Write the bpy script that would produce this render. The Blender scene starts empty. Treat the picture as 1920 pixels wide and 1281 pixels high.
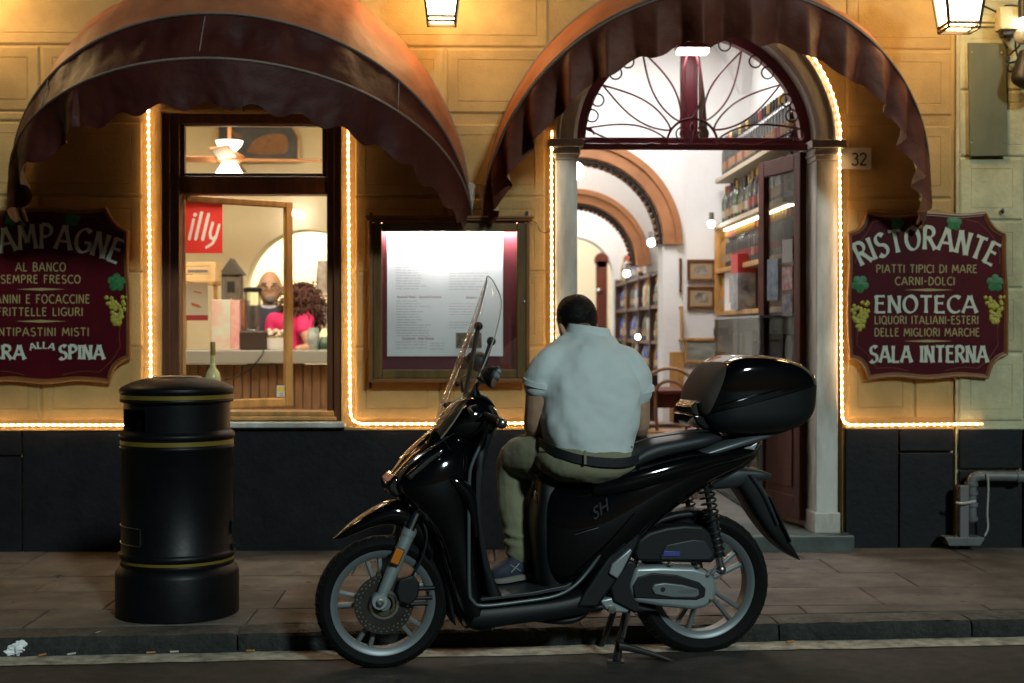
import bpy, bmesh, math, random
from mathutils import Vector as V, Matrix, Euler, noise
R = math.radians
PI = math.pi
random.seed(7)
sc = bpy.context.scene
COL = sc.collection

# ------------------------------------------------------------------ camera
CAM = V((0, -8.34, 1.36))
FPX = 50 / 36 * 1920
ROT = Euler((R(90 - 0.44), 0, R(-1.7)), 'XYZ')
CM = ROT.to_matrix()
cam = bpy.data.objects.new('camera', bpy.data.cameras.new('camera'))
COL.objects.link(cam)
cam.location = CAM
cam.rotation_euler = ROT
cam.data.lens = 50
cam.data.sensor_width = 36
cam.data.clip_end = 400
cam.data.dof.use_dof = True
cam.data.dof.focus_distance = 6.1
cam.data.dof.aperture_fstop = 2.4
sc.camera = cam

# ------------------------------------------------------------------ night sky, street light, exposure
wd = bpy.data.worlds.new('World')
sc.world = wd
wd.use_nodes = True
nt = wd.node_tree
sky = nt.nodes.new('ShaderNodeTexSky')
sky.sky_type = 'NISHITA'
sky.sun_disc = False
sky.sun_elevation = R(28)
sky.sun_rotation = R(156)
bg = nt.nodes['Background']
nt.links.new(sky.outputs[0], bg.inputs[0])
bg.inputs[1].default_value = 0.0028
SUN_AZ, SUN_EL = R(24), R(28)
sl = bpy.data.lights.new('sun', 'SUN')
sl.energy = 1.5
sl.angle = R(5.0)
sl.color = (0.80, 1.0, 0.98)
so = bpy.data.objects.new('sun', sl)
COL.objects.link(so)
sd = V((-math.sin(SUN_AZ) * math.cos(SUN_EL), math.cos(SUN_AZ) * math.cos(SUN_EL), -math.sin(SUN_EL)))
so.rotation_euler = sd.to_track_quat('-Z', 'Y').to_euler()
so.location = (4, -12, 9)
sc.view_settings.view_transform = 'Standard'
sc.view_settings.look = 'None'
sc.view_settings.exposure = 0.0
sc.view_settings.gamma = 1.0
sc.view_settings.use_curve_mapping = False
cy = sc.cycles
cy.use_denoising = True
cy.max_bounces = 8
cy.transparent_max_bounces = 16
cy.sample_clamp_indirect = 3.0
cy.caustics_reflective = False
cy.caustics_refractive = False


# ------------------------------------------------------------------ photograph pixel -> place in the world
def ray(px, py):
    return CM @ V(((px - 960) / FPX, (640.5 - py) / FPX, -1))


def W(px, py, y=0.0):
    d = ray(px, py)
    return CAM + d * ((y - CAM.y) / d.y)


def GZ(px, py, z):
    d = ray(px, py)
    return CAM + d * ((z - CAM.z) / d.z)


def xf(px, y=0.0):
    return W(px, 620, y).x


def zf(py, y=0.0):
    return W(880, py, y).z


# ------------------------------------------------------------------ geometry helpers
class G:
    def __init__(s):
        s.v, s.f, s.m, s.mi = [], [], [], 0

    def add(s, vs, fs):
        o = len(s.v)
        s.v += [V(p) for p in vs]
        s.f += [[i + o for i in f] for f in fs]
        s.m += [s.mi] * len(fs)
        return s

    def box(s, a, b):
        x0, y0, z0 = [min(a[i], b[i]) for i in range(3)]
        x1, y1, z1 = [max(a[i], b[i]) for i in range(3)]
        return s.add([(x0, y0, z0), (x1, y0, z0), (x1, y1, z0), (x0, y1, z0), (x0, y0, z1), (x1, y0, z1), (x1, y1, z1), (x0, y1, z1)],
                     [[0, 3, 2, 1], [4, 5, 6, 7], [0, 1, 5, 4], [1, 2, 6, 5], [2, 3, 7, 6], [3, 0, 4, 7]])

    def obox(s, c, a, b, d):
        c, a, b, d = V(c), V(a), V(b), V(d)
        vs = [c + a * i + b * j + d * k for k in (-1, 1) for (i, j) in ((-1, -1), (1, -1), (1, 1), (-1, 1))]
        return s.add(vs, [[0, 3, 2, 1], [4, 5, 6, 7], [0, 1, 5, 4], [1, 2, 6, 5], [2, 3, 7, 6], [3, 0, 4, 7]])

    def rings(s, rs, caps=True, closed=False):
        n = len(rs[0])
        vs = [p for r in rs for p in r]
        fs = []
        for i in range(len(rs) - (0 if closed else 1)):
            a, b = i * n, ((i + 1) % len(rs)) * n
            for j in range(n):
                k = (j + 1) % n
                fs.append([a + j, a + k, b + k, b + j])
        if caps and not closed:
            fs.append(list(range(n))[::-1])
            fs.append([(len(rs) - 1) * n + j for j in range(n)])
        return s.add(vs, fs)

    def tube(s, path, r, n=8, closed=False, flat=None):
        path = [V(p) for p in path]
        m = len(path)
        rs = []
        up = None
        for i, p in enumerate(path):
            if closed:
                t = path[(i + 1) % m] - path[i - 1]
            else:
                t = path[min(i + 1, m - 1)] - path[max(i - 1, 0)]
            t.normalize()
            if up is None:
                up = t.orthogonal().normalized()
            up = (up - t * up.dot(t))
            if up.length < 1e-6:
                up = t.orthogonal()
            up.normalize()
            w = t.cross(up)
            rr = r[i] if isinstance(r, (list, tuple)) else r
            rs.append([p + (up * math.cos(2 * PI * j / n) + w * math.sin(2 * PI * j / n)) * rr for j in range(n)])
        return s.rings(rs, True, closed)

    def lathe(s, prof, c=(0, 0, 0), ax=(0, 0, 1), n=24, a0=0.0, a1=360.0, caps=False, mats=None):
        c, ax = V(c), V(ax).normalized()
        e = ax.orthogonal().normalized() if abs(ax.z) < .99 else V((1, 0, 0))
        f = ax.cross(e)
        full = abs(a1 - a0 - 360) < 1e-6
        m = n if full else n + 1
        vs, fs = [], []
        for (r, h) in prof:
            for j in range(m):
                a = R(a0 + (a1 - a0) * j / n)
                vs.append(c + ax * h + (e * math.cos(a) + f * math.sin(a)) * r)
        o = len(s.m)
        ml = []
        for i in range(len(prof) - 1):
            for j in range(n):
                k = (j + 1) % m if full else j + 1
                fs.append([i * m + j, i * m + k, (i + 1) * m + k, (i + 1) * m + j])
                ml.append(mats[i] if mats else s.mi)
        s.add(vs, fs)
        s.m[o:] = ml
        return s

    def loft(s, st, n=22, e=2.0, sub=4):
        """st: (A, B, lateral vector); superelliptic rings on the chord A-B, splined along the stations"""
        P = [(V(a), V(b), V(l)) for a, b, l in st]
        if sub > 1 and len(P) > 2:
            Q = []
            for i in range(len(P) - 1):
                p0, p1, p2, p3 = P[max(i - 1, 0)], P[i], P[i + 1], P[min(i + 2, len(P) - 1)]
                for k in range(sub):
                    t = k / sub
                    Q.append(tuple(cr(p0[q], p1[q], p2[q], p3[q], t) for q in range(3)))
            Q.append(P[-1])
            P = Q
        rs = []
        for a, b, l in P:
            c, h = (a + b) / 2, (a - b) / 2
            r = []
            for j in range(n):
                t = 2 * PI * j / n
                ct, stt = math.cos(t), math.sin(t)
                r.append(c + h * (abs(ct) ** (2 / e) * (1 if ct >= 0 else -1)) + l * (abs(stt) ** (2 / e) * (1 if stt >= 0 else -1)))
            rs.append(r)
        return s.rings(rs)

    def prism(s, poly, off):
        poly = [V(p) for p in poly]
        off = V(off)
        n = len(poly)
        return s.add(poly + [p + off for p in poly], [list(range(n))[::-1], [n + i for i in range(n)]] + [[i, (i + 1) % n, n + (i + 1) % n, n + i] for i in range(n)])

    def ball(s, c, r, n=12, m=8, rot=None):
        c = V(c)
        r = V((r, r, r)) if isinstance(r, (int, float)) else V(r)
        vs, fs = [], []
        for i in range(m + 1):
            th = PI * i / m
            for j in range(n):
                ph = 2 * PI * j / n
                p = V((r.x * math.sin(th) * math.cos(ph), r.y * math.sin(th) * math.sin(ph), r.z * math.cos(th)))
                vs.append(c + (rot @ p if rot else p))
        for i in range(m):
            for j in range(n):
                k = (j + 1) % n
                fs.append([i * n + j, (i + 1) * n + j, (i + 1) * n + k, i * n + k])
        return s.add(vs, fs)

    def ribbon(s, pts, wd):
        """flat stroke; pts are (x, y) pairs mapped later; returns list of quads in 2D"""
        n = len(pts)
        L, Rr = [], []
        for i in range(n):
            a, b = pts[max(i - 1, 0)], pts[min(i + 1, n - 1)]
            dx, dy = b[0] - a[0], b[1] - a[1]
            l = math.hypot(dx, dy) or 1
            nx, ny = -dy / l, dx / l
            w = wd[i] / 2
            L.append((pts[i][0] + nx * w, pts[i][1] + ny * w))
            Rr.append((pts[i][0] - nx * w, pts[i][1] - ny * w))
        return L, Rr


def cr(a, b, c, d, t):
    return 0.5 * ((2 * b) + (c - a) * t + (2 * a - 5 * b + 4 * c - d) * t * t + (3 * b - a - 3 * c + d) * t ** 3)


def spline(pts, sub=6):
    pts = [V(p) for p in pts]
    out = []
    for i in range(len(pts) - 1):
        for k in range(sub):
            out.append(cr(pts[max(i - 1, 0)], pts[i], pts[i + 1], pts[min(i + 2, len(pts) - 1)], k / sub))
    return out + [pts[-1]]


ORG = {}


def tag(o, label=None, cat=None, group=None, kind=None):
    if label: o['label'] = label
    if cat: o['category'] = cat
    if group: o['group'] = group
    if kind: o['kind'] = kind
    return o


def thing(name, label, cat, loc, group=None):
    o = bpy.data.objects.new(name, None)
    o.empty_display_size = .1
    COL.objects.link(o)
    o.location = loc
    ORG[o] = V(loc)
    return tag(o, label, cat, group)


def ob(name, g, mat, parent=None, smooth=True, ang=38, bev=0, seg=2, rec=True, label=None, cat=None, group=None, kind=None, remesh=0, sm=6, loc=None):
    if parent is not None:
        org = ORG[parent]
    elif loc is not None:
        org = V(loc)
    else:
        lo = V((min(p.x for p in g.v), min(p.y for p in g.v), min(p.z for p in g.v)))
        hi = V((max(p.x for p in g.v), max(p.y for p in g.v), max(p.z for p in g.v)))
        org = V(((lo.x + hi.x) / 2, (lo.y + hi.y) / 2, lo.z))
    me = bpy.data.meshes.new(name)
    me.from_pydata([p - org for p in g.v], [], g.f)
    ms = mat if isinstance(mat, (list, tuple)) else [mat]
    for m in ms: me.materials.append(m)
    if len(ms) > 1:
        me.polygons.foreach_set('material_index', g.m)
    if rec:
        b = bmesh.new()
        b.from_mesh(me)
        bmesh.ops.recalc_face_normals(b, faces=b.faces)
        b.to_mesh(me)
        b.free()
    me.update()
    if smooth:
        me.shade_smooth()
        if not remesh: me.set_sharp_from_angle(angle=R(ang))
    o = bpy.data.objects.new(name, me)
    COL.objects.link(o)
    if parent is not None:
        o.parent = parent
        ORG[o] = org
    else:
        o.location = org
        ORG[o] = org
    if remesh:
        md = o.modifiers.new('remesh', 'REMESH'); md.mode = 'VOXEL'; md.voxel_size = remesh; md.use_smooth_shade = True
        if sm:
            md = o.modifiers.new('smooth', 'SMOOTH'); md.factor = .5; md.iterations = sm
    if bev:
        md = o.modifiers.new('bevel', 'BEVEL'); md.width = bev; md.segments = seg; md.limit_method = 'ANGLE'; md.angle_limit = R(35); md.harden_normals = False
    return tag(o, label, cat, group, kind)


def dup(o, loc=None, rot=None, label=None, scale=None):
    c = o.copy()
    COL.objects.link(c)
    if loc is not None: c.location = loc
    if rot is not None: c.rotation_euler = rot
    if scale is not None: c.scale = scale
    if label: c['label'] = label
    for ch in o.children:
        d = ch.copy(); COL.objects.link(d); d.parent = c
        for g2 in ch.children:
            e = g2.copy(); COL.objects.link(e); e.parent = d
    return c


def clip(poly, p, n):
    """keep the side of the 2D line through p where (q-p).n <= 0"""
    out = []
    for i in range(len(poly)):
        a, b = poly[i], poly[(i + 1) % len(poly)]
        da = (a[0] - p[0]) * n[0] + (a[1] - p[1]) * n[1]
        db = (b[0] - p[0]) * n[0] + (b[1] - p[1]) * n[1]
        if da <= 0: out.append(a)
        if (da < 0 < db) or (db < 0 < da):
            t = da / (da - db)
            out.append((a[0] + (b[0] - a[0]) * t, a[1] + (b[1] - a[1]) * t))
    return out


# ------------------------------------------------------------------ materials
MATS = {}


def mat(name, col, rough=.6, metal=0, spec=.5, var=0, vscale=8, bump=0, bscale=60, coat=0, stretch=(1, 1, 1), col2=None, em=None, es=0, coords='Object', sheen=0, detail=5, dirt=0, dscale=3, rvar=0):
    if name in MATS: return MATS[name]
    m = bpy.data.materials.new(name)
    MATS[name] = m
    m.use_nodes = True
    t = m.node_tree
    b = t.nodes['Principled BSDF']
    b.inputs['Base Color'].default_value = (*col, 1)
    b.inputs['Roughness'].default_value = rough
    b.inputs['Metallic'].default_value = metal
    b.inputs['Specular IOR Level'].default_value = spec
    b.inputs['Coat Weight'].default_value = coat
    b.inputs['Coat Roughness'].default_value = .04
    b.inputs['Sheen Weight'].default_value = sheen
    if em:
        b.inputs['Emission Color'].default_value = (*em, 1)
        b.inputs['Emission Strength'].default_value = es
    tc = t.nodes.new('ShaderNodeTexCoord')
    mp = t.nodes.new('ShaderNodeMapping')
    mp.inputs['Scale'].default_value = stretch
    t.links.new(tc.outputs[coords], mp.inputs[0])
    if coords == 'Object':
        oi = t.nodes.new('ShaderNodeObjectInfo')
        ad = t.nodes.new('ShaderNodeVectorMath'); ad.operation = 'MULTIPLY_ADD'
        ad.inputs[1].default_value = (1, 1, 1)
        cmb = t.nodes.new('ShaderNodeCombineXYZ')
        mu = t.nodes.new('ShaderNodeMath'); mu.operation = 'MULTIPLY'; mu.inputs[1].default_value = 17.0
        t.links.new(oi.outputs['Random'], mu.inputs[0])
        for i in range(3): t.links.new(mu.outputs[0], cmb.inputs[i])
        t.links.new(tc.outputs[coords], ad.inputs[0]); t.links.new(cmb.outputs[0], ad.inputs[2])
        t.links.new(ad.outputs[0], mp.inputs[0])

    def nz(scale, det=detail):
        n = t.nodes.new('ShaderNodeTexNoise')
        n.inputs['Scale'].default_value = scale
        n.inputs['Detail'].default_value = det
        n.inputs['Roughness'].default_value = .6
        t.links.new(mp.outputs[0], n.inputs[0])
        return n
    cur = None
    if var or col2:
        n = nz(vscale)
        rp = t.nodes.new('ShaderNodeValToRGB')
        rp.color_ramp.elements[0].position = .32
        rp.color_ramp.elements[1].position = .68
        c2 = col2 or tuple(min(1, c * (1 + var)) for c in col)
        c1 = col if col2 else tuple(c * (1 - var) for c in col)
        rp.color_ramp.elements[0].color = (*c1, 1)
        rp.color_ramp.elements[1].color = (*c2, 1)
        t.links.new(n.outputs[0], rp.inputs[0])
        cur = rp.outputs[0]
        if dirt:
            n2 = nz(dscale, 8)
            r2 = t.nodes.new('ShaderNodeValToRGB')
            r2.color_ramp.elements[0].position = .38; r2.color_ramp.elements[1].position = .62
            k = 1 - dirt
            r2.color_ramp.elements[0].color = (k, k * .97, k * .92, 1)
            r2.color_ramp.elements[1].color = (1, 1, 1, 1)
            t.links.new(n2.outputs[0], r2.inputs[0])
            mx = t.nodes.new('ShaderNodeMix'); mx.data_type = 'RGBA'; mx.blend_type = 'MULTIPLY'
            mx.inputs[0].default_value = 1
            t.links.new(cur, mx.inputs[6]); t.links.new(r2.outputs[0], mx.inputs[7])
            cur = mx.outputs[2]
        t.links.new(cur, b.inputs['Base Color'])
    if rvar:
        n = nz(vscale * 1.7)
        mr = t.nodes.new('ShaderNodeMapRange')
        mr.inputs[3].default_value = max(0, rough - rvar); mr.inputs[4].default_value = min(1, rough + rvar)
        t.links.new(n.outputs[0], mr.inputs[0]); t.links.new(mr.outputs[0], b.inputs['Roughness'])
    if bump:
        n = nz(bscale)
        bp = t.nodes.new('ShaderNodeBump')
        bp.inputs['Strength'].default_value = 1
        bp.inputs['Distance'].default_value = bump
        t.links.new(n.outputs[0], bp.inputs['Height'])
        t.links.new(bp.outputs[0], b.inputs['Normal'])
    return m


def glass(name, tint=(1, 1, 1), refl=.08, rough=0.01, haze=0, k=.6):
    m = bpy.data.materials.new(name)
    m.use_nodes = True
    t = m.node_tree
    t.nodes.clear()
    out = t.nodes.new('ShaderNodeOutputMaterial')
    tr = t.nodes.new('ShaderNodeBsdfTransparent'); tr.inputs[0].default_value = (*tint, 1)
    gl = t.nodes.new('ShaderNodeBsdfGlossy'); gl.inputs['Roughness'].default_value = rough
    lw = t.nodes.new('ShaderNodeLayerWeight'); lw.inputs[0].default_value = .35
    ma = t.nodes.new('ShaderNodeMath'); ma.operation = 'MULTIPLY_ADD'
    ma.inputs[1].default_value = k; ma.inputs[2].default_value = refl
    ma.use_clamp = True
    t.links.new(lw.outputs['Fresnel'], ma.inputs[0])
    mx = t.nodes.new('ShaderNodeMixShader')
    t.links.new(ma.outputs[0], mx.inputs[0])
    if haze:
        df = t.nodes.new('ShaderNodeBsdfDiffuse'); df.inputs[0].default_value = (.8, .85, .85, 1)
        m2 = t.nodes.new('ShaderNodeMixShader'); m2.inputs[0].default_value = haze
        t.links.new(tr.outputs[0], m2.inputs[1]); t.links.new(df.outputs[0], m2.inputs[2])
        t.links.new(m2.outputs[0], mx.inputs[1])
    else:
        t.links.new(tr.outputs[0], mx.inputs[1])
    t.links.new(gl.outputs[0], mx.inputs[2]); t.links.new(mx.outputs[0], out.inputs[0])
    return m


def sheet(name, col, k=.55):
    """thin paper or vinyl that lets light through"""
    m = mat(name, col, .6)
    t = m.node_tree
    b = t.nodes['Principled BSDF']
    tl = t.nodes.new('ShaderNodeBsdfTranslucent'); tl.inputs[0].default_value = (*col, 1)
    mx = t.nodes.new('ShaderNodeMixShader'); mx.inputs[0].default_value = k
    t.links.new(b.outputs[0], mx.inputs[1]); t.links.new(tl.outputs[0], mx.inputs[2])
    t.links.new(mx.outputs[0], t.nodes['Material Output'].inputs[0])
    return m


def emit(name, col, s):
    return mat(name, col, .5, em=col, es=s)


M_plaster = mat('yellow plaster', (.43, .275, .100), .8, var=.09, vscale=4, bump=.0035, bscale=75, dirt=.28, dscale=1.8)
M_stone = mat('pale ashlar', (.50, .47, .29), .8, var=.14, vscale=4, bump=.005, bscale=45, dirt=.25, dscale=2)
M_plinth = mat('black slate plinth', (.0055, .0055, .008), .55, spec=.25, var=.4, vscale=7, bump=.002, bscale=30, rvar=.12)
M_marble = mat('grey marble', (.64, .62, .57), .5, col2=(.48, .47, .43), vscale=3, stretch=(2, 2, .5), bump=.0015, bscale=40, dirt=.35, dscale=4)
M_step = mat('dark green marble', (.06, .075, .07), .45, var=.4, vscale=9, bump=.002, bscale=30)
M_wood = mat('dark varnished wood', (.115, .040, .014), .38, var=.35, vscale=4, stretch=(6, 6, .8), bump=.0008, bscale=60)
M_oak = mat('honey wood', (.42, .22, .065), .42, var=.3, vscale=4, stretch=(5, 5, .7), bump=.0008, bscale=60)
M_redwood = mat('red mahogany', (.085, .017, .007), .55, spec=.25, var=.3, vscale=3, stretch=(6, 6, .7), bump=.0006, bscale=50)
M_archwood = mat('brown arch timber', (.33, .14, .055), .5, var=.22, vscale=5, bump=.0006)
M_white = mat('white limewash', (.80, .79, .77), .85, var=.04, vscale=3, bump=.003, bscale=20)
M_cream = mat('cream limewash', (.78, .70, .50), .85, var=.05, vscale=3)
M_asphalt = mat('asphalt', (.048, .044, .038), .8, var=.35, vscale=14, bump=.006, bscale=160, dirt=.4, dscale=1.5, detail=8)
M_slab = mat('paving stone', (.125, .105, .089), .75, var=.2, vscale=7, bump=.004, bscale=60, dirt=.55, dscale=3.0, detail=8)
M_joint = mat('dark joint', (.075, .06, .05), .9, var=.3)
M_kerbface = mat('dark kerb face', (.030, .032, .029), .85, var=.4, vscale=30, bump=.014, bscale=55, dirt=.4, dscale=5)  # kerb face, darker than the stone top
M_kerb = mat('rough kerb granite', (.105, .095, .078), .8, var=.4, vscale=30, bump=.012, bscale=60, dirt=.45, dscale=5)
M_line = mat('worn white road paint', (.56, .52, .42), .8, col2=(.16, .15, .12), vscale=16, bump=.002, bscale=120, detail=9)
M_black = mat('glossy black paint', (.0022, .0022, .0028), .07, coat=.5, spec=.5)
M_matte = mat('matte black plastic', (.006, .0065, .008), .5, spec=.35, bump=.0004, bscale=300)
M_dgrey = mat('dark grey plastic', (.022, .027, .030), .42, bump=.0003, bscale=300)
M_rail = mat('grey cast rail', (.12, .14, .145), .4, metal=.5)
M_seat = mat('black seat vinyl', (.014, .017, .020), .5, bump=.0008, bscale=180)
M_rubber = mat('tyre rubber', (.0045, .0045, .0045), .8, spec=.25, bump=.001, bscale=90)
M_rim = mat('grey painted alloy', (.17, .19, .20), .4, metal=.35)
M_alu = mat('brushed aluminium', (.30, .34, .35), .38, metal=.4, var=.06)
M_steel = mat('steel', (.4, .39, .37), .3, metal=1)
M_chrome = mat('chrome', (.7, .7, .7), .1, metal=1)
M_iron = mat('burgundy painted iron', (.17, .022, .035), .45, spec=.6)
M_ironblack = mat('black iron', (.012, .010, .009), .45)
M_gold = mat('gold paint', (.20, .14, .022), .42, metal=.3)
M_bin = mat('black bin enamel', (.0036, .0036, .0046), .44, spec=.2, bump=.0006, bscale=40, rvar=.08, var=.3)
M_amber = mat('amber reflector', (.55, .16, .01), .25)
M_paper = mat('white paper', (.86, .87, .87), .7)
M_ink = mat('grey ink', (.10, .10, .11), .7)
M_red = mat('poster red', (.42, .028, .026), .5)
M_burg = mat('burgundy board', (.062, .0035, .007), .35, spec=.18, var=.2, vscale=4)
M_maroon = mat('maroon felt', (.11, .005, .013), .7)
M_trim = mat('orange brown moulding', (.20, .075, .018), .42, var=.2)
M_cream_ink = mat('cream lettering', (.50, .52, .42), .6, var=.06, vscale=20)
M_gold_ink = mat('gold lettering', (.34, .26, .10), .6)
M_green = mat('leaf green paint', (.02, .13, .035), .5, var=.4, vscale=40)
M_grape = mat('grape yellow paint', (.34, .29, .03), .45, var=.4, vscale=60)
M_glass = glass('window glass', (1, 1, 1), .015, k=.4)
M_dglass = glass('door glass', (.80, .82, .80), .02, k=.25)
M_screen = glass('windscreen acrylic', (.95, .95, .95), .05, .02, k=.4, haze=.03)
M_led = emit('rope light tube', (1.0, .50, .17), 4.6)
M_diode = emit('rope light diode', (1.0, .64, .30), 85)
M_lamp = emit('lantern glass', (1.0, .66, .29), 23)
M_bulb = emit('white lamp', (1, .96, .9), 22)
M_bulbw = emit('warm lamp', (1, .84, .58), 14)
M_olive = mat('olive metal plate', (.10, .095, .045), .6, var=.25, vscale=5, metal=.2, stretch=(1, 1, .4))
M_pipe = mat('grey pvc', (.115, .12, .12), .5, var=.2, vscale=8)
M_skin = mat('skin', (.42, .25, .165), .55, var=.1, vscale=30, bump=.0005, bscale=300)
M_hair = mat('black hair', (.0045, .0035, .003), .6, spec=.25, var=.5, vscale=60, bump=.004, bscale=160, stretch=(1, 1, .35))
M_hairbr = mat('brown curls', (.06, .018, .010), .6, var=.5, vscale=50, bump=.01, bscale=90)
M_shirt = mat('white pique shirt', (.60, .66, .66), .85, bump=.012, bscale=5.5, stretch=(1, 1, .5), sheen=.1, var=.03, vscale=4, detail=2.5)
M_khaki = mat('olive cotton trousers', (.195, .188, .115), .9, var=.05, vscale=6, bump=.003, bscale=11, sheen=.1)
M_belt = mat('navy woven belt', (.010, .011, .017), .7, bump=.003, bscale=150)
M_shoe = mat('navy suede', (.026, .030, .050), .8, var=.3, vscale=30, bump=.001)
M_sole = mat('grey sole', (.17, .165, .145), .7)
# ================================================================== STRUCTURE: ground
ZP = 0.078                      # top of the pavement
ZS = zf(1000)                   # door step
K0, K1 = GZ(0, 1231, 0), GZ(1920, 1193, 0)          # kerb foot
kd = (K1 - K0).normalized()
kn = V((kd.y, -kd.x, 0))                            # towards the road


def kp(x, off=0.0, z=0.0):
    t = (x - K0.x) / kd.x
    p = K0 + kd * t + kn * off
    return V((p.x, p.y, z))


g = G()
g.add([(-40, -60, 0), (60, -60, 0), (60, 3, 0), (-40, 3, 0)], [[0, 1, 2, 3]])
ob('road', g, M_asphalt, kind='structure', smooth=False, loc=(0, 0, 0))
# worn painted line along the kerb
g = G()
xs = [-7 + i * .05 for i in range(300)]
top, bot = [], []
for i, x in enumerate(xs):
    a = .025 + .018 * noise.noise(V((x * 3.1, 0, 0))) + .010 * noise.noise(V((x * 17, 2, 0)))
    b = .185 + .016 * noise.noise(V((x * 2.7, 5, 0))) + .014 * noise.noise(V((x * 19, 9, 0)))
    top.append(kp(x, a, .004)); bot.append(kp(x, b, .004))
n = len(xs)
g.add(top + bot, [[i, i + 1, n + i + 1, n + i] for i in range(n - 1)])
ob('road_line', g, M_line, kind='structure', smooth=False)

# pavement: bed, slabs, kerb stones
KW = .20
g = G()
g.add([kp(-9, -.02, ZP - .012), kp(9, -.02, ZP - .012), (9, .4, ZP - .012), (-9, .4, ZP - .012)], [[0, 1, 2, 3]])
pav = ob('pavement', g, M_joint, kind='structure', smooth=False, loc=(0, 0, 0))
rows = [-.02, -.43, -.88, -1.30, -1.76, -2.2, -2.7]
for r in range(len(rows) - 1):
    y1, y0 = rows[r], rows[r + 1]
    x = -6.6 + (r % 2) * .43 + .11 * r
    while x < 6.6:
        w = random.choice((.78, .86, .95))
        q = .0035
        poly = [(x + q, y0 + q), (x + w - q, y0 + q), (x + w - q, y1 - q), (x + q, y1 - q)]
        p = kp(x, -KW - .006)
        poly = clip(poly, (p.x, p.y), (kn.x, kn.y))
        x += w
        if len(poly) < 3: continue
        dz = random.uniform(-.0015, .0015)
        tx, ty = random.uniform(-.002, .002), random.uniform(-.002, .002)
        cx = sum(a[0] for a in poly) / len(poly); cyy = sum(a[1] for a in poly) / len(poly)
        g = G()
        top = [V((a[0], a[1], ZP + dz + (a[0] - cx) * tx + (a[1] - cyy) * ty)) for a in poly]
        ins = [V((cx + (p.x - cx) * (1 - .004 / max(.1, abs(p.x - cx))), cyy + (p.y - cyy) * (1 - .004 / max(.1, abs(p.y - cyy))), p.z)) for p in top]
        low = [V((p.x, p.y, ZP - .02)) for p in top]
        mid = [V((p.x, p.y, p.z - .003)) for p in top]
        m = len(top)
        g.add(ins + mid + low, [list(range(m))] + [[i, (i + 1) % m, m + (i + 1) % m, m + i] for i in range(m)] + [[m + i, m + (i + 1) % m, 2 * m + (i + 1) % m, 2 * m + i] for i in range(m)])
        ob('paving_slab', g, M_slab, pav, smooth=False)

xj = [GZ(p, 1200, 0).x for p in (-620, 20, 461, 1090, 1460, 1832, 2300)]
for a, b in zip(xj, xj[1:]):
    g = G()
    N = max(8, int((b - a) / .035))
    rings_ = []
    for i in range(N + 1):
        x = a + .004 + (b - a - .008) * i / N
        r = []
        e = .012 if i in (0, N) else 0
        for (off, z) in ((-KW, -.02), (-KW, ZP - .004), (-KW + .05, ZP + .001), (-.05, ZP + .001), (-.012, ZP - .003), (0.0, ZP - .016), (.004, .05), (.006, .025), (.004, -.02)):
            h = noise.noise(V((x * 9, off * 20, z * 40))) * .005 + noise.noise(V((x * 38, off * 60, z * 60))) * .0035
            r.append(kp(x, off - e * (off > -.1) + h, z - e * .4 + (h if off > -KW else 0)))
        rings_.append(r)
    g.rings(rings_)
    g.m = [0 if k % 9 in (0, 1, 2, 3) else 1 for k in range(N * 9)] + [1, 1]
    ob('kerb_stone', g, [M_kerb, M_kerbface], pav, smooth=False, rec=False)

rnd = random.Random(31)
g = G()
for i in range(110):
    x, y = rnd.uniform(-4.2, 4.2), rnd.uniform(-2.1, -.1)
    r = rnd.uniform(.008, .022)
    c = V((x, y, ZP + .0042))
    g.add([c + V((r * rnd.uniform(.75, 1.2) * math.cos(k * PI / 5), r * rnd.uniform(.75, 1.2) * math.sin(k * PI / 5), -.002)) for k in range(10)] + [c], [[k, (k + 1) % 10, 10] for k in range(10)])
ob('gum_spots', g, mat('old gum', (.055, .047, .04), .8), None, smooth=False, kind='stuff')

# ================================================================== FACADE
FX0, FX1, FZ1 = -9.0, xf(1789), zf(-260)
fac = thing('restaurant_facade', 'yellow rusticated restaurant front with black plinth, lit window and arched doorway', 'building', (0, 0, ZP))
TH = .36
DC = W(1305, 268)                       # centre of the door arch
RI, RO = .703, .832
zsill = zf(801)
zspr = DC.z
g = G()
wx0, wx1, wz1 = xf(303), xf(640), zf(213)
dx0, dx1 = xf(1032), xf(1580)
zpl = zf(803)
g.box((FX0, 0, ZP), (wx0, TH, FZ1))
g.box((wx0, 0, ZP), (wx1, TH, zsill))
g.box((wx0, 0, wz1), (wx1, TH, FZ1))
g.box((wx1, 0, ZP), (dx0, TH, FZ1))
g.box((dx1, 0, ZP), (FX1, TH, FZ1))
# spandrel over the arch
N = 32
ins, outs = [], []
for i in range(N + 1):
    a = PI * i / N
    d = V((-math.cos(a), 0, math.sin(a)))
    ins.append(DC + d * (RI + .02))
    s = min((dx1 - DC.x) / abs(d.x) if d.x > 1e-6 else 9, (DC.x - dx0) / abs(d.x) if d.x < -1e-6 else 9, (FZ1 - zspr) / d.z if d.z > 1e-6 else 9)
    outs.append(DC + d * s)
fv = ins + outs
fb = [p + V((0, TH, 0)) for p in fv]
m = N + 1
g.add(fv + fb, [[i, i + 1, m + i + 1, m + i] for i in range(N)] + [[2 * m + i, 2 * m + i + 1, i + 1, i] for i in range(N)] + [[2 * m + i, 2 * m + i + 1, 3 * m + i + 1, 3 * m + i] for i in range(N)])
ob('wall', g, M_plaster, fac, smooth=False, rec=False)


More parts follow.
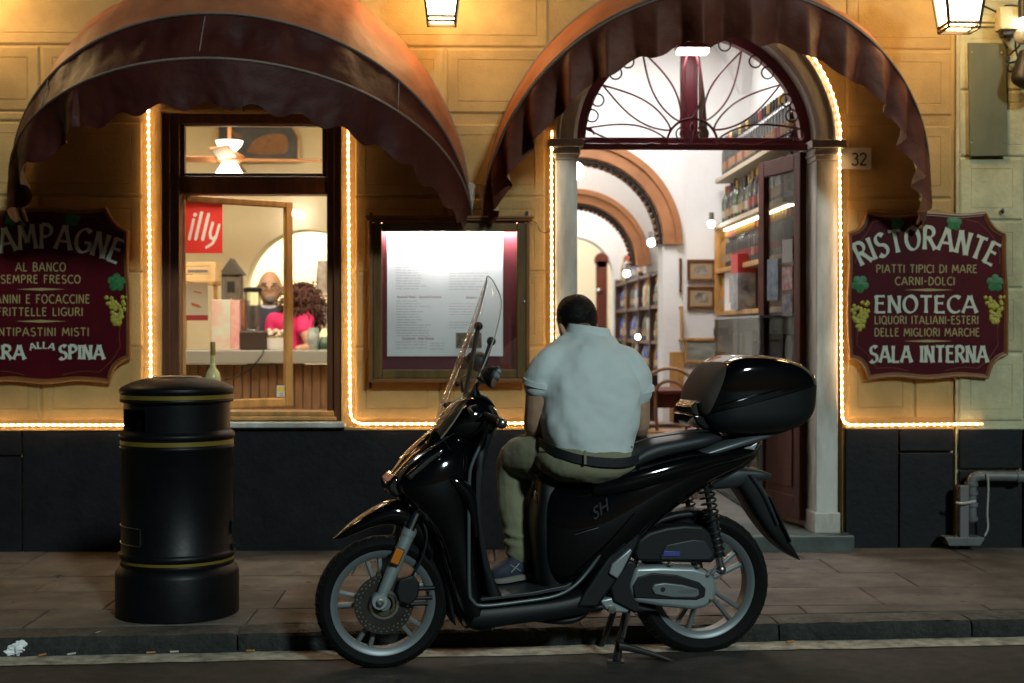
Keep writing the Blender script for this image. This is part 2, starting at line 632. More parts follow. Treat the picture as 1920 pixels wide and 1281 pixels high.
def block(x0, x1, z0, z1, mt, parent, name='plaster_block', y=0.0, pr=.009, inset=True):
    g = G()
    w = min(x1 - x0, z1 - z0)
    L = [(0, y), (0, y - pr + .005), (.010, y - pr)]
    if inset and w > .25:
        L += [(.062, y - pr), (.0635, y - pr + .003), (.0675, y - pr + .003), (.069, y - pr)]
    vs = []
    for d, yy in L:
        vs += [(x0 + d, yy, z0 + d), (x1 - d, yy, z0 + d), (x1 - d, yy, z1 - d), (x0 + d, yy, z1 - d)]
    fs = []
    for i in range(len(L) - 1):
        for j in range(4):
            k = (j + 1) % 4
            fs.append([i * 4 + j, i * 4 + k, i * 4 + 4 + k, i * 4 + 4 + j])
    e = (len(L) - 1) * 4
    fs.append([e, e + 1, e + 2, e + 3])
    g.add(vs, fs)
    return ob(name, g, mt, parent, smooth=False)


B = []
for (ya, yb, xs) in (
        (-255, -52, [(-700, -300), (-296, 75), (79, 455), (459, 833), (837, 1210), (1214, 1580), (1584, 1782)]),
        (-49, 88, [(-500, -105), (-101, 275), (279, 650), (654, 1027), (1586, 1782)]),
        (92, 212, [(-700, -300), (-296, 75), (79, 286), (300, 455), (459, 645), (660, 833), (838, 1026), (1586, 1782)]),
        (233, 368, [(-500, -105), (-101, 268), (666, 1022), (1588, 1782)]),
        (372, 508, [(-700, -300), (-296, 75), (79, 268), (666, 832), (838, 1022), (1588, 1782)]),
        (512, 648, [(-500, -105), (-101, 268), (666, 1022), (1588, 1782)]),
        (652, 786, [(-700, -300), (-296, 75), (79, 268), (666, 822), (828, 1022), (1588, 1712), (1716, 1782)])):
    for a, b in xs:
        B.append(block(xf(a), xf(b), zf(yb), zf(ya), M_plaster, fac))
for a, b in ((-296, 75), (79, 268), (666, 833), (838, 1022), (1588, 1782)):
    block(xf(a), xf(b), zf(230), zf(214), M_plaster, fac, inset=False) if b in (75, 833) else None

# plinth panels and its ledge
PL = [(-500, -262, 806, 1040), (-258, 42, 806, 851), (-258, 42, 854, 1040), (45, 428, 806, 1040), (431, 846, 806, 1040), (849, 1028, 806, 1040),
      (1584, 1682, 806, 1040), (1685, 1785, 806, 847), (1685, 1785, 851, 1040)]
for a, b, c, d in PL:
    g = G()
    g.box((xf(a), -.028, max(ZP - .005, zf(d))), (xf(b), .0, zf(c)))
    ob('base_panel', g, M_plinth, fac, smooth=False, bev=.004)
g = G()
g.box((FX0, -.034, zf(806) + .0015), (xf(300), .001, zf(800)))
g.box((xf(646), -.034, zf(806) + .0015), (xf(1031), .001, zf(800)))
g.box((xf(1582), -.034, zf(806) + .0015), (xf(1787), .001, zf(800)))
ob('ledge', g, M_plaster, fac, smooth=False, bev=.003)

# marble door surround
def jamb(x0, x1):
    g = G()
    g.box((x0, -.045, ZS), (x1, .21, zf(300)))
    o = ob('door_jamb', g, M_marble, fac, smooth=False, bev=.006)
    g = G()
    g.box((x0 - .012, -.058, ZS - .001), (x1 + .012, .20, zf(962)))
    ob('jamb_base', g, M_marble, fac, smooth=False, bev=.005)
    g = G()
    for (a, b, e) in ((300, 290, .006), (290.5, 284, .018), (284.5, 277, .012), (277.5, 262, .034)):
        g.box((x0 - e, -.046 - e, zf(a)), (x1 + e, .21 + e * .3, zf(b) - .0005))
    ob('jamb_capital', g, M_marble, fac, smooth=False, bev=.004)


jamb(DC.x - RO, DC.x - RI)
jamb(DC.x + RI, DC.x + RO)
g = G()
rs = []
for i in range(41):
    a = PI * i / 40
    d = V((-math.cos(a), 0, math.sin(a)))
    rs.append([DC + d * RI + V((0, .21, 0)), DC + d * RI + V((0, -.03, 0)), DC + d * (RI + .022) + V((0, -.046, 0)), DC + d * (RO - .03) + V((0, -.046, 0)), DC + d * (RO - .022) + V((0, -.060, 0)), DC + d * RO + V((0, -.056, 0)), DC + d * RO + V((0, .02, 0)), DC + d * (RO - .04) + V((0, .20, 0))])
g.rings(rs)
ob('door_arch', g, M_marble, fac, ang=30)
g = G()
g.box((DC.x - RO - .03, -.16, ZP - .01), (DC.x + RO + .07, .5, ZS))
ob('door_step', g, M_step, fac, smooth=False, bev=.008)

# fanlight: wooden ring and transom behind, iron sunburst in front
fan = None
g = G()
rs = []
for i in range(37):
    a = PI * i / 36
    d = V((-math.cos(a), 0, math.sin(a)))
    c = DC + V((0, .09, 0))
    rs.append([c + d * (RI - .058), c + d * (RI + .005), c + d * (RI + .005) + V((0, .07, 0)), c + d * (RI - .058) + V((0, .07, 0))])
g.rings(rs)
fan = ob('fanlight', g, M_iron, fac, ang=30)
g = G()
g.box((DC.x - RI + .002, .14, zf(268)), (DC.x + RI - .002, .21, zf(250)))
ob('transom', g, M_iron, fan, smooth=False, bev=.004)
g = G()
yb = .045
c = W(1298, 268, yb)
zb0, zb1 = zf(280, yb), zf(268.5, yb)
g.box((c.x - RI + .012, yb - .012, zb0), (c.x + RI - .012, yb + .012, zb1))
for px in (1222, 1380):
    p = W(px, 268, yb)
    g.box((p.x - .02, yb - .018, zb0 + .004), (p.x + .02, yb - .011, zb1 + .004))
ob('grille_bar', g, M_iron, fan, smooth=False, bev=.003)
c = V((c.x, yb, zb1))
R1 = RI - .075


def pol(r, a, dy=0.0):
    return c + V((r * math.cos(a), dy, r * math.sin(a)))


for k, (deg, r1) in enumerate(((172, .64), (147, .63), (118.5, .62), (90.5, .60), (62, .62), (34, .63), (8.5, .64))):
    a = R(deg)
    g = G()
    for s in (-1, 1):
        pts = []
        for i in range(17):
            t = i / 16
            r = .150 + (r1 - .150) * t
            off = s * .060 * math.sin(PI * t ** .8)
            p = pol(r, a)
            q = V((-math.sin(a), 0, math.cos(a))) * off
            pts.append(p + q + V((0, s * .003, 0)))
        g.tube(pts, .0058, 6)
    ob('petal', g, M_iron, fan)
g = G()
g.tube([pol(.150, R(a)) for a in range(0, 181, 9)], .0075, 6)
ob('half_ring', g, M_iron, fan)
g = G()
for s in (-1, 1):
    pts = []
    for i in range(30):
        t = i / 29
        if t < .35:
            u = t / .35
            pts.append(c + V((s * (.006 + .008 * u), 0, .09 * u ** .8)) if u < .6 else c + V((s * (.011 + .03 * (u - .6) / .4), 0, .06 + .036 * math.sin((u - .6) / .4 * PI / 2))))
        else:
            u = (t - .35) / .65
            an = PI / 2 - u * 2 * PI * 1.35
            rr = .044 * (1 - .72 * u)
            pts.append(c + V((s * (.058 + rr * math.cos(an) * 1.0), 0, .056 + rr * math.sin(an))))
    g.tube(pts, .005, 6)
ob('scroll', g, M_iron, fan)
g = G()
g.lathe([(.001, .078), (.010, .086), (.016, .102), (.012, .118), (.003, .128), (.0005, .13)], c, n=10)
ob('finial_bud', g, M_iron, fan)
for mid in (160, 133, 104.5, 76.5, 48, 20.5):
    for s in (-4.6, 4.6):
        g = G()
        cc = pol(R1 - .012, R(mid + s))
        g.tube([cc + V((.036 * math.cos(t * PI / 8), 0, .036 * math.sin(t * PI / 8))) for t in range(16)], .0050, 6, closed=True)
        ob('ring', g, M_ironblack, fan)
for s in (-1, 1):
    g = G()
    cc = c + V((s * (RI - .075), 0, .052))
    g.tube([cc + V((s * -1 * (.045 - .012 * t / 14) * math.cos(t * PI / 8), 0, (.045 - .012 * t / 14) * math.sin(t * PI / 8))) for t in range(15)], .006, 6)
    ob('corner_scroll', g, M_iron, fan)
# tall centre post behind the grille and the little entrance lamp on it
g = G()
yp = .27
g.box((W(1277, 0, yp).x, yp, zf(268, yp)), (W(1309, 0, yp).x, yp + .05, zf(85, yp)))
g.box((W(1284, 0, yp).x, yp - .012, zf(262, yp)), (W(1302, 0, yp).x, yp + .001, zf(108, yp)))
ob('centre_post', g, M_iron, fan, smooth=False, bev=.004)
g = G()
g.prism([W(1311, 268, .30), W(1328, 268, .30), W(1322, 180, .30), W(1311, 100, .30)], V((0, .03, 0)))
ob('post_bracket', g, M_olive, fan, smooth=False)
lampg = thing('entrance_lamp', 'small white rectangular lamp glowing under the red fanlight frame', 'lamp', W(1301, 84, .1))
g = G()
g.box(W(1271, 89, -.06), W(1331, 78, -.06) + V((0, .12, 0)))
ob('lamp_body', g, M_iron, lampg, smooth=False, bev=.003)
g = G()
g.box(W(1273, 97, -.055), W(1330, 89.5, -.055) + V((0, .11, 0)))
ob('diffuser', g, emit('pinkish lamp', (1.0, .86, .84), 22), lampg, smooth=False, bev=.004)

# open door leaf on the right jamb
h0 = V((W(1506, 620, .16).x, .16, 0)); h1 = V((W(1427, 620, .74).x, .74, 0))
dd = (h1 - h0); dl = dd.length; du = dd.normalized(); dn = V((du.y, -du.x, 0)) * -1
zt, zb = zf(283, .16), ZS + .045


def leafbox(g, u0, u1, z0, z1, n0=-.022, n1=.022):
    c = h0 + du * ((u0 + u1) / 2) + dn * ((n0 + n1) / 2) + V((0, 0, (z0 + z1) / 2))
    g.obox(c, du * (u1 - u0) / 2, dn * (n1 - n0) / 2, V((0, 0, (z1 - z0) / 2)))


g = G()
zmid = zf(757, .3); zmid2 = zmid + .10
leafbox(g, 0, .085, zb, zt); leafbox(g, dl - .085, dl, zb, zt)
leafbox(g, .0855, dl - .0855, zt - .10, zt - .001); leafbox(g, .0855, dl - .0855, zmid, zmid2); leafbox(g, .0855, dl - .0855, zb + .001, zb + .14)
door = ob('door_leaf', g, M_redwood, fac, smooth=False, bev=.006)
g = G(); leafbox(g, .08, dl - .08, zb + .13, zmid + .005, -.010, .010)
ob('door_panel', g, M_redwood, door, smooth=False)
g = G(); leafbox(g, .115, dl - .115, zb + .185, zmid - .05, -.018, -.0105); leafbox(g, .115, dl - .115, zb + .185, zmid - .05, .0105, .018)
ob('raised_panel', g, M_redwood, door, smooth=False, bev=.005)
g = G(); leafbox(g, .08, dl - .08, zmid2 - .005, zt - .095, -.004, .004)
ob('door_pane', g, M_dglass, door, smooth=False)
g = G(); leafbox(g, .0, dl, zb - .04, zb + .06, -.05, -.024)
ob('kick_board', g, M_oak, door, smooth=False, bev=.008)
g = G()
hp = h0 + du * (dl - .045) + V((0, 0, zf(640, .6)))
for s in (-1, 1):
    g.tube([hp + dn * s * .02, hp + dn * s * .06, hp + dn * s * .062 - du * .09], .009, 8)
ob('door_handle', g, M_steel, door)
g = G()
q = h0 + du * .14 + V((0, 0, zf(655, .2))) - dn * -.0
g.add([q - dn * .006 + du * (.07 + .055 * math.cos(a * PI / 12)) + V((0, 0, .085 * math.sin(a * PI / 12))) for a in range(24)], [list(range(24))])
ob('oval_sticker', g, mat('sticker grey', (.42, .42, .38), .5), door, smooth=False)

# ================================================================== WINDOW
def pxbox(g, x0, y0, x1, y1, y, d):
    a, b = W(x0, y1, y), W(x1, y0, y)
    g.box((a.x, y, a.z), (b.x, y + d, b.z))


g = G()
YF = .05
pxbox(g, 303, 214, 336, 801, YF, .13)
pxbox(g, 613, 214, 640, 801, YF, .13)
pxbox(g, 336.3, 214, 612.7, 232, YF + .004, .12)
pxbox(g, 336.3, 331, 612.7, 364, YF + .004, .12)
pxbox(g, 336.3, 770, 612.7, 801, YF + .004, .12)
win = ob('window_frame', g, M_wood, fac, smooth=False, bev=.006)
for a, b in ((303.5, 318), (626, 639.5)):
    g = G()
    pxbox(g, a, 214, b, 800, YF - .028, .0275)
    ob('casing', g, M_wood, win, smooth=False, bev=.006)
g = G()
y2 = YF + .03
pxbox(g, 336.5, 232.2, 346, 330.8, y2, .05); pxbox(g, 604, 232.2, 612.5, 330.8, y2, .05)
pxbox(g, 346.2, 232.2, 603.8, 236, y2, .05); pxbox(g, 346.2, 325, 603.8, 330.8, y2, .05)
ob('fanlight_sash', g, M_wood, win, smooth=False, bev=.003)
g = G(); pxbox(g, 345, 235, 605, 326, y2 + .022, .005)
ob('top_pane', g, M_glass, win, smooth=False)
g = G()
pxbox(g, 318, 771, 626, 781, YF - .05, .20)
pxbox(g, 322, 781.3, 630, 789, YF - .07, .16)
ob('sill_board', g, M_oak, win, smooth=False, bev=.006)
g = G()
pxbox(g, 296, 792, 646, 803, -.075, .20)
ob('stone_sill', g, M_marble, win, smooth=False, bev=.006)
# the casement swung inward on its left stile
s0 = V((W(339, 620, .16).x, .16, 0)); s1 = V((W(547, 620, .60).x, .60, 0))
sdv = s1 - s0; slen = sdv.length; su = sdv.normalized(); sn = V((su.y, -su.x, 0))
sz0, sz1 = zf(768, .16), zf(367, .16)


def sash(g, u0, u1, z0, z1, n0=-.02, n1=.02):
    c = s0 + su * ((u0 + u1) / 2) + sn * ((n0 + n1) / 2) + V((0, 0, (z0 + z1) / 2))
    g.obox(c, su * (u1 - u0) / 2, sn * (n1 - n0) / 2, V((0, 0, (z1 - z0) / 2)))


g = G()
fw = .052
sash(g, 0, fw * .5, sz0, sz1); sash(g, slen - fw, slen, sz0, sz1)
sash(g, fw * .5 + .0003, slen - fw - .0003, sz0, sz0 + fw); sash(g, fw * .5 + .0003, slen - fw - .0003, sz1 - fw * .8, sz1)
sas = ob('casement', g, M_oak, win, smooth=False, bev=.007)
g = G(); sash(g, fw * .4, slen - fw * .9, sz0 + fw * .9, sz1 - fw * .7, -.003, .003)
ob('casement_pane', g, glass('casement glass', (1, 1, 1), .004, k=.06), sas if False else win, smooth=False)


def on_sash(px0, py0, px1, py1, off=.0045):
    """rectangle on the room-facing side's front of the casement glass that covers these photo pixels"""
    nn = sn

    def hit(px, py):
        d = ray(px, py)
        o = s0 + nn * off
        t = (o - CAM).dot(nn) / d.dot(nn)
        return CAM + d * t
    a, b = hit(px0, py0), hit(px1, py1)
    return hit, a, b


# ================================================================== neighbouring building on the right
nb = thing('neighbouring_building', 'pale greenish ashlar corner of the next building right of the restaurant', 'building', (xf(1860), 0, ZP))
g = G()
g.box((xf(1790), -.02, ZP), (9.0, TH, FZ1))
ob('wall', g, M_stone, nb, smooth=False)
for (ya, yb_, xs) in ((-255, -110, [(1796, 2150)]), (-106, 24, [(1796, 2030), (2034, 2300)]), (48, 164, [(1796, 1916), (1920, 2300)]), (168, 290, [(1796, 2030), (2034, 2300)]),
                      (294, 410, [(1796, 1914), (1918, 2300)]), (414, 538, [(1796, 1914), (1918, 2300)]), (542, 660, [(1796, 1916), (1920, 2300)]), (664, 790, [(1796, 1914), (1918, 2300)])):
    for a, b in xs:
        block(xf(a), xf(b), zf(yb_), zf(ya), M_stone, nb, 'stone_block', y=-.02, pr=.010)
g = G()
for (a, b, e) in ((47, 40, .03), (40, 30, .05), (30, 25, .035)):
    g.box((xf(1791), -.02 - e, zf(a)), (9.0, -.019, zf(b) - .0004))
ob('string_course', g, M_stone, nb, smooth=False, bev=.005)
for a, b, c_, d in ((1795, 1912, 806, 880), (1795, 1912, 884, 1040), (1915, 2300, 806, 1040)):
    g = G()
    g.box((xf(a), -.045, max(ZP - .005, zf(d))), (xf(b), -.018, zf(c_)))
    ob('base_panel', g, M_plinth, nb, smooth=False, bev=.004)
# ================================================================== AWNINGS
def fabric(name, o1, o2):
    m = bpy.data.materials.new(name)
    m.use_nodes = True
    t = m.node_tree
    b = t.nodes['Principled BSDF']
    b.inputs['Roughness'].default_value = .6
    b.inputs['Specular IOR Level'].default_value = .22
    geo = t.nodes.new('ShaderNodeNewGeometry')
    n = t.nodes.new('ShaderNodeTexNoise'); n.inputs['Scale'].default_value = 5; n.inputs['Detail'].default_value = 8
    tc = t.nodes.new('ShaderNodeTexCoord'); t.links.new(tc.outputs['Object'], n.inputs[0])

    def ramp(c1, c2):
        r = t.nodes.new('ShaderNodeValToRGB')
        r.color_ramp.elements[0].position = .35; r.color_ramp.elements[1].position = .65
        r.color_ramp.elements[0].color = (*c1, 1); r.color_ramp.elements[1].color = (*c2, 1)
        t.links.new(n.outputs[0], r.inputs[0])
        return r
    a = ramp(o1, o2)          # burgundy outside
    c = ramp((.16, .115, .095), (.21, .15, .125))           # inner side greyed, paints the lit valance folds
    mx = t.nodes.new('ShaderNodeMix'); mx.data_type = 'RGBA'
    t.links.new(geo.outputs['Backfacing'], mx.inputs[0])
    t.links.new(c.outputs[0], mx.inputs[6]); t.links.new(a.outputs[0], mx.inputs[7])
    t.links.new(mx.outputs[2], b.inputs['Base Color'])
    n2 = t.nodes.new('ShaderNodeTexNoise'); n2.inputs['Scale'].default_value = 14; n2.inputs['Detail'].default_value = 6
    t.links.new(tc.outputs['Object'], n2.inputs[0])
    bp = t.nodes.new('ShaderNodeBump'); bp.inputs['Distance'].default_value = .006
    t.links.new(n2.outputs[0], bp.inputs['Height']); t.links.new(bp.outputs[0], b.inputs['Normal'])
    return m


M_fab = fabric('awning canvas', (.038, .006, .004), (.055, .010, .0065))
M_fabtop = fabric('lantern lit awning canvas', (.28, .088, .036), (.38, .13, .058))  # lantern light on the upper band put into the canvas colour
M_rib = mat('cream painted tube', (.55, .50, .42), .5)


def awning(label, pl, pr_, pz, b, phis, L, amp, per, seed, wrinkle, fq, vm):
    xl, xr = xf(pl), xf(pr_)
    zp = zf(pz)
    cx, a = (xl + xr) / 2, (xr - xl) / 2
    t = thing('awning', label, 'awning', (cx, 0, zp), 'burgundy dome awnings over the openings')
    rnd = random.Random(seed)

    def hoop(th, ph, k=1.0):
        r = b * k * math.sin(th)
        return V((cx - a * math.cos(th), -.04 - r * math.sin(ph), zp + r * math.cos(ph)))
    # canopy
    NT, NP = 120, 18
    g = G()
    vs, fs = [], []
    for i in range(NT + 1):
        th = PI * i / NT
        for j in range(NP + 1):
            ph = phis[0] + (phis[1] - phis[0]) * j / 12 if j <= 12 else phis[1] + (phis[2] - phis[1]) * (j - 12) / 6
            # sag between hoops and creases radiating from the pivots
            s = 0
            for q in range(len(phis) - 1):
                if phis[q] <= ph <= phis[q + 1]:
                    w = (ph - phis[q]) / (phis[q + 1] - phis[q])
                    s = math.sin(PI * w)
            k = 1 - .012 * s + wrinkle * s * noise.noise(V((th * 5 + seed, ph * 3, 0))) + wrinkle * .5 * s * noise.noise(V((th * 14, ph * 5, seed)))
            vs.append(hoop(th, ph, k))
    for i in range(NT):
        for j in range(NP):
            q = i * (NP + 1) + j
            fs.append([q, q + NP + 1, q + NP + 2, q + 1])
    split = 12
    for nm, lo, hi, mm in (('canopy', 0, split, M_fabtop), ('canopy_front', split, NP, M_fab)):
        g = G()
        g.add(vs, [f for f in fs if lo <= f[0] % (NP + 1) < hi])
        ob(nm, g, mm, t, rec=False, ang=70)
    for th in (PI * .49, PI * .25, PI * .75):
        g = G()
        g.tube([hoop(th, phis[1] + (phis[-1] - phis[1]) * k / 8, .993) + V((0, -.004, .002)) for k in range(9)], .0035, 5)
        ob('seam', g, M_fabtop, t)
    for ph in phis:
        g = G()
        g.tube([hoop(PI * i / 60, ph, 1.004) for i in range(61)], .0075, 7)
        ob('hoop', g, M_fab, t)
    # valance
    pts = [hoop(PI * i / 400, phis[-1], 1.004) for i in range(401)]
    ln = [0]
    for p, q in zip(pts, pts[1:]): ln.append(ln[-1] + (q - p).length)
    tot = ln[-1]
    nf = round(tot / per)
    NV = 10
    g = G()
    vs, fs = [], []
    M_ = len(pts)
    for i, p in enumerate(pts):
        s = ln[i] / tot
        tg = (pts[min(i + 1, M_ - 1)] - pts[max(i - 1, 0)])
        pn = V((tg.y, -tg.x, 0))
        pn = pn.normalized() if pn.length > 1e-6 else V((0, -1, 0))
        if pn.y > 0: pn = -pn
        endf = min(1, min(s, 1 - s) * 9) ** .6
        ll = L * (.10 + .90 * endf)
        sc_ = .5 + .5 * math.cos(2 * PI * s * nf)
        depth = ll * (1 - .17 * sc_)
        f = math.sin(2 * PI * (s * nf * fq + .22 * noise.noise(V((s * 9, seed, 0)))) + seed)
        f = f if fq < 1 else math.asin(f * .985) / 1.4
        f2 = noise.noise(V((s * nf * 1.3, seed * 3, 1)))
        am = amp(s) * min(1, max(0, min(s, 1 - s) - .01) * 9)
        for j in range(NV + 1):
            v = j / NV
            q = p + V((0, 0, -depth * v)) + pn * ((am * (f * .8 + f2 * .9)) * v ** .75 + .010 * v * noise.noise(V((s * 60, v * 4, seed))))
            q += V((cx - p.x, 0, 0)) * (.03 * v)
            vs.append(q)
    for i in range(M_ - 1):
        for j in range(NV):
            q = i * (NV + 1) + j
            fs.append([q, q + NV + 1, q + NV + 2, q + 1])
    g.add(vs, fs)
    ob('valance', g, vm, t, rec=False, ang=75)
    # bundled ribs at the pivots
    for s, xx in ((1, xl), (-1, xr)):
        g = G()
        for k in range(4):
            g.tube([V((xx + s * (.012 + .013 * k), -.03 - .012 * k, zp - .02)), V((xx + s * (.006 + .012 * k - .012 * 3), -.05 - .035 * k, zp + .20))], .0055, 6)
        ob('pivot_ribs', g, M_rib, t)
    return t


awning('burgundy dome awning pulled down over the window', 42, 883, 412, 1.42, (R(0), R(48), R(61)), .255,
       lambda s: .058 if s < .33 else .014 + .012 * (s > .7), .235, 2, .046, .5, M_fab)
awning('burgundy pleated dome awning half folded above the arched door', 907, 1728, 414, 1.44, (R(1), R(36), R(37.5)), .30,
       lambda s: .080, .27, 5, .03, 1.0, fabric('lamplit pleat awning canvas', (.085, .022, .012), (.125, .036, .020)))  # valance canvas lightened to paint lamplight on its folds

# ================================================================== LANTERNS
M_frost = M_lamp


def lantern(px, py, D, s, label):
    d = ray(px, py)
    p = CAM + d * ((D - 0) / (d.dot(CM @ V((0, 0, -1)))))
    t = thing('wall_lantern', label, 'lantern', p, 'wall lanterns above the awnings')
    h, b0, b1 = .46 * s, .082 * s, .142 * s
    cs = [(-1, -1), (1, -1), (1, 1), (-1, 1)]

    def cor(i, u, k=1.0):
        r = (b0 + (b1 - b0) * u) * k
        return p + V((cs[i][0] * r, cs[i][1] * r, .025 * s + h * u))
    for i in range(4):
        j = (i + 1) % 4
        g = G()
        g.add([cor(i, 0, .97), cor(j, 0, .97), cor(j, 1, .97), cor(i, 1, .97)], [[0, 1, 2, 3]])
        ob('glass_pane', g, M_lamp, t, smooth=False)
    g = G()
    g.add([p + V((x * b0 * .8, y * b0 * .8, .012 * s)) for x, y in cs], [[3, 2, 1, 0]])
    ob('bottom_pane', g, M_lamp, t, smooth=False)
    g = G()
    for i in range(4):
        j = (i + 1) % 4
        g.tube([cor(i, 0), cor(i, 1)], .011 * s, 4)
        for u in (0.0, 1.0):
            g.tube([cor(i, u), cor(j, u)], .010 * s, 4)
        a, b = p + V((cs[i][0] * b0, cs[i][1] * b0, 0)), p + V((cs[j][0] * b0, cs[j][1] * b0, 0))
        g.tube([a, b], .008 * s, 4)
        g.tube([a, cor(i, 0)], .008 * s, 4)
    ob('frame', g, M_ironblack, t, smooth=False)
    g = G()
    z1 = .025 * s + h
    g.lathe([(b1 * 1.55, z1 + .005), (b1 * 1.5, z1 + .02), (b1 * .7, z1 + .13 * s), (.03, z1 + .15 * s), (.02, z1 + .2 * s), (.001, z1 + .22 * s)], p, n=4)
    ob('cap', g, M_ironblack, t, smooth=False)
    g = G()
    tp = p + V((0, 0, z1 + .2 * s))
    g.tube(spline([tp, tp + V((0, .05, .12)), tp + V((0, (-p.y) * .6, .15)), V((p.x, -.01, tp.z - .02))], 6), .012, 6)
    g.box((p.x - .04, -.03, tp.z - .14), (p.x + .04, -.018, tp.z + .10))
    ob('bracket', g, M_ironblack, t)
    return t


lantern(828, 44, 7.95, .95, 'square iron wall lantern glowing between the two awnings')
lantern(1798, 57, 7.72, 1.02, 'square iron wall lantern glowing above the olive metal plate')
lantern(-95, 40, 7.95, .95, 'square iron wall lantern left of the window awning')

# ================================================================== ROPE LIGHTS
def rope(pts, label, r=.0066):
    pp = []
    for a, b in zip(pts, pts[1:]):
        n = max(1, int((b - a).length / .02))
        pp += [a + (b - a) * (k / n) for k in range(n)]
    pp.append(pts[-1])
    t = thing('rope_light', label, 'rope light', pts[0], 'warm rope lights framing the openings')
    g = G(); g.tube([p + V((0, .0, .0022 * noise.noise(p * 5))) for p in pp], r, 7)
    ob('tube', g, M_led, t)
    g = G()
    acc = 0
    for a, b in zip(pp, pp[1:]):
        acc += (b - a).length
        if acc > .026:
            acc = 0
            d = (b - a).normalized()
            w = d.cross(V((0, 1, 0)))
            g.obox(a + V((0, -r * .8, 0)), d * .0050, w * .0050, V((0, .004, 0)))
    ob('diode', g, M_diode, t, smooth=False, kind='stuff')
    return t


def F(px, py, y=-.014):
    return W(px, py, y)


def corner(p, q, s, n=6, r=.06):
    """rounded corner at q between p and s"""
    a = q + (p - q).normalized() * r; b = q + (s - q).normalized() * r
    return [a * (1 - t) ** 2 + q * 2 * t * (1 - t) + b * t * t for t in [i / n for i in range(n + 1)]]


yl = -.013
rope([F(-500, 797, -.045), F(266, 797, -.045)] + corner(F(200, 797, -.03), F(284, 796, -.018), F(282, 600, yl)) + [F(283, 705, yl), F(278, 170, yl)], 'rope light running behind the bin and up the left of the window')
rope([F(652, 170, yl)] + [F(656, 700, yl)] + corner(F(656, 600, yl), F(657, 795, -.02), F(760, 795, -.045), r=.08) + [F(700, 795, -.042), F(985, 794, -.045)] + corner(F(900, 794, -.045), F(1036, 794, -.03), F(1035, 600, -.05)) +
     [F(1035, 640, -.055), F(1034, 300, -.055), F(1035, 245, -.03)], 'rope light from the window side along the ledge to the left door jamb')
arc_ = []
for i in range(8, 60):
    a = R(180 - i * 3)
    if a < R(2): break
    arc_.append(DC + V((math.cos(a), 0, math.sin(a))) * (RO + .008) + V((0, -.062, 0)))
rope(arc_ + [F(1574, 290, -.062), F(1578, 730, -.055)] + corner(F(1578, 700, -.05), F(1579, 797, -.03), F(1700, 796, -.045)) + [F(1640, 797, -.05), F(1843, 795, -.06)], 'rope light over the door arch and down to the right ledge')

# ================================================================== STROKE LETTERING
def arc(cx, cyy, rx, ry, a0, a1, n=12):
    return [(cx + rx * math.cos(R(a0 + (a1 - a0) * i / n)), cyy + ry * math.sin(R(a0 + (a1 - a0) * i / n))) for i in range(n + 1)]


GL = {
    'A': (.72, [[(.0, 0), (.34, 1)], [(.38, 1), (.72, 0)], [(.13, .34), (.59, .34)]]),
    'B': (.56, [[(.06, 0), (.06, 1)], [(.06, .98)] + arc(.24, .77, .24, .21, 90, -90) + [(.06, .54)], [(.06, .54)] + arc(.27, .28, .28, .26, 90, -90) + [(.06, .02)]]),
    'C': (.60, [arc(.38, .5, .36, .48, 48, 312, 18)]),
    'D': (.62, [[(.06, 0), (.06, 1)], [(.06, .98)] + arc(.20, .5, .40, .48, 90, -90, 16) + [(.06, .02)]]),
    'E': (.50, [[(.06, 0), (.06, 1)], [(.04, .97), (.48, .97)], [(.06, .56), (.42, .56)], [(.04, .03), (.50, .03)]]),
    'F': (.48, [[(.06, 0), (.06, 1)], [(.04, .97), (.48, .97)], [(.06, .54), (.40, .54)]]),
    'G': (.66, [arc(.38, .5, .36, .48, 50, 335, 18), [(.42, .44), (.70, .44)], [(.68, .44), (.68, .12)]]),
    'H': (.60, [[(.06, 0), (.06, 1)], [(.56, 0), (.56, 1)], [(.06, .55), (.56, .55)]]),
    'I': (.12, [[(.06, 0), (.06, 1)]]),
    'L': (.46, [[(.06, 0), (.06, 1)], [(.04, .03), (.46, .03)]]),
    'M': (.80, [[(.02, 0), (.12, 1)], [(.12, 1), (.40, .28)], [(.40, .28), (.68, 1)], [(.68, 1), (.78, 0)]]),
    'N': (.62, [[(.06, 0), (.06, 1)], [(.06, 1), (.56, 0)], [(.56, 0), (.56, 1)]]),
    'O': (.70, [arc(.35, .5, .33, .48, 90, 450, 24)]),
    'P': (.54, [[(.06, 0), (.06, 1)], [(.06, .98)] + arc(.26, .74, .26, .24, 90, -90) + [(.06, .50)]]),
    'Q': (.70, [arc(.35, .5, .33, .48, 90, 450, 24), [(.40, .22), (.72, -.10)]]),
    'R': (.58, [[(.06, 0), (.06, 1)], [(.06, .98)] + arc(.26, .75, .25, .23, 90, -90) + [(.06, .52)], [(.26, .52), (.60, 0)]]),
    'S': (.54, [arc(.28, .74, .22, .235, 35, 270, 12) + arc(.27, .255, .25, .25, 90, -145, 12)[1:]]),
    'T': (.58, [[(.29, 0), (.29, 1)], [(0, .97), (.58, .97)]]),
    'U': (.60, [[(.06, 1), (.06, .3)] + arc(.30, .28, .24, .26, 180, 360, 10) + [(.54, 1)]]),
    '-': (.36, [[(.02, .48), (.34, .48)]]),
    '3': (.50, [arc(.25, .76, .20, .22, 150, -90, 10), arc(.24, .28, .25, .27, 90, -150, 12)]),
    '2': (.52, [arc(.26, .74, .22, .24, 170, -30, 9) + [(.04, .03)], [(.03, .035), (.52, .035)]]),
}


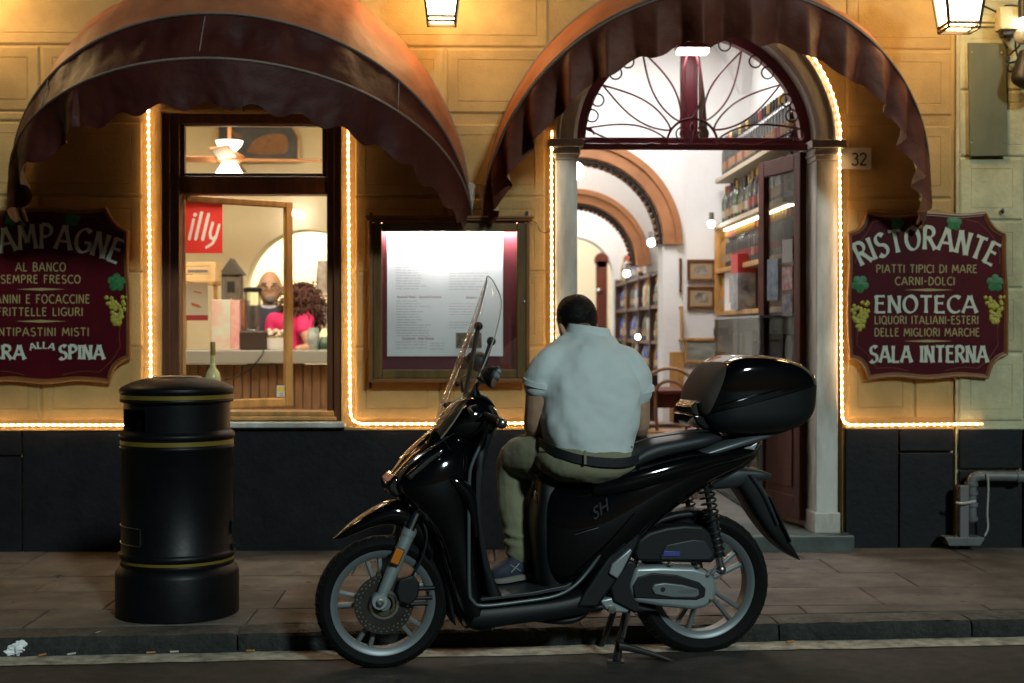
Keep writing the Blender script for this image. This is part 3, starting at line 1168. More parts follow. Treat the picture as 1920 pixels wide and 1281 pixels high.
def text2d(s, tw, h, th, flare=0.0, track=.17, word=None):
    """quads of the text in metres, baseline origin, centred; letters as separate (cx, list of (L, R))"""
    adv, xs_ = 0, []
    for ch in s:
        w = .34 if ch == ' ' else GL[ch][0]
        xs_.append(adv)
        adv += w + track
    adv -= track
    kx = tw / adv
    out = []
    wi = 0
    for ch, x0 in zip(s, xs_):
        if ch == ' ':
            wi += 1
            continue
        if word is not None and wi != word: continue
        w, st = GL[ch]
        cxm = (x0 + w / 2) * kx - tw / 2
        quads = []
        for pl in st:
            if len(pl) == 2 and flare:
                (xa, ya), (xb, yb_) = pl
                pl = [(xa + (xb - xa) * k / 8, ya + (yb_ - ya) * k / 8) for k in range(9)]
            p2 = [((x - w / 2) * kx, y * h) for x, y in pl]
            n = len(p2)
            wd_ = []
            for i in range(n):
                u = abs(2 * i / (n - 1) - 1)
                wd_.append(th * (1 + flare * u ** 3))
            if flare:      # broad-nib contrast: thin along the nib angle, thick across it
                for i in range(n):
                    a_, b_ = p2[max(i - 1, 0)], p2[min(i + 1, n - 1)]
                    an = math.atan2(b_[1] - a_[1], b_[0] - a_[0])
                    wd_[i] *= .42 + .75 * abs(math.sin(an - R(28)))
            quads.append(G().ribbon(p2, wd_))
        out.append((cxm, quads))
    return out


def put_text(g, letters, place, dy=0.0):
    for li, (cxm, quads) in enumerate(letters):
        for qi, (L, Rr) in enumerate(quads):
            vs = []
            for a, b in zip(L, Rr):
                vs += [place(cxm, a[0], a[1], qi * .0006 + (li % 2) * .00025 + dy), place(cxm, b[0], b[1], qi * .0006 + (li % 2) * .00025 + dy)]
            fs = [[2 * i, 2 * i + 1, 2 * i + 3, 2 * i + 2] for i in range(len(L) - 1)]
            g.add(vs, fs)


U = xf(1001) - xf(1000)         # metres per photo pixel on the facade


def sign(label, cxp, ks, lines, grapes_both, yb_=-.02):
    c = W(cxp, 555, yb_); c = V((c.x, yb_, c.z))
    t = thing('wall_sign', label, 'sign', c, 'painted burgundy restaurant signs')
    yf = yb_ - .030
    # outline with scooped corners, photo px relative to (1736, 555)
    o = []
    o += spline([(-114, 155, 0), (-60, 151, 0), (0, 155, 0), (60, 151, 0), (109, 155, 0)], 6)
    o += spline([(109, 155, 0), (118, 138, 0), (130, 124, 0), (146, 115, 0)], 5)
    o += spline([(146, 115, 0), (146, 60, 0), (150, 0, 0), (150, -60, 0), (150, -110, 0)], 5)
    o += spline([(150, -110, 0), (136, -116, 0), (122, -130, 0), (114, -153, 0)], 5)
    o += spline([(114, -153, 0), (60, -149, 0), (0, -154, 0), (-60, -149, 0), (-111, -154, 0)], 6)
    o += spline([(-111, -154, 0), (-118, -134, 0), (-130, -120, 0), (-146, -115, 0)], 5)
    o += spline([(-146, -115, 0), (-150, -50, 0), (-150, 0, 0), (-147, 60, 0), (-149, 117, 0)], 5)
    o += spline([(-149, 117, 0), (-134, 122, 0), (-122, 134, 0), (-114, 155, 0)], 5)
    q = []
    for p in o:
        if not q or (p - q[-1]).length > .5: q.append(p)
    if (q[0] - q[-1]).length < .5: q.pop()
    o = [V((p.x * U * ks, 0, p.y * U * ks)) for p in q]
    g = G()
    g.prism([c + p for p in o], V((0, -.030, 0)))
    ob('board', g, M_burg, t, smooth=False)
    g = G()
    for k, r in ((1.0, .0105), (.972, .004)):
        g.tube([c + V((p.x * k, -.031, p.z * k)) for p in o], r, 7, closed=True)
    ob('border', g, M_trim, t)
    # thin painted inner line
    g = G()
    for seg in ((-104, 138, -40, 142), (45, 142, 96, 138), (-135, 95, -137, 60), (133, 95, 137, 60), (-137, -40, -134, -92), (134, -92, 137, -40), (-96, -136, -36, -141), (32, -141, 96, -136), (-134, -92, -96, -136), (134, -92, 96, -136), (-104, 138, -135, 95), (96, 138, 133, 95)):
        a = V((seg[0] * U * ks, 0, seg[1] * U * ks)); b = V((seg[2] * U * ks, 0, seg[3] * U * ks))
        m = (a + b) / 2 + (b - a).cross(V((0, 1, 0))) * .06
        g = G(); g.tube([c + V((0, -.0305, 0)) + x for x in spline([a, m, b], 5)], .0014, 4)
        ob('painted_scroll', g, M_trim, t)
    gd = G()
    for ln in lines:
        kind, s, x0, x1, y0, y1 = ln[:6]
        if kind == 'div':
            cx, cz = c.x + ((x0 + x1) / 2 - cxp) * U, c.z + (555 - y0) * U
            hw = (x1 - x0) / 2 * U
            gd.add([(cx - hw, yf - .002, cz), (cx, yf - .002, cz - .008), (cx + hw, yf - .002, cz), (cx, yf - .002, cz + .008)], [[0, 1, 2, 3]])
            ob('divider', gd, M_gold_ink, t, smooth=False, rec=False)
            gd = G()
            continue
        h = (y1 - y0) * U
        tw = (x1 - x0) * U
        mx_ = c.x + ((x0 + x1) / 2 - cxp) * U
        zb_ = c.z + (555 - y1) * U
        if kind == 'arc':
            sag = ln[6] * U
            Rr = ((tw / 2) ** 2 + sag ** 2) / (2 * sag)

            def place(cm, lx, ly, dy, Rr=Rr, mx_=mx_, zb_=zb_):
                a = cm / Rr
                rr = Rr + ly
                # letter stays rigid: rotate about its own foot
                fx, fz = Rr * math.sin(a), Rr * math.cos(a) - Rr
                return V((mx_ + fx + lx * math.cos(a) + ly * math.sin(a), yf - .0022 - dy, zb_ + fz - lx * math.sin(a) + ly * math.cos(a)))
            big = ln[7] if len(ln) > 7 else True
            style = ((6.0 if big else 2.6) * U, .45, .15)
        else:
            def place(cm, lx, ly, dy, mx_=mx_, zb_=zb_):
                return V((mx_ + cm + lx, yf - .0022 - dy, zb_ + ly))
            style = (4.9 * U, .5, .17) if kind == 'big' else (2.0 * U, .0, .2)
        for wi in range(len(s.split(' '))):
            gt = G()
            put_text(gt, text2d(s, tw, h, *style, word=wi), place)
            ob('lettering', gt, M_gold_ink if kind == 'small' else M_cream_ink, t, smooth=False, rec=False)
    rnd = random.Random(3)

    def leaf(x, z, s, rot):
        g = G()
        cc = V((c.x + x * U * ks, yf - .003, c.z + z * U * ks))
        pts = []
        for i in range(30):
            a = 2 * PI * i / 30
            r = s * U * (.72 + .28 * abs(math.cos(2.5 * a)) ** .7 + .06 * math.sin(15 * a))
            pts.append(cc + V((r * math.cos(a + rot), 0, r * math.sin(a + rot))))
        g.add(pts + [cc + V((0, -.004, 0))], [[i, (i + 1) % 30, 30] for i in range(30)])
        ob('vine_leaf', g, M_green, t, smooth=False)

    def grapes(x, z):
        g = G()
        for i in range(60):
            v = rnd.random()
            w = 18 * (1 - v ** 1.2) + 3
            px, pz = x + rnd.uniform(-w, w), z - v * 52
            g.ball((c.x + px * U * ks, yf - .001, c.z + pz * U * ks), (4.2 * U, .005, 4.2 * U), 7, 5)
        ob('grape_bunch', g, M_grape, t)
    for sd_ in ((-1, 1) if grapes_both else (1, -1)):
        grapes(sd_ * 128, -2 if sd_ > 0 else -12)
        leaf(sd_ * 128, 24 if sd_ > 0 else 22, 17, .3 * sd_)
    leaf(-58, 136, 13, 1.2); leaf(50, 137, 15, .2)
    return t


sign('burgundy sign reading RISTORANTE, right of the door', 1736, 1.0, [
    ('arc', 'RISTORANTE', 1606, 1862, 425, 468, 34), ('small', 'PIATTI TIPICI DI MARE', 1639, 1829, 497, 512), ('small', 'CARNI-DOLCI', 1675, 1787, 520, 535),
    ('div', '', 1691, 1784, 544, 544), ('big', 'ENOTECA', 1637, 1829, 555, 587), ('small', 'LIQUORI ITALIANI-ESTERI', 1636, 1832, 593, 608), ('small', 'DELLE MIGLIORI MARCHE', 1636, 1834, 616, 631),
    ('div', '', 1691, 1784, 640, 640), ('big', 'SALA INTERNA', 1627, 1850, 649, 680)], True)
sign('burgundy sign ending AMPAGNE, cut by the left photo edge', 86, 1.035, [
    ('arc', 'CHAMPAGNE', -52, 222, 423, 468, 30), ('small', 'AL BANCO', 34, 125, 494, 510), ('small', 'SEMPRE FRESCO', 7, 152, 517, 532),
    ('div', '', 35, 125, 543, 543), ('small', 'PANINI E FOCACCINE', -14, 169, 553, 569), ('small', 'FRITTELLE LIGURI', 0, 156, 577, 592),
    ('div', '', 32, 127, 602, 602), ('small', 'ANTIPASTINI MISTI', -12, 167, 614, 629), ('big', 'BIRRA', -40, 50, 646, 672), ('big', 'SPINA', 113, 195, 646, 672), ('arc', 'ALLA', 60, 104, 640, 652, 4, False)], True)

# house number
t = thing('house_number', 'white marble tile with number 32 beside the door arch', 'house number', F(1605, 316, -.02))
g = G(); pxbox(g, 1578, 277, 1634, 317, -.034, .016)
ob('tile', g, mat('tile marble', (.50, .47, .40), .4, var=.08), t, smooth=False, bev=.003)
g = G()
put_text(g, text2d('32', 28 * U, 23 * U, 3.4 * U, .0, .12), lambda cm, lx, ly, dy: V((xf(1607) + cm + lx, -.0362 - dy, zf(309) + ly)))
ob('numerals', g, M_ironblack, t, smooth=False, rec=False)

# ================================================================== MENU CASE
mc = thing('menu_case', 'brown wooden wall case holding a lit menu sheet between window and door', 'menu case', F(843, 716, 0))
x0, x1, z0, z1 = xf(694), xf(992), zf(716), zf(413)


def rail(x0, x1, z0, z1, w, y0, y1, name, mt, parent, bev=.004):
    g = G()
    g.box((x0, y0, z0), (x0 + w, y1, z1)); g.box((x1 - w, y0, z0), (x1, y1, z1))
    g.box((x0 + w + .0003, y0, z1 - w), (x1 - w - .0003, y1, z1)); g.box((x0 + w + .0003, y0, z0), (x1 - w - .0003, y1, z0 + w))
    return ob(name, g, mt, parent, smooth=False, bev=bev)


rail(x0, x1, z0, z1, .022, -.105, -.019, 'outer_moulding', M_trim, mc)
M_olivewood = mat('olive brown stained wood', (.115, .062, .012), .42, var=.35, vscale=4, stretch=(5, 5, .8))
rail(x0 + .0225, x1 - .0225, z0 + .0225, z1 - .0225, .052, -.100, -.078, 'door_frame', M_olivewood, mc, .006)
g = G(); g.box((x0 + .02, -.024, z0 + .02), (x1 - .02, -.0195, z1 - .02))
ob('felt_backing', g, M_maroon, mc, smooth=False)
g = G()
for k in range(22):       # a sheet that curls slightly at its foot
    pass
px0, px1, pz0, pz1 = xf(726, -.03), xf(943, -.03), zf(668, -.03), zf(434, -.03)
NX, NZ = 12, 12
vs = [V((px0 + (px1 - px0) * i / NX, -.030 - .003 * noise.noise(V((i * .3, j * .3, 0))), pz0 + (pz1 - pz0) * j / NZ)) for j in range(NZ + 1) for i in range(NX + 1)]
g.add(vs, [[j * (NX + 1) + i, j * (NX + 1) + i + 1, (j + 1) * (NX + 1) + i + 1, (j + 1) * (NX + 1) + i] for j in range(NZ) for i in range(NX)])
ms = ob('menu_sheet', g, M_paper, mc)
g = G()
rnd = random.Random(11)


def row_(xa, xb, y):
    x = xa
    while x < xb:
        w = rnd.uniform(5, 14)
        g.add([W(x, y, -.0345), W(min(x + w, xb), y, -.0345), W(min(x + w, xb), y + 1.3, -.0345), W(x, y + 1.3, -.0345)], [[0, 1, 2, 3]])
        x += w + 2
for (xa, xb, ya, yb_) in ((742, 815, 466, 546), (842, 925, 462, 548), (743, 812, 564, 632), (842, 900, 564, 618)):
    y = ya
    while y < yb_:
        if rnd.random() < .86:
            row_(xa, xa + (xb - xa) * rnd.uniform(.5, 1), y)
        y += 5
for y in (641, 646, 652): row_(742, 800, y); row_(806, 834, y + 2)
ob('printed_rows', g, mat('pale grey print', (.55, .53, .54), .7), ms, smooth=False, rec=False, kind='stuff')


def btext(s, c, right, up, h, mt, parent, name, bold=0.0, shear=0.0, align='CENTER', ext=0.0, spacing=1.0):
    """flat lettering as a mesh, placed at c with given axes"""
    cu = bpy.data.curves.new(name, 'FONT')
    cu.body = s; cu.size = 1; cu.align_x = align; cu.offset = bold; cu.shear = shear; cu.resolution_u = 3; cu.extrude = ext; cu.space_character = spacing
    o = bpy.data.objects.new(name, cu)
    COL.objects.link(o)
    dg = bpy.context.evaluated_depsgraph_get()
    me = bpy.data.meshes.new_from_object(o.evaluated_get(dg))
    vs = [v.co.copy() for v in me.vertices]
    fs = [list(p.vertices) for p in me.polygons]
    bpy.data.objects.remove(o)
    bpy.data.meshes.remove(me)
    right, up = V(right).normalized(), V(up).normalized()
    nn = right.cross(up)
    g = G()
    g.add([V(c) + right * v.x * h + up * v.y * h + nn * v.z * h for v in vs], fs)
    return ob(name, g, mt, parent, smooth=False, rec=False)


X_, Z_ = V((1, 0, 0)), V((0, 0, 1))
btext('Menù', W(763, 459, -.0345), X_, Z_, .055, M_ink, ms, 'menu_heading')
for s, px, py in (('Primi Piatti', 866, 452), ('Secondi Piatti - Second Courses', 786, 559), ('Dessert', 884, 560), ('Contorni - Side Dishes', 784, 637)):
    btext(s, W(px, py, -.0345), X_, Z_, .020, mat('dark red print', (.22, .06, .06), .7), ms, 'menu_heading', bold=.012)
g = G(); pxbox(g, 855, 624, 903, 653, -.0352, .001)
ob('printed_photo', g, mat('photo print', (.05, .035, .03), .5, col2=(.35, .28, .2), vscale=30), ms, smooth=False)
g = G(); g.box((x0 + .072, -.082, z0 + .072), (x1 - .072, -.078, z1 - .072))
ob('case_glass', g, glass('menu glass', (.97, .97, .97), .07, .02), mc, smooth=False)
g = G(); g.box((x0 + .06, -.074, z1 - .066), (x1 - .06, -.050, z1 - .050))
ob('light_strip', g, emit('case strip light', (1, .97, .94), 240), mc, smooth=False)
g = G()
g.box((x0 - .018, -.135, z1 + .001), (x1 + .022, -.018, z1 + .016)); g.box((x0 - .012, -.125, z1 - .012), (x1 + .016, -.1055, z1 + .0005))
ob('drip_cap', g, M_trim, mc, smooth=False, bev=.004)
g = G(); g.ball(W(983, 566, -.102), (.010, .008, .010), 10, 6)
ob('lock', g, M_steel, mc)
for px, py in ((696, 404), (988, 402), (695, 722)):
    g = G(); p = W(px, py, -.021); g.box((p.x - .008, -.026, p.z - .018), (p.x + .008, -.0195, p.z + .018))
    ob('hook', g, M_ironblack, mc, smooth=False)
g = G(); g.tube(spline([W(992, 413, -.05), W(1006, 418, -.03), W(1012, 432, -.03), W(1022, 437, -.03), W(1030, 432, -.05)], 6), .0028, 5)
ob('supply_wire', g, M_ironblack, mc)

# ================================================================== LITTER BIN
bc = GZ(333, 1149, ZP)
bk = (CM @ V((0, 0, -1))).dot(bc - CAM) / FPX       # metres per photo pixel at the bin
bz = lambda py: CAM.z - (py - 621.5) * bk
bin_ = thing('litter_bin', 'black cylindrical street litter bin with gold bands on the pavement', 'litter bin', bc, None)
q = lambda r, py: (r * bk, bz(py) - ZP)


def lath(prof, name, mt, n=56, **kw):
    g = G(); g.lathe(prof, bc, n=n, **kw)
    return ob(name, g, mt, bin_, ang=50)


lath([(.001, .002), (110 * bk, .002), (113.5 * bk, .008), q(113.5, 1072), q(112, 1067), q(105, 1057), q(100, 1054), (90 * bk, q(0, 1054)[1])], 'base', M_bin)
lath([q(99, 1056), q(104, 1056), q(105, 1053), q(104, 1050), q(101.5, 1049.5), q(101.5, 1044), q(104.5, 1043), q(107, 1039), q(107, 1034), q(104, 1031), q(102.5, 1029), q(102.5, 843), q(104, 841), q(105.5, 838), q(104, 834), q(103, 833),
      q(103, 823), q(104, 822), q(106, 818), q(106, 814), q(104, 811), q(99, 808), q(98, 806), q(90, 806)], 'body', M_bin)
for r, a, b in ((103.4, 1049.3, 1044.2), (104.2, 832, 824), (104.2, 747.5, 740)):
    lath([q(r - 1.5, a), q(r, a), q(r, b), q(r - 1.5, b)], 'gold_band', M_gold)
g = G()
A0, A1 = 180 + 8, 180 + 66           # the mouth of the bin, degrees round its axis
g.lathe([q(97.5, 807), q(97.5, 818 - 12)], bc, n=56)
g.lathe([q(97.5, 806), q(97.5, 766)], bc, n=48, a0=A1, a1=A0 + 360)
g.lathe([q(97.5, 766), q(97.5, 755), q(103, 754), q(104.5, 751), q(103, 748), q(103, 739), q(104.5, 737), q(105.5, 733), q(104, 729)], bc, n=56)
for a in (A0, A1):
    d = V((math.cos(R(a)), math.sin(R(a)), 0))
    zc = [bz(806), bz(766)]
    g.add([bc + d * 97.5 * bk + V((0, 0, zc[0] - ZP)), bc + d * 78 * bk + V((0, 0, zc[0] - ZP)), bc + d * 78 * bk + V((0, 0, zc[1] - ZP)), bc + d * 97.5 * bk + V((0, 0, zc[1] - ZP))], [[0, 1, 2, 3]])
ob('head', g, M_bin, bin_, ang=50, rec=False)
lath([q(78, 807), q(78, 765), q(97, 765)], 'liner', mat('dark liner', (.0015, .0015, .0015), .9, spec=.05))
lath([q(104, 730), q(102, 727), q(97, 724), q(84, 718), q(64, 712), q(45, 709), q(40, 708)], 'lid', M_bin)
g = G(); g.lathe([q(46, 709.5), q(44, 707), q(30, 706), q(28, 707.2), q(.1, 707)], bc, n=40)
ob('ash_plate', g, mat('tarnished metal', (.22, .2, .18), .35, metal=1, var=.4, vscale=20, bump=.002), bin_)
g = G()
rl = 103.3 * bk


def cyl(deg, py): return bc + V((rl * math.cos(R(deg)), rl * math.sin(R(deg)), bz(py) - ZP))


for py in (981, 1013):
    g.tube([cyl(a, py + (0)) for a in range(186, 243, 3)], .0022, 5)
g.tube([cyl(242, 981), cyl(242, 1013)], .0016, 5)
ob('label_frame', g, M_steel, bin_)
for a, b in ((cyl(190, 1032), cyl(190, 1026) + V((.012, -.01, 0))), (cyl(352, 975) - V((0, .01, 0)), cyl(352, 1000) + V((.008, .01, 0))), (cyl(354, 1018) - V((0, .012, 0)), cyl(354, 1032) + V((.012, .01, 0)))):
    g = G(); g.box(a, b); ob('hinge_lug', g, M_bin, bin_, smooth=False, bev=.002)

# ================================================================== RIGHT-HAND WALL FITTINGS
t = thing('blank_plate', 'blank weathered olive metal plate screwed to the pale stone wall', 'wall plate', F(1853, 292, -.05))
g = G()
a, b, c_, d = W(1815, 80, -.062), W(1887, 81, -.062), W(1890, 292, -.062), W(1819, 293, -.062)
g.prism([a, b, c_, d], V((0, .012, 0)))
ob('plate', g, M_olive, t, smooth=False, bev=.002)
for px, py in ((1822, 98), (1878, 99), (1822, 268), (1883, 267)):
    g = G(); g.ball(W(px, py, -.063), (.006, .003, .006), 8, 5); ob('screw', g, M_steel, t)
t = thing('junction_box', 'beige cable box with black cables at the top right of the stone wall', 'junction box', F(1900, 62, -.05))
g = G(); pxbox(g, 1876, 12, 1918, 54, -.16, .10); ob('box', g, M_stone, t, smooth=False, bev=.006)
g = G(); pxbox(g, 1882, 54.5, 1912, 66, -.13, .08); ob('gland_plate', g, M_ironblack, t, smooth=False, bev=.004)
for pts in (((1890, 64), (1881, 74), (1884, 84), (1890, 90)), ((1900, 66), (1912, 84), (1896, 100), (1887, 112), (1892, 118), (1906, 116), (1912, 124), (1908, 132), (1894, 134), (1889, 128), (1893, 108)), ((1905, 66), (1904, 88), (1908, 106)), ((1830, 5), (1852, 15), (1876, 26)), ((1876, 24), (1888, 10), (1925, 14))):
    g = G(); g.tube(spline([W(x, y, -.09) for x, y in pts], 6), .006, 6)
    ob('cable', g, M_ironblack, t)
t = thing('floodlight', 'small bright bulb and grey ball fitting at the right edge above dark cables', 'spotlight', F(1918, 60, -.08))
g = G(); g.ball(W(1919, 42, -.2), .028, 12, 8); ob('bulb', g, M_bulb, t)
g = G(); g.ball(W(1919, 67, -.17), (.055, .05, .05), 16, 10); ob('ball_fitting', g, mat('grey ball', (.4, .39, .33), .5), t)
g = G(); g.tube([W(1919, 0, -.2), W(1919, 34, -.2)], .03, 10); ob('socket', g, M_ironblack, t)
g = G(); g.loft([(W(1912, 95, -.16), W(1935, 95, -.16), V((0, .03, 0))), (W(1902, 125, -.16), W(1945, 118, -.16), V((0, .06, 0))), (W(1897, 150, -.16), W(1955, 165, -.16), V((0, .07, 0))), (W(1915, 165, -.16), W(1950, 172, -.16), V((0, .03, 0)))]); ob('shade', g, M_ironblack, t)
for px, py in ((1880, 396), (1744, 360)):
    g = G(); p = W(px, py, -.045 if px > 1800 else -.021); g.ball(p, (.011, .008, .016), 7, 5)
    o = ob('wall_bolt', g, M_ironblack, None)
    tag(o, 'small dark bolt stub in the %s' % ('pale stone block above the right sign' if px > 1800 else 'yellow wall right of the door awning'), 'bolt')
# drain pipe low on the plinth
t = thing('drain_pipe', 'grey elbow drain pipe with channel and white cable on the black plinth', 'pipe', F(1812, 1024, -.1))
yp = -.11
g = G(); g.tube(spline([W(1925, 894, yp), W(1850, 893, yp), W(1834, 893, yp), W(1824, 899, yp), W(1821, 910, yp), W(1821, 978, yp)], 5), .030, 12); ob('pipe', g, M_pipe, t)
g = G()
for py in (912, 928, 950, 976):
    g.lathe([(.031, 0), (.038, .002), (.038, .022), (.031, .024)], W(1821, py, yp), n=14)
g.lathe([(.031, 0), (.037, .002), (.037, .04), (.031, .042)], W(1905, 894, yp), (1, 0, 0), n=14)
ob('pipe_collar', g, M_pipe, t)
g = G(); pxbox(g, 1800, 911, 1817, 1010, -.14, .05); ob('channel', g, mat('grey channel', (.13, .125, .13), .5), t, smooth=False, bev=.004)
g = G(); g.prism([W(1772, 1008, -.15), W(1846, 1008, -.15), W(1846, 1012, -.15), W(1838, 1024, -.15), W(1780, 1024, -.15)], V((0, .10, 0))); ob('foot_guard', g, M_pipe, t, smooth=False, bev=.004)
g = G(); g.tube(spline([W(1851, 888, -.15), W(1853, 915, -.14), W(1851, 960, -.13), W(1852, 990, -.13), W(1846, 1005, -.13)], 5), .006, 6); g.tube(spline([W(1793, 943, -.15), W(1805, 944, -.165), W(1829, 940, -.15)], 4), .008, 6)
ob('white_cable', g, mat('dirty white cable', (.4, .39, .36), .6), t)

# litter along the kerb
def litter(name, label, cat, g, m, **kw):
    o = ob(name, g, m, None, **kw); tag(o, label, cat)


g = G()
rnd = random.Random(4)
p = GZ(33, 1229, 0)
g.ball(p + V((0, 0, .030)), (.052, .034, .030), 26, 18)
for v in g.v:
    d = v - p - V((0, 0, .030))
    k = noise.noise(v * 48) * .55 + noise.noise(v * 120) * .45
    v += d * k
    v.z = max(v.z, .002)
litter('crumpled_tissue', 'crumpled white tissue lying against the kerb at far left', 'tissue', g, M_paper, smooth=False)
g = G(); p = GZ(184, 1188, ZP); g.add([p + V(v) for v in ((-.016, 0, .003), (0, -.008, .006), (.017, .004, .012), (.004, .014, .007))], [[0, 1, 2], [0, 2, 3]])
litter('paper_scrap', 'small white paper scrap on the kerb top in front of the bin', 'scrap', g, M_paper, smooth=False)
for i, (px, py, ang, lab) in enumerate(((79, 1228, .9, 'orange cigarette butt in the gutter right of the crumpled tissue'), (134, 1226, .5, 'pale cigarette butt in the gutter left of the bin'), (283, 1223.5, .1, 'thin stub in the gutter below the left of the bin'), (327, 1222, 0, 'orange cigarette butt in the gutter directly below the bin'), (470, 1220, -.2, 'pale butt near the kerb joint right of the bin'), (1445, 1195, .1, 'yellowish cigarette butt in the gutter right of the rear wheel'), (1482, 1203, .3, 'small brown butt on the white line right of the rear wheel'))):
    g = G(); p = GZ(px, py, .012); d = V((math.cos(ang), math.sin(ang), .05))
    g.tube([p - d * .018, p + d * .004], .0045, 7); g.tube([p + d * .0041, p + d * .018], .0042, 7)
    litter('cigarette_butt', lab, 'cigarette butt', g, mat('butt paper %d' % (i % 2), ((.42, .19, .05), (.45, .42, .36))[i % 2], .8))
g = G(); p = GZ(110, 1080, ZP + .003); g.add([p + V(v) for v in ((-.03, 0, 0), (0, -.014, .005), (.03, .003, 0), (.0, .016, .004))], [[0, 1, 2], [0, 2, 3]])
litter('dry_leaf', 'dark dry leaf on the pavement left of the bin', 'leaf', g, mat('dead leaf', (.02, .013, .008), .8), smooth=False)
# ================================================================== INTERIOR SHELL
ZI = ZS + .002
YB = 2.96            # wall with the pictures
XR = 2.22            # right wall of the door room
M_floor = mat('worn grey floor tile', (.20, .19, .175), .45, var=.2, vscale=5, dirt=.3)


def st(name, g, m, **kw):
    return ob(name, g, m, None, kind='structure', **kw)


g = G(); g.add([(-4.6, TH, ZI), (4.2, TH, ZI), (4.2, 11, ZI), (-4.6, 11, ZI)], [[0, 1, 2, 3]])
st('interior_floor', g, M_floor, smooth=False)
g = G()
g.add([(XR, TH, ZI), (XR, YB + .02, ZI), (XR, YB + .02, 4.4), (XR, TH, 4.4)], [[0, 1, 2, 3]])
st('interior_wall_right', g, M_white, smooth=False)
g = G(); g.box((.02, TH + .001, ZI), (.12, 4.2, 4.4)); st('partition_wall', g, M_white, smooth=False)
# groin vault over the door room
g = G()
x0, x1, y0, y1 = .12, XR, TH, YB
zsp, rise = 2.78, 1.25
NX = NY = 30
vs = []
for j in range(NY + 1):
    for i in range(NX + 1):
        u, v = i / NX * 2 - 1, j / NY * 2 - 1
        vs.append((x0 + (x1 - x0) * i / NX, y0 + (y1 - y0) * j / NY, zsp + rise * max(math.sqrt(max(0, 1 - u * u)), math.sqrt(max(0, 1 - v * v)))))
g.add(vs, [[j * (NX + 1) + i, j * (NX + 1) + i + 1, (j + 1) * (NX + 1) + i + 1, (j + 1) * (NX + 1) + i] for j in range(NY) for i in range(NX)])
st('vaulted_ceiling', g, M_white, ang=20)
g = G(); g.box((-5, TH, 4.42), (5, 11, 4.5)); st('upper_ceiling', g, M_white, smooth=False)


def arch_wall(name, xa, xb, y, d, cx, cz, r, m, ztop=4.4, low=None):
    """wall slab with a round-headed opening"""
    g = G()
    N = 28
    I, O = [], []
    pts = [(cx - r, ZI)] + [(cx - r * math.cos(PI * i / N), cz + r * math.sin(PI * i / N)) for i in range(N + 1)] + [(cx + r, low or ZI)]
    out = [(xa, ZI)] + [(xa if i < N * .28 else (xb if i > N * .72 else xa + (xb - xa) * (i / N - .28) / .44), min(ztop, cz + (ztop - cz) * (1 if N * .28 <= i <= N * .72 else 1))) for i in range(N + 1)] + [(xb, low or ZI)]
    f = [V((p[0], y, p[1])) for p in pts]; o = [V((p[0], y, p[1])) for p in out]
    m_ = len(f)
    bk_ = [p + V((0, d, 0)) for p in f]
    ob_ = [p + V((0, d, 0)) for p in o]
    g.add(f + o + bk_ + ob_, [[i, i + 1, m_ + i + 1, m_ + i] for i in range(m_ - 1)] + [[i, i + 1, 2 * m_ + i + 1, 2 * m_ + i] for i in range(m_ - 1)] + [[2 * m_ + i, 2 * m_ + i + 1, 3 * m_ + i + 1, 3 * m_ + i] for i in range(m_ - 1)])
    return st(name, g, m, ang=30, rec=False)


def timber_arch(cx, cz, r, y, d, w, label, knobs):
    t = thing('timber_arch', label, 'arch', (cx, y, cz), 'brown timber arches inside the restaurant')
    g = G(); rs = []
    for i in range(41):
        a = PI * i / 40
        e = V((-math.cos(a), 0, math.sin(a))); c = V((cx, y, cz))
        rs.append([c + e * (r + q) + V((0, dy, 0)) for q, dy in ((0, .0), (.01, -.012), (w * .62, -.012), (w * .66, -.035), (w, -.035), (w, d), (0, d))])
    g.rings(rs); ob('face', g, M_archwood, t, ang=30)
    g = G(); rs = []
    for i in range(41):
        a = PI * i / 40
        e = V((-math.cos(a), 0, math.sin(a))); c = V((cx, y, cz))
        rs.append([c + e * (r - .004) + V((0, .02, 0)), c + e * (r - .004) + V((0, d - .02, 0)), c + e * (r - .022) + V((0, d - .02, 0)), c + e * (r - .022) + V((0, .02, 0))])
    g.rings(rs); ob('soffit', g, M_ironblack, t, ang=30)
    for i in range(2, 39):
        a = PI * i / 38.5
        g = G(); e = V((-math.cos(a), 0, math.sin(a)))
        g.ball(V((cx, y + .09, cz)) + e * (r - .035), .024, 8, 5)
        if i > 16: ob('knob', g, M_wood, t)
    return t


ca = W(1083, 458, YB)
ra = (W(1243, 458, YB) - ca).length
arch_wall('arched_wall', .12, 1.70, YB, .30, ca.x, ca.z, ra, M_white)
timber_arch(ca.x, ca.z, ra, YB - .02, .34, .155, 'nearer brown timber arch with dark knobs under it, left of the framed pictures', True)
g = G(); g.box((1.70, YB, ZI), (XR + .1, YB + .2, 4.4)); st('picture_wall', g, M_white, smooth=False)
g = G(); g.box((1.69, YB + .201, ZI), (XR + .1, YB + .9, 4.4)); st('pier', g, M_white, smooth=False)
y2 = 4.55
cb = W(1076, 498, y2); rb = (W(1192, 498, y2) - cb).length
arch_wall('second_arched_wall', -.6, 2.6, y2, .25, cb.x, cb.z, rb + .10, M_white, low=cb.z - .06)
timber_arch(cb.x, cb.z, rb, y2 - .02, .29, .13, 'farther brown timber arch seen through the nearer one', True)
y3 = 8.25
cc_ = W(1075, 520, y3); rc = (W(1150, 520, y3) - cc_).length
arch_wall('third_arched_wall', -2.0, 3.0, y3, .25, cc_.x, cc_.z, rc, M_white)
g = G(); g.box((-3, 10.2, ZI), (4, 10.3, 4.4)); st('end_wall', g, M_cream, smooth=False)
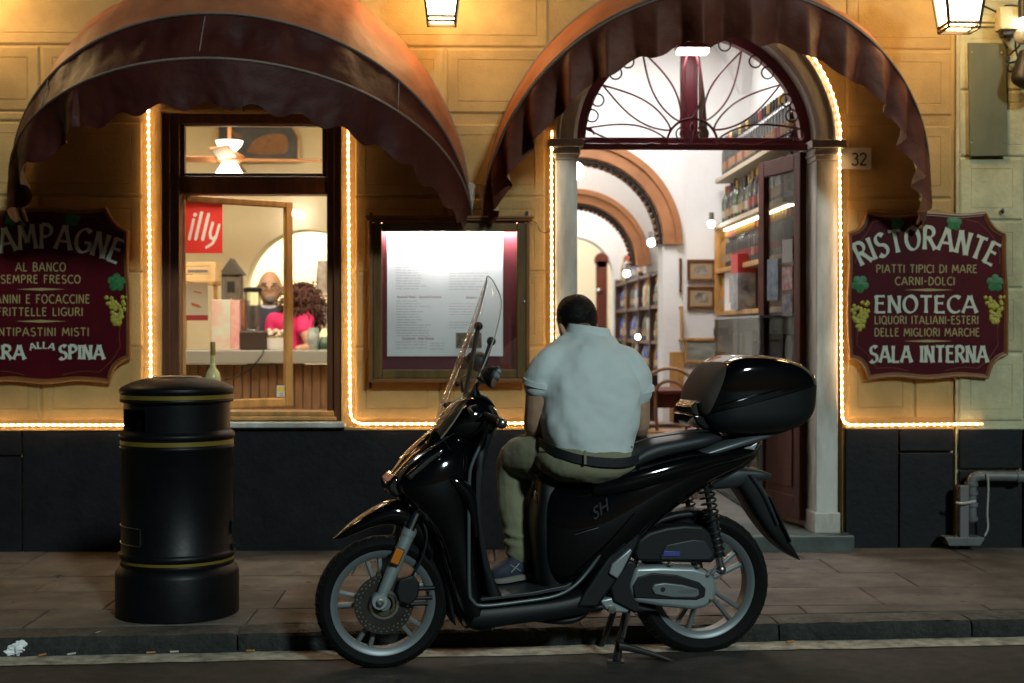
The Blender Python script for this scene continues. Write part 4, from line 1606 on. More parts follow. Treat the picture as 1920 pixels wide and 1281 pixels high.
g = G(); g.box((1.97, YB + .9, ZI), (2.05, 10.2, 4.4)); st('passage_wall_right', g, M_white, smooth=False)
g = G(); g.box((-1.2, 4.6, ZI), (-1.1, 10.2, 4.4)); st('passage_wall_left', g, M_white, smooth=False)
t = thing('folding_door', 'dark red brown door leaf far back beyond the white arch', 'door', W(1128, 620, 8.15))
g = G()
a, b = W(1117, 488, 8.15), W(1138, 700, 8.15)
g.box((a.x, 8.11, ZI), (b.x, 8.15, a.z)); ob('leaf', g, M_redwood, t, smooth=False, bev=.01)
g = G(); g.lathe([(b.x - a.x - .04 if False else .001, 0), (.085, 0), (.085, .04), (.001, .04)], V(((a.x + b.x) / 2, 8.15, a.z)), (0, -1, 0), n=20); ob('rounded_head', g, M_redwood, t)
g = G(); p = W(1123, 545, 8.07); g.ball(p, .03, 10, 6); ob('door_handle', g, M_steel, t)

# lamps inside the door room
def globe(px, py, y, r, m, label):
    p = W(px, py, y)
    t = thing('globe_lamp', label, 'lamp', p, 'white globe lamps inside the restaurant')
    g = G(); g.ball(p, r, 16, 10); ob('globe', g, m, t)
    g = G(); g.tube([p + V((0, .0, r * .9)), p + V((0, 0, r + .06))], .02, 8); ob('holder', g, M_steel, t)


globe(1078, 321, 2.2, .068, M_bulb, 'white globe lamp peeking out beside the left door jamb')
globe(1221, 455, 3.9, .034, M_bulb, 'small white globe lamp at the foot of the farther timber arch')
globe(1175, 513, 4.9, .032, M_bulb, 'small white globe lamp above the far bottle shelves')
globe(1196, 632, 4.2, .022, M_bulb, 'tiny white lamp glowing low before the far bottle shelves')
globe(1334, 420, 2.6, .028, M_bulb, 'small white lamp beside the wine shelf end')
t = thing('ceiling_panel', 'added unseen white ceiling light brightening the entrance room', 'ceiling light', (1.15, 1.7, 3.95))  # unseen panel added to brighten the room beyond its visible lamps
g = G(); g.box((.75, 1.25, 3.80), (1.6, 2.2, 3.82)); ob('diffuser', g, emit('ceiling diffuser', (1, .97, .96), 28), t, smooth=False)
g = G(); g.box((.71, 1.21, 3.821), (1.64, 2.24, 3.86)); g.box((.71, 1.21, 3.74), (.73, 2.24, 3.8205)); g.box((1.62, 1.21, 3.74), (1.64, 2.24, 3.8205)); g.box((.731, 1.21, 3.74), (1.619, 1.23, 3.8205)); g.box((.731, 2.22, 3.74), (1.619, 2.24, 3.8205)); ob('housing', g, M_white, t, smooth=False)
t = thing('passage_light', 'bright ceiling light of the passage behind the timber arches', 'ceiling light', (.7, 5.5, 3.9))
g = G(); g.box((.2, 3.7, 3.9), (1.0, 4.3, 3.93)); g.box((.2, 5.0, 3.9), (1.0, 6.2, 3.93)); g.box((0, 7.4, 3.9), (1.2, 9.4, 3.93)); ob('diffuser', g, emit('passage diffuser', (1, .95, .92), 22), t, smooth=False)
t = thing('twin_spotlight', 'pair of small bright spotlights hanging just below the red transom', 'spotlight', W(1298, 282, 1.2))
for px in (1285, 1312):
    g = G(); p = W(px, 279, 1.2); g.lathe([(.012, .10), (.03, .08), (.034, .0), (.03, .001)], p, n=12); ob('head', g, M_ironblack, t)
    g = G(); g.ball(p, (.026, .026, .010), 12, 6); ob('bulb', g, M_bulb, t)
g = G(); g.box(W(1283, 279, 1.19) + V((-.01, 0, .10)), W(1314, 279, 1.21) + V((.01, 0, .115))); g.tube([W(1298, 279, 1.2) + V((0, 0, .11)), W(1298, 279, 1.2) + V((0, .1, 1.4))], .008, 6); ob('arm', g, M_ironblack, t)

# ------------------------------------------------------------------ framed pictures
def picture(px0, py0, px1, py1, y, frame, mount, pic, label, fw=.022, side=None):
    if side is None:
        a, b = W(px0, py1, y), W(px1, py0, y)
        o, ux, w, h = V((a.x, y, a.z)), V((1, 0, 0)), b.x - a.x, b.z - a.z
    else:
        # on the plane x = side; px0 is the far edge
        def hit(px, py):
            d = ray(px, py); return CAM + d * ((side - CAM.x) / d.x)
        a, b = hit(px1, py1), hit(px0, py0)
        o, ux, w, h = V((side, b.y, a.z)), V((0, -1, 0)), b.y - a.y, hit((px0 + px1) / 2, py0).z - hit((px0 + px1) / 2, py1).z
        o.z = hit((px0 + px1) / 2, py1).z
    nn = ux.cross(V((0, 0, 1)))
    t = thing('framed_picture', label, 'picture', o + ux * w / 2, 'framed pictures on the white walls')

    def rect(g, x0, z0, x1, z1, n0, n1):
        c = o + ux * ((x0 + x1) / 2) + V((0, 0, (z0 + z1) / 2)) + nn * ((n0 + n1) / 2)
        g.obox(c, ux * (x1 - x0) / 2, nn * (n1 - n0) / 2, V((0, 0, (z1 - z0) / 2)))
    g = G()
    rect(g, 0, 0, fw, h, 0.001, .022); rect(g, w - fw, 0, w, h, 0.001, .022); rect(g, fw, 0, w - fw, fw, 0.001, .0215); rect(g, fw, h - fw, w - fw, h, 0.001, .0215)
    ob('frame', g, frame, t, smooth=False, bev=.003)
    g = G(); rect(g, fw, fw, w - fw, h - fw, .001, .010); ob('mount', g, mount, t, smooth=False)
    k = .2
    g = G(); rect(g, fw + (w - 2 * fw) * k, fw + (h - 2 * fw) * k, w - fw - (w - 2 * fw) * k, h - fw - (h - 2 * fw) * k, .0105, .012); ob('print', g, pic, t, smooth=False)


M_mount = mat('tan mount', (.34, .23, .12), .8)
M_print = mat('sepia print', (.03, .027, .022), .6, col2=(.36, .32, .26), vscale=26)
M_print2 = mat('pale landscape print', (.34, .34, .28), .6, col2=(.16, .17, .15), vscale=14, stretch=(.5, 1, 2))
picture(1288, 487, 1340, 528, YB - .004, M_wood, M_mount, M_print, 'upper of two small sepia prints in dark frames on the white wall')
picture(1288, 537, 1340, 579, YB - .004, M_wood, M_mount, M_print, 'lower of two small sepia prints in dark frames on the white wall')
picture(1283, 634, 1352, 681, YB - .004, M_oak, M_print2, M_print2, 'wide gilt framed pale landscape below the two sepia prints')
picture(1257, 488, 1279, 550, YB, M_wood, M_paper, M_print2, 'narrow upright pale print on the pier, upper one', side=1.688)
picture(1255, 576, 1281, 640, YB, M_oak, M_print, M_print, 'narrow upright dark print on the pier, lower one', side=1.688)
t = thing('wall_socket', 'black horizontal wall fitting under the sepia prints', 'socket', W(1352, 623, YB))
g = G(); pxbox(g, 1339, 615, 1366, 630, YB - .03, .029); ob('plate', g, M_ironblack, t, smooth=False, bev=.004)
g = G(); pxbox(g, 1345, 619, 1360, 626, YB - .034, .005); ob('rocker', g, M_matte, t, smooth=False)
t = thing('wood_panel', 'honey coloured wooden panel standing against the pier under the prints', 'panel', W(1266, 720, YB))
g = G(); pxbox(g, 1256, 660, 1282, 800, YB - .02, .018); ob('board', g, M_oak, t, smooth=False, bev=.003)

# ------------------------------------------------------------------ bottles
def bottle_mesh(name, body, lab, cap, r=.037, h=.30, neck=.014, sh=.58, labz=(.16, .36)):
    g = G()
    z = lambda k: h * k
    prof = [(.001, 0), (r * .93, 0), (r, .008), (r, z(labz[0])), (r + .0006, z(labz[0]) + .0005), (r + .0006, z(labz[1])), (r, z(labz[1]) + .0005), (r, z(sh)), (r * .8, z(sh + .09)), (neck * 1.1, z(sh + .17)), (neck, z(.80)), (neck + .001, z(.80) + .001), (neck + .001, z(.985)), (neck * .9, h), (.001, h)]
    ms_ = [0] * 14
    for i in range(4, 5): ms_[i] = 1
    for i in range(10, 14): ms_[i] = 2
    g.lathe(prof, n=12, mats=ms_)
    me = bpy.data.meshes.new(name)
    me.from_pydata(g.v, [], g.f)
    for m in (body, lab, cap): me.materials.append(m)
    me.polygons.foreach_set('material_index', g.m)
    me.shade_smooth(); me.set_sharp_from_angle(angle=R(40))
    return me


M_gdark = mat('dark wine glass', (.012, .013, .010), .08, coat=.5)
M_ggreen = mat('green wine glass', (.035, .06, .015), .1, coat=.5)
M_gamber = mat('amber liquor', (.36, .16, .02), .1, coat=.5)
M_gclear = mat('pale spirit', (.42, .43, .36), .1, coat=.5)
M_gblue = mat('blue bottle', (.02, .05, .30), .1, coat=.5)
M_lw, M_lc, M_lr = mat('white label', (.30, .27, .23), .7), mat('cream label', (.22, .14, .07), .7), mat('red label', (.16, .025, .025), .7)
M_cr, M_cg, M_ck, M_cp = mat('red capsule', (.25, .02, .02), .35), mat('gold capsule', (.45, .28, .07), .3, metal=.6), mat('black capsule', (.012, .012, .012), .3), mat('pink foil', (.55, .22, .20), .4)
BT = [bottle_mesh('bottle', *a) for a in ((M_gdark, M_lc, M_ck), (M_gdark, M_lc, M_cr), (M_gdark, M_lr, M_cg), (M_ggreen, M_lw, M_cg), (M_gamber, M_lc, M_cg), (M_gclear, M_lw, M_cr), (M_gblue, M_lw, M_ck), (M_gdark, M_lc, M_cp))]


def bottle(i, loc, label, group, s=1.0, sz=None):
    o = bpy.data.objects.new('bottle', BT[i]); COL.objects.link(o)
    o.location = loc; o.rotation_euler = (0, 0, random.uniform(0, 6.28)); o.scale = (s, s, sz or s)
    look = ('with cream label and black capsule', 'with red capsule', 'with red label and gold capsule', 'of green glass with gold capsule', 'of amber liquor', 'of clear spirit', 'of blue glass', 'with pink foil')[i]
    return tag(o, label.replace('%', look), 'bottle', group)


# wine shelf on the right wall
ws = thing('wine_shelf', 'tall brown wooden wine shelf full of bottles along the right wall inside the door', 'shelf', (2.1, 1.6, ZI))
SX0, SY0, SY1 = 1.94, .44, 2.87
sz = [zf(335, SY1), zf(422, SY1), zf(505, SY1), zf(584, SY1)]
M_pshelf = mat('pale shelf board', (.50, .42, .30), .5, var=.1)
for i, z in enumerate(sz):
    g = G(); g.box((SX0 + (0 if i < 2 else .005), SY0, z - .035), (XR - .003, SY1, z))
    ob('shelf_board', g, M_pshelf if i < 2 else M_oak, ws, smooth=False, bev=.004)
g = G(); g.box((SX0, SY1 + .001, sz[3] - .036), (XR - .003, SY1 + .03, sz[1])); ob('end_panel', g, M_oak, ws, smooth=False, bev=.004)
for yy in (1.25, 2.05):
    g = G(); g.box((SX0 + .02, yy, sz[3] + .001), (XR - .004, yy + .025, sz[2] - .036)); ob('upright', g, M_oak, ws, smooth=False)
for z in (sz[1] - .045,):
    g = G(); g.box((SX0 + .06, SY0 + .1, z), (SX0 + .10, SY1 - .05, z + .009)); ob('strip_light', g, emit('shelf strip', (1, .9, .6), 9), ws, smooth=False)
rnd = random.Random(21)
for k in range(26):
    y = SY1 - .06 - k * .092
    if y < SY0 + .05: break
    bottle(rnd.choice((0, 0, 0, 1, 2)), (SX0 + .085, y, sz[0] + .001), 'bottle % in the top row of the wine shelf', 'bottles on the top shelf', 1.12)
    bottle(rnd.choice((0, 1, 0, 3, 2, 0)), (SX0 + .08 + rnd.uniform(-.01, .01), y + .02, sz[1] + .001), 'bottle % in the middle row of the wine shelf', 'bottles on the middle shelf', 1.0 + rnd.uniform(-.05, .05))
    bottle(4 if k < 2 else (7 if k < 5 else rnd.choice((2, 2, 1, 2))), (SX0 + .075, y, sz[2] + .001), 'bottle % at the front of the lower wine shelf row', 'bottles on the lower shelf', .98)
for k in range(14):
    bottle(0, (SX0 + .19, SY1 - .1 - k * .16, sz[2] + .001), 'bottle standing at the back of the lower wine shelf row', 'bottles behind the lower shelf row', 1.0)
# things in the open bottom compartment
t = thing('gift_box', 'white carton standing in the bottom compartment of the wine shelf', 'box', (2.0, 2.45, sz[3]))
g = G(); g.box((SX0 + .03, 2.30, sz[3] + .001), (SX0 + .12, 2.62, sz[3] + .30)); ob('carton', g, M_paper, t, smooth=False, bev=.003)
g = G(); g.box((SX0 + .026, 2.36, sz[3] + .06), (SX0 + .0298, 2.38, sz[3] + .25)); ob('ribbon', g, M_lc, t, smooth=False)
for k in range(3):
    bottle(4, (SX0 + .06, 2.68 + .07 * k, sz[3] + .001), 'amber bottle at the far end of the bottom compartment', 'amber bottles in the bottom compartment', .85)
t = thing('tower_box', 'tall box printed with a grey tower and red top on the wine shelf', 'box', (1.96, 1.95, sz[3]))
g = G(); g.box((SX0 - .03, 1.76, sz[3] + .002), (SX0 + .10, 2.02, sz[3] + .26)); ob('printed_front', g, mat('grey tower print', (.45, .45, .45), .6, col2=(.07, .07, .08), vscale=9, stretch=(1, 3, 1)), t, smooth=False, bev=.002)
g = G(); g.box((SX0 - .029, 1.761, sz[3] + .2605), (SX0 + .099, 2.019, sz[3] + .40)); ob('red_top', g, M_red, t, smooth=False, bev=.002)
# glass display unit under the shelf
t = thing('glass_cabinet', 'low glass display cabinet with pale boxes behind the open door leaf', 'cabinet', (2.0, 1.1, ZI))
g = G()
for yy in (.55, 1.3, 2.15):
    for xx in (SX0 - .12, XR - .03):
        g.box((xx, yy, ZI), (xx + .02, yy + .02, sz[3] - .06))
for z in (ZI + .02, ZI + .55, ZI + .95, sz[3] - .07):
    g.box((SX0 - .12, .55, z), (XR - .01, 2.17, z + .015))
ob('cabinet_frame', g, M_alu, t, smooth=False)
g = G(); g.box((SX0 - .125, .55, ZI + .03), (SX0 - .121, 2.17, sz[3] - .07)); g.box((SX0 - .12, 2.171, ZI + .03), (XR - .01, 2.174, sz[3] - .07)); ob('cabinet_glass', g, M_dglass, t, smooth=False)
M_cart = mat('cream carton', (.52, .44, .28), .7)
for i, (y, z, w, h, m) in enumerate(((1.75, ZI + .965, .3, .2, M_cart), (1.4, ZI + .965, .25, .22, M_paper), (1.8, ZI + .565, .28, .25, M_cart), (1.4, ZI + .565, .3, .28, mat('teal box', (.08, .2, .2), .6)), (1.75, ZI + .035, .3, .4, M_cart), (.8, ZI + .965, .25, .2, mat('blue box', (.03, .06, .2), .6)), (.8, ZI + .565, .25, .3, M_paper), (.85, ZI + .035, .3, .35, mat('yellow box', (.5, .36, .05), .6)))):
    g = G(); g.box((SX0, y, z), (SX0 + .18, y + w, z + h))
    o = ob('carton', g, m, None, smooth=False, bev=.004)
    tag(o, ('cream carton on the upper glass shelf of the cabinet', 'white carton on the upper glass shelf of the cabinet', 'cream carton on the middle glass shelf of the cabinet', 'teal carton on the middle glass shelf of the cabinet', 'cream carton on the cabinet floor', 'blue carton on the upper glass shelf behind the door leaf', 'white carton on the middle glass shelf behind the door leaf', 'yellow carton on the cabinet floor near the door')[i], 'box')
# leaflets hanging on the door glass
for i, (u0, u1, z0, z1, m, lab) in enumerate(((.10, .24, 1.50, 1.63, mat('navy leaflet', (.02, .03, .12), .5, col2=(.3, .28, .25), vscale=25), 'navy card stuck inside the glass door leaf, lower right'), (.10, .24, 1.66, 1.80, mat('red white leaflet', (.3, .05, .06), .5, col2=(.45, .44, .42), vscale=20), 'red and white card stuck inside the glass door leaf'), (.10, .24, 1.83, 1.97, mat('grey leaflet', (.35, .34, .32), .5), 'pale grey card stuck inside the glass door leaf, uppermost'), (.30, .46, 1.60, 1.86, mat('blue leaflet', (.05, .09, .2), .5, col2=(.25, .3, .32), vscale=24), 'blue card stuck inside the glass door leaf, left'))):
    g = G(); leafbox(g, u0 + .03, u1 + .03, z0 - .05, z1 - .05, .006, .009)
    o = ob('card', g, m, None, smooth=False); tag(o, lab, 'card')

# passage shelf on the right beyond the arch
ps = thing('bottle_rack', 'dark brown shelving with bottles along the passage behind the timber arch', 'shelf', (1.8, 5, ZI))
PX = 1.70
M_rack = mat('dark rack wood', (.045, .018, .009), .5, var=.3)
rows_z = [zf(700, 4.2), zf(640, 4.2), zf(570, 4.2), zf(505, 4.2)]
for z in [ZI + .1] + rows_z:
    g = G(); g.box((PX, 3.9, z - .03), (1.965, 8.2, z)); ob('shelf_board', g, M_rack, ps, smooth=False)
for yy in (3.88, 4.35, 5.0, 5.9, 7.0, 8.16):
    g = G(); g.box((PX - .01, yy, ZI), (1.964, yy + .04, rows_z[-1] + .05)); ob('upright', g, M_rack, ps, smooth=False)
g = G(); g.box((1.95, 3.9, ZI), (1.966, 8.2, rows_z[-1])); ob('back_panel', g, M_rack, ps, smooth=False)
for zi, z in enumerate(rows_z):
    y = 3.97
    while y < 8.0:
        bottle(rnd.choice((0, 5, 5, 3, 4, 1, 6, 0)), (PX + .06, y, z + .001), ('bottle % on the lowest visible rack row', 'bottle % on the second rack row from below', 'bottle % on the third rack row from below', 'bottle % on top of the passage rack')[zi], ('bottles on rack row one', 'bottles on rack row two', 'bottles on rack row three', 'bottles on rack top')[zi], .95 + rnd.uniform(-.1, .1))
        y += .10 if y < 5 else .14
t = thing('blue_jar', 'blue cylindrical jar on top of the passage rack by the pier', 'jar', W(1240, 492, 3.95))
g = G(); p = W(1241, 492, 3.95); g.lathe([(.001, 0), (.06, 0), (.062, .02), (.062, .17), (.05, .19), (.05, .2), (.001, .2)], V((PX + .07, 4.0, rows_z[3] + .002)), n=16); ob('jar_body', g, M_gblue, t)
g = G(); g.lathe([(.053, 0), (.053, .025), (.001, .027)], V((PX + .07, 4.0, rows_z[3] + .203)), n=16); ob('lid', g, M_steel, t)

# ------------------------------------------------------------------ chairs and table inside the door
def chair(loc, rz, label):
    t = thing('bentwood_chair', label, 'chair', loc, 'bentwood chairs inside the door')
    m = Matrix.Rotation(rz, 3, 'Z')
    L = V(loc)
    P = lambda x, y, z: L + m @ V((x, y, z))
    g = G(); g.lathe([(.001, .44), (.19, .44), (.20, .45), (.20, .465), (.19, .475), (.001, .47)], L, n=24); ob('seat', g, mat('pink cane seat', (.34, .21, .17), .6), t)
    g = G(); g.lathe([(.196, .415), (.215, .43), (.213, .463), (.198, .475)], L, n=24); ob('seat_ring', g, M_oak, t)
    for sx in (-1, 1):
        g = G(); g.tube([P(sx * .15, -.15, .44), P(sx * .17, -.18, .2), P(sx * .18, -.2, 0)], [.017, .015, .012], 8); ob('leg', g, M_archwood, t)
        g = G(); g.tube([P(sx * .16, .14, .44), P(sx * .17, .18, .2), P(sx * .185, .23, 0)], [.017, .015, .012], 8); ob('leg', g, M_archwood, t)
    for w, hh in ((.19, .92), (.105, .83)):
        g = G(); pts = [P(-w, .15, .44), P(-w * 1.03, .19, .62)] + [P(-w * math.cos(PI * i / 10), .21 + .02 * math.sin(PI * i / 10), hh - w * .9 + w * .9 * math.sin(PI * i / 10)) for i in range(11)] + [P(w * 1.03, .19, .62), P(w, .15, .44)]
        g.tube(spline(pts, 4), .0125, 8); ob('back_hoop', g, M_archwood, t)
    g = G(); g.tube([P(.14 * math.cos(a * PI / 10), .14 * math.sin(a * PI / 10), .22) for a in range(20)], .009, 6, closed=True); ob('stretcher', g, M_archwood, t)


chair((W(1268, 620, 1.9).x, 1.9, ZI), R(160), 'bentwood chair nearer the door, left of the black top case')
chair((W(1232, 620, 2.45).x, 2.6, ZI), R(100), 'bentwood chair behind the nearer chair, beside the seated man')
t = thing('table', 'red brown wooden table between the bentwood chairs', 'table', (W(1240, 620, 2.6).x + .02, 2.3, ZI))
tx = W(1236, 620, 2.2).x
g = G(); g.box((tx - .3, 2.0, ZI + .72), (tx + .25, 2.7, ZI + .75)); ob('tabletop', g, M_redwood, t, smooth=False, bev=.006)
g = G(); g.box((tx - .26, 2.04, ZI + .62), (tx + .21, 2.66, ZI + .719)); ob('apron', g, M_redwood, t, smooth=False)
for xx in (tx - .26, tx + .17):
    for yy in (2.04, 2.62):
        g = G(); g.box((xx, yy, ZI), (xx + .045, yy + .045, ZI + .6195)); ob('leg', g, M_redwood, t, smooth=False)

# ================================================================== BAR ROOM
YC = 1.55
g = G(); g.box((-4.6, TH, ZI), (-4.5, 6, 4.4)); st('bar_wall_left', g, M_cream, smooth=False)
cn = W(575, 545, 3.4); rn = (W(690, 545, 3.4) - cn).length
arch_wall('bar_back_wall', -4.5, .02, 3.4, .3, cn.x, cn.z, rn, M_cream)
g = G(); g.box((-4.5, 5.4, ZI), (.02, 5.5, 4.4)); st('back_room_wall', g, M_cream, smooth=False)
g = G(); g.add([(-4.5, TH, 3.05), (.02, TH, 3.05), (.02, 3.4, 3.6), (-4.5, 3.4, 3.6)], [[0, 1, 2, 3]]); st('bar_ceiling', g, M_cream, smooth=False)
t = thing('bar_ceiling_light', 'warm ceiling light above the bar counter', 'ceiling light', (-1.7, 1.0, 3.1))
g = G(); g.box((-2.6, .7, 3.06), (-.9, 1.1, 3.075)); ob('diffuser', g, emit('bar diffuser', (1, .88, .68), 30), t, smooth=False)
t = thing('bar_ceiling_light', 'added unseen warm ceiling light for the window sash at the right end of the bar', 'ceiling light', (-.5, .7, 3.1))
g = G(); g.box((-.75, .48, 3.03), (-.15, .95, 3.045)); ob('diffuser', g, emit('bar diffuser', (1, .88, .68), 30), t, smooth=False)  # extra lamp put in to light the open sash
t = thing('back_room_light', 'warm lamp lighting the niche behind the bar', 'ceiling light', (-1.6, 4.4, 3.3))
g = G(); g.box((-2.4, 4.0, 3.4), (-.5, 5.0, 3.43)); ob('diffuser', g, emit('back room diffuser', (1, .88, .66), 42), t, smooth=False)
g = G(); g.box((-4.5, 3.7, 3.44), (.02, 5.4, 3.5)); st('back_room_ceiling', g, M_cream, smooth=False)
t = thing('wall_light', 'long oval white lamp on the grey wall above the arch', 'lamp', W(560, 402, 3.3))
g = G(); g.ball(W(558, 402, 3.28), (.055, .03, .028), 16, 8, Matrix.Rotation(R(14), 3, 'Y')); ob('shade', g, M_bulb, t)
g = G(); g.box(W(553, 402, 3.30), W(563, 399, 3.39)); ob('arm', g, M_steel, t, smooth=False)
# counter
ct = thing('bar_counter', 'bar counter with grey top and brown vertical boards behind the window', 'counter', (W(480, 620, YC).x, YC, ZI))
xa, xb = xf(290, YC), xf(690, YC)
zc = zf(657, YC)
g = G(); g.box((xa, YC - .05, zf(682, YC - .05)), (xb, YC + .55, zc)); ob('counter_top', g, mat('grey counter stone', (.30, .31, .29), .35), ct, smooth=False, bev=.006)
x = xa
while x < xb:
    g = G(); g.box((x + .003, YC - .004, ZI), (min(x + .058, xb), YC + .02, zf(682, YC) - .004)); ob('board', g, mat('counter board', (.20, .115, .06), .5, var=.2, stretch=(4, 4, .6)), ct, smooth=False, bev=.004)
    x += .060
g = G(); g.box((xa, YC + .021, ZI), (xb, YC + .05, zf(682, YC) - .005)); ob('backing', g, M_wood, ct, smooth=False)
# painting and fan seen through the top light
t = thing('painting', 'dark blue painting of a brown whale shape hung high behind the bar', 'painting', W(485, 300, 3.36))
g = G()
g.prism([W(408, 302, 3.36), W(560, 302, 3.36), W(560, 256, 3.36), W(545, 232, 3.36), W(408, 232, 3.36)], V((0, -.02, 0))); ob('canvas', g, mat('navy paint', (.035, .045, .065), .6, var=.3), t, smooth=False)
g = G(); sp = spline([W(462, 285, 3.335), W(478, 262, 3.335), W(505, 252, 3.335), W(530, 252, 3.335), W(539, 262, 3.335), W(538, 285, 3.335), W(520, 289, 3.335), W(490, 290, 3.335), W(462, 285, 3.335)], 4)[:-1]
g.add(sp, [list(range(len(sp)))]); g.add(spline([W(426, 232, 3.335), W(430, 245, 3.335), W(446, 260, 3.335), W(452, 254, 3.335), W(436, 244, 3.335), W(432, 232, 3.335)], 3), [list(range(16))]); ob('painted_shape', g, mat('brown paint', (.17, .075, .03), .6, var=.25, vscale=20), t, smooth=False, rec=False)
g = G()
for a, b in (((408, 302), (408, 232)), ((560, 302), (560, 256)), ((560, 256), (545, 232)), ((408, 302), (560, 302))):
    g.tube([W(*a, 3.33), W(*b, 3.33)], .011, 4)
ob('frame', g, M_oak, t)
fp = W(430, 296, 2.0)
t = thing('ceiling_fan', 'brown ceiling fan with a glowing white bowl lamp above the bar', 'fan', fp)
g = G(); g.lathe([(.001, .05), (.05, .045), (.10, .02), (.115, 0), (.10, -.02), (.06, -.035), (.001, -.04)], fp, n=20); ob('motor', g, M_archwood, t)
g = G(); g.lathe([(.055, -.045), (.095, -.11), (.10, -.14), (.06, -.17), (.001, -.175)], fp, n=20); ob('lamp_bowl', g, M_bulbw, t)
g = G(); g.lathe([(.05, .05), (.085, .085), (.10, .12), (.06, .125), (.001, .125)], fp, n=20); ob('upper_bowl', g, emit('upper bowl', (1, .9, .75), 3), t)
g = G(); g.tube([fp + V((0, 0, .12)), fp + V((0, 0, .95))], .014, 8); ob('rod', g, M_archwood, t)
for k in range(4):
    a = R(4 + 90 * k); d = V((math.cos(a), math.sin(a), 0)); e = V((-d.y, d.x, .18)).normalized()
    g = G(); g.obox(fp + d * .40 + V((0, 0, -.012)), d * .30, e * .065, d.cross(e) * .006); ob('blade', g, M_archwood, t, smooth=False, bev=.003)
# objects on the sash and sill
hit, a, b = on_sash(348, 380, 417, 476)


def on_glass(name, label, cat, px0, py0, px1, py1, m, off=.0045, group=None):
    hit, _, _ = on_sash(px0, py0, px1, py1, off)
    ps_ = [hit(px0, py1), hit(px1, py1), hit(px1, py0), hit(px0, py0)]
    t = thing(name, label, cat, ps_[0], group)
    g = G(); g.prism(ps_, sn * -.0008); ob('sheet', g, m, t, smooth=False)
    return t, hit


t, hit = on_glass('poster', 'red illy poster stuck on the open window sash', 'poster', 348, 379, 417, 475, sheet('poster red sheet', (.70, .05, .045)))
rt = (hit(400, 430) - hit(360, 430)).normalized(); up = V((0, 0, 1))
_, h2 = None, on_sash(0, 0, 1, 1, .0062)[0]
# the lettering: slanted round-ended strokes
g = G()
STROKES = [([(363, 412), (355, 448)], 5.5), ([(365.5, 403.2), (366, 402.5)], 7), ([(378, 399), (367, 448)], 6), ([(391, 402), (380, 449)], 6),
           ([(399, 418), (394, 436), (395, 446), (400, 448), (405, 443)], 5.2), ([(411, 422), (405, 445), (398, 457), (387, 464)], 5)]


def inked(x, y):
    for pts, w in STROKES:
        for (xa, ya), (xb, yb_) in zip(pts, pts[1:]):
            dx, dy = xb - xa, yb_ - ya
            u = max(0, min(1, ((x - xa) * dx + (y - ya) * dy) / (dx * dx + dy * dy)))
            if math.hypot(x - xa - dx * u, y - ya - dy * u) < w / 2: return True
    return False


# one printed sheet: red ground and white brush lettering
bpy.data.objects.remove(t.children[0])
gr, gw = G(), G()
NXp, NYp = 92, 128
gv = [[h2(348 + 69 * i / NXp, 379 + 96 * j / NYp) for i in range(NXp + 1)] for j in range(NYp + 1)]
for j in range(NYp):
    for i in range(NXp):
        x, y = 348 + 69 * (i + .5) / NXp, 379 + 96 * (j + .5) / NYp
        (gw if inked(x, y) else gr).add([gv[j][i], gv[j][i + 1], gv[j + 1][i + 1], gv[j + 1][i]], [[0, 1, 2, 3]])
ob('red_ground', gr, sheet('poster red sheet', (.70, .05, .045)), t, smooth=False, rec=False, kind='stuff')
ob('lettering', gw, sheet('poster white', (.80, .78, .76)), t, smooth=False, rec=False, kind='stuff')
t, hit = on_glass('notice', 'cream notice with a red base and pepper drawing on the window sash', 'notice', 349, 530, 390, 601, sheet('cream notice', (.80, .70, .54)))
h3 = on_sash(0, 0, 1, 1, .0058)[0]
g = G(); g.add([h3(349, 601), h3(390, 601), h3(390, 591), h3(349, 591)], [[0, 1, 2, 3]]); ob('red_band', g, M_red, t, smooth=False)
g = G(); g.add([h3(358, 567), h3(372, 571), h3(379, 577), h3(370, 577), h3(360, 573)], [[0, 1, 2, 3, 4]]); ob('pepper_drawing', g, mat('orange print', (.6, .16, .04), .6), t, smooth=False, rec=False); g = G(); g.add([h3(362, 545), h3(378, 549), h3(378, 551), h3(364, 548)], [[0, 1, 2, 3]]); ob('printed_script', g, mat('orange print', (.6, .16, .04), .6), t, smooth=False, rec=False)
t, hit = on_glass('sticker', 'small white and yellow sticker at the lower corner of the sash glass', 'sticker', 519, 723, 535, 744, sheet('white sticker', (.8, .8, .78)))
g = G(); g.add([h3(520.5, 734), h3(533.5, 734), h3(533.5, 726), h3(520.5, 726)], [[0, 1, 2, 3]]); ob('yellow_band', g, mat('yellow print', (.7, .5, .03), .6), t, smooth=False)
g = G(); g.add([h3(523, 742), h3(531, 742), h3(531, 741), h3(523, 741)], [[0, 1, 2, 3]]); g.add([h3(523, 738.5), h3(531, 738.5), h3(531, 737.5), h3(523, 737.5)], [[0, 1, 2, 3]]); ob('print', g, M_ink, t, smooth=False)
# wine bottle on the sill
o = bottle(5, W(400, 775, .09), 'clear white wine bottle with cream label on the window sill', None, 1.0)
wb_h = (zf(641, .09) - (zf(770, .05) + .003))
me = bottle_mesh('bottle', mat('straw wine', (.42, .40, .20), .06, coat=.6), M_lc, M_gold, r=.048, h=wb_h, neck=.0145, sh=.46, labz=(.12, .36)); o.data = me
o.location = (xf(399, .12), .12, zf(770, .05) + .003)
# objects on the counter
ZC = zc + .001


def cx_(px, y=1.75): return xf(px, y)


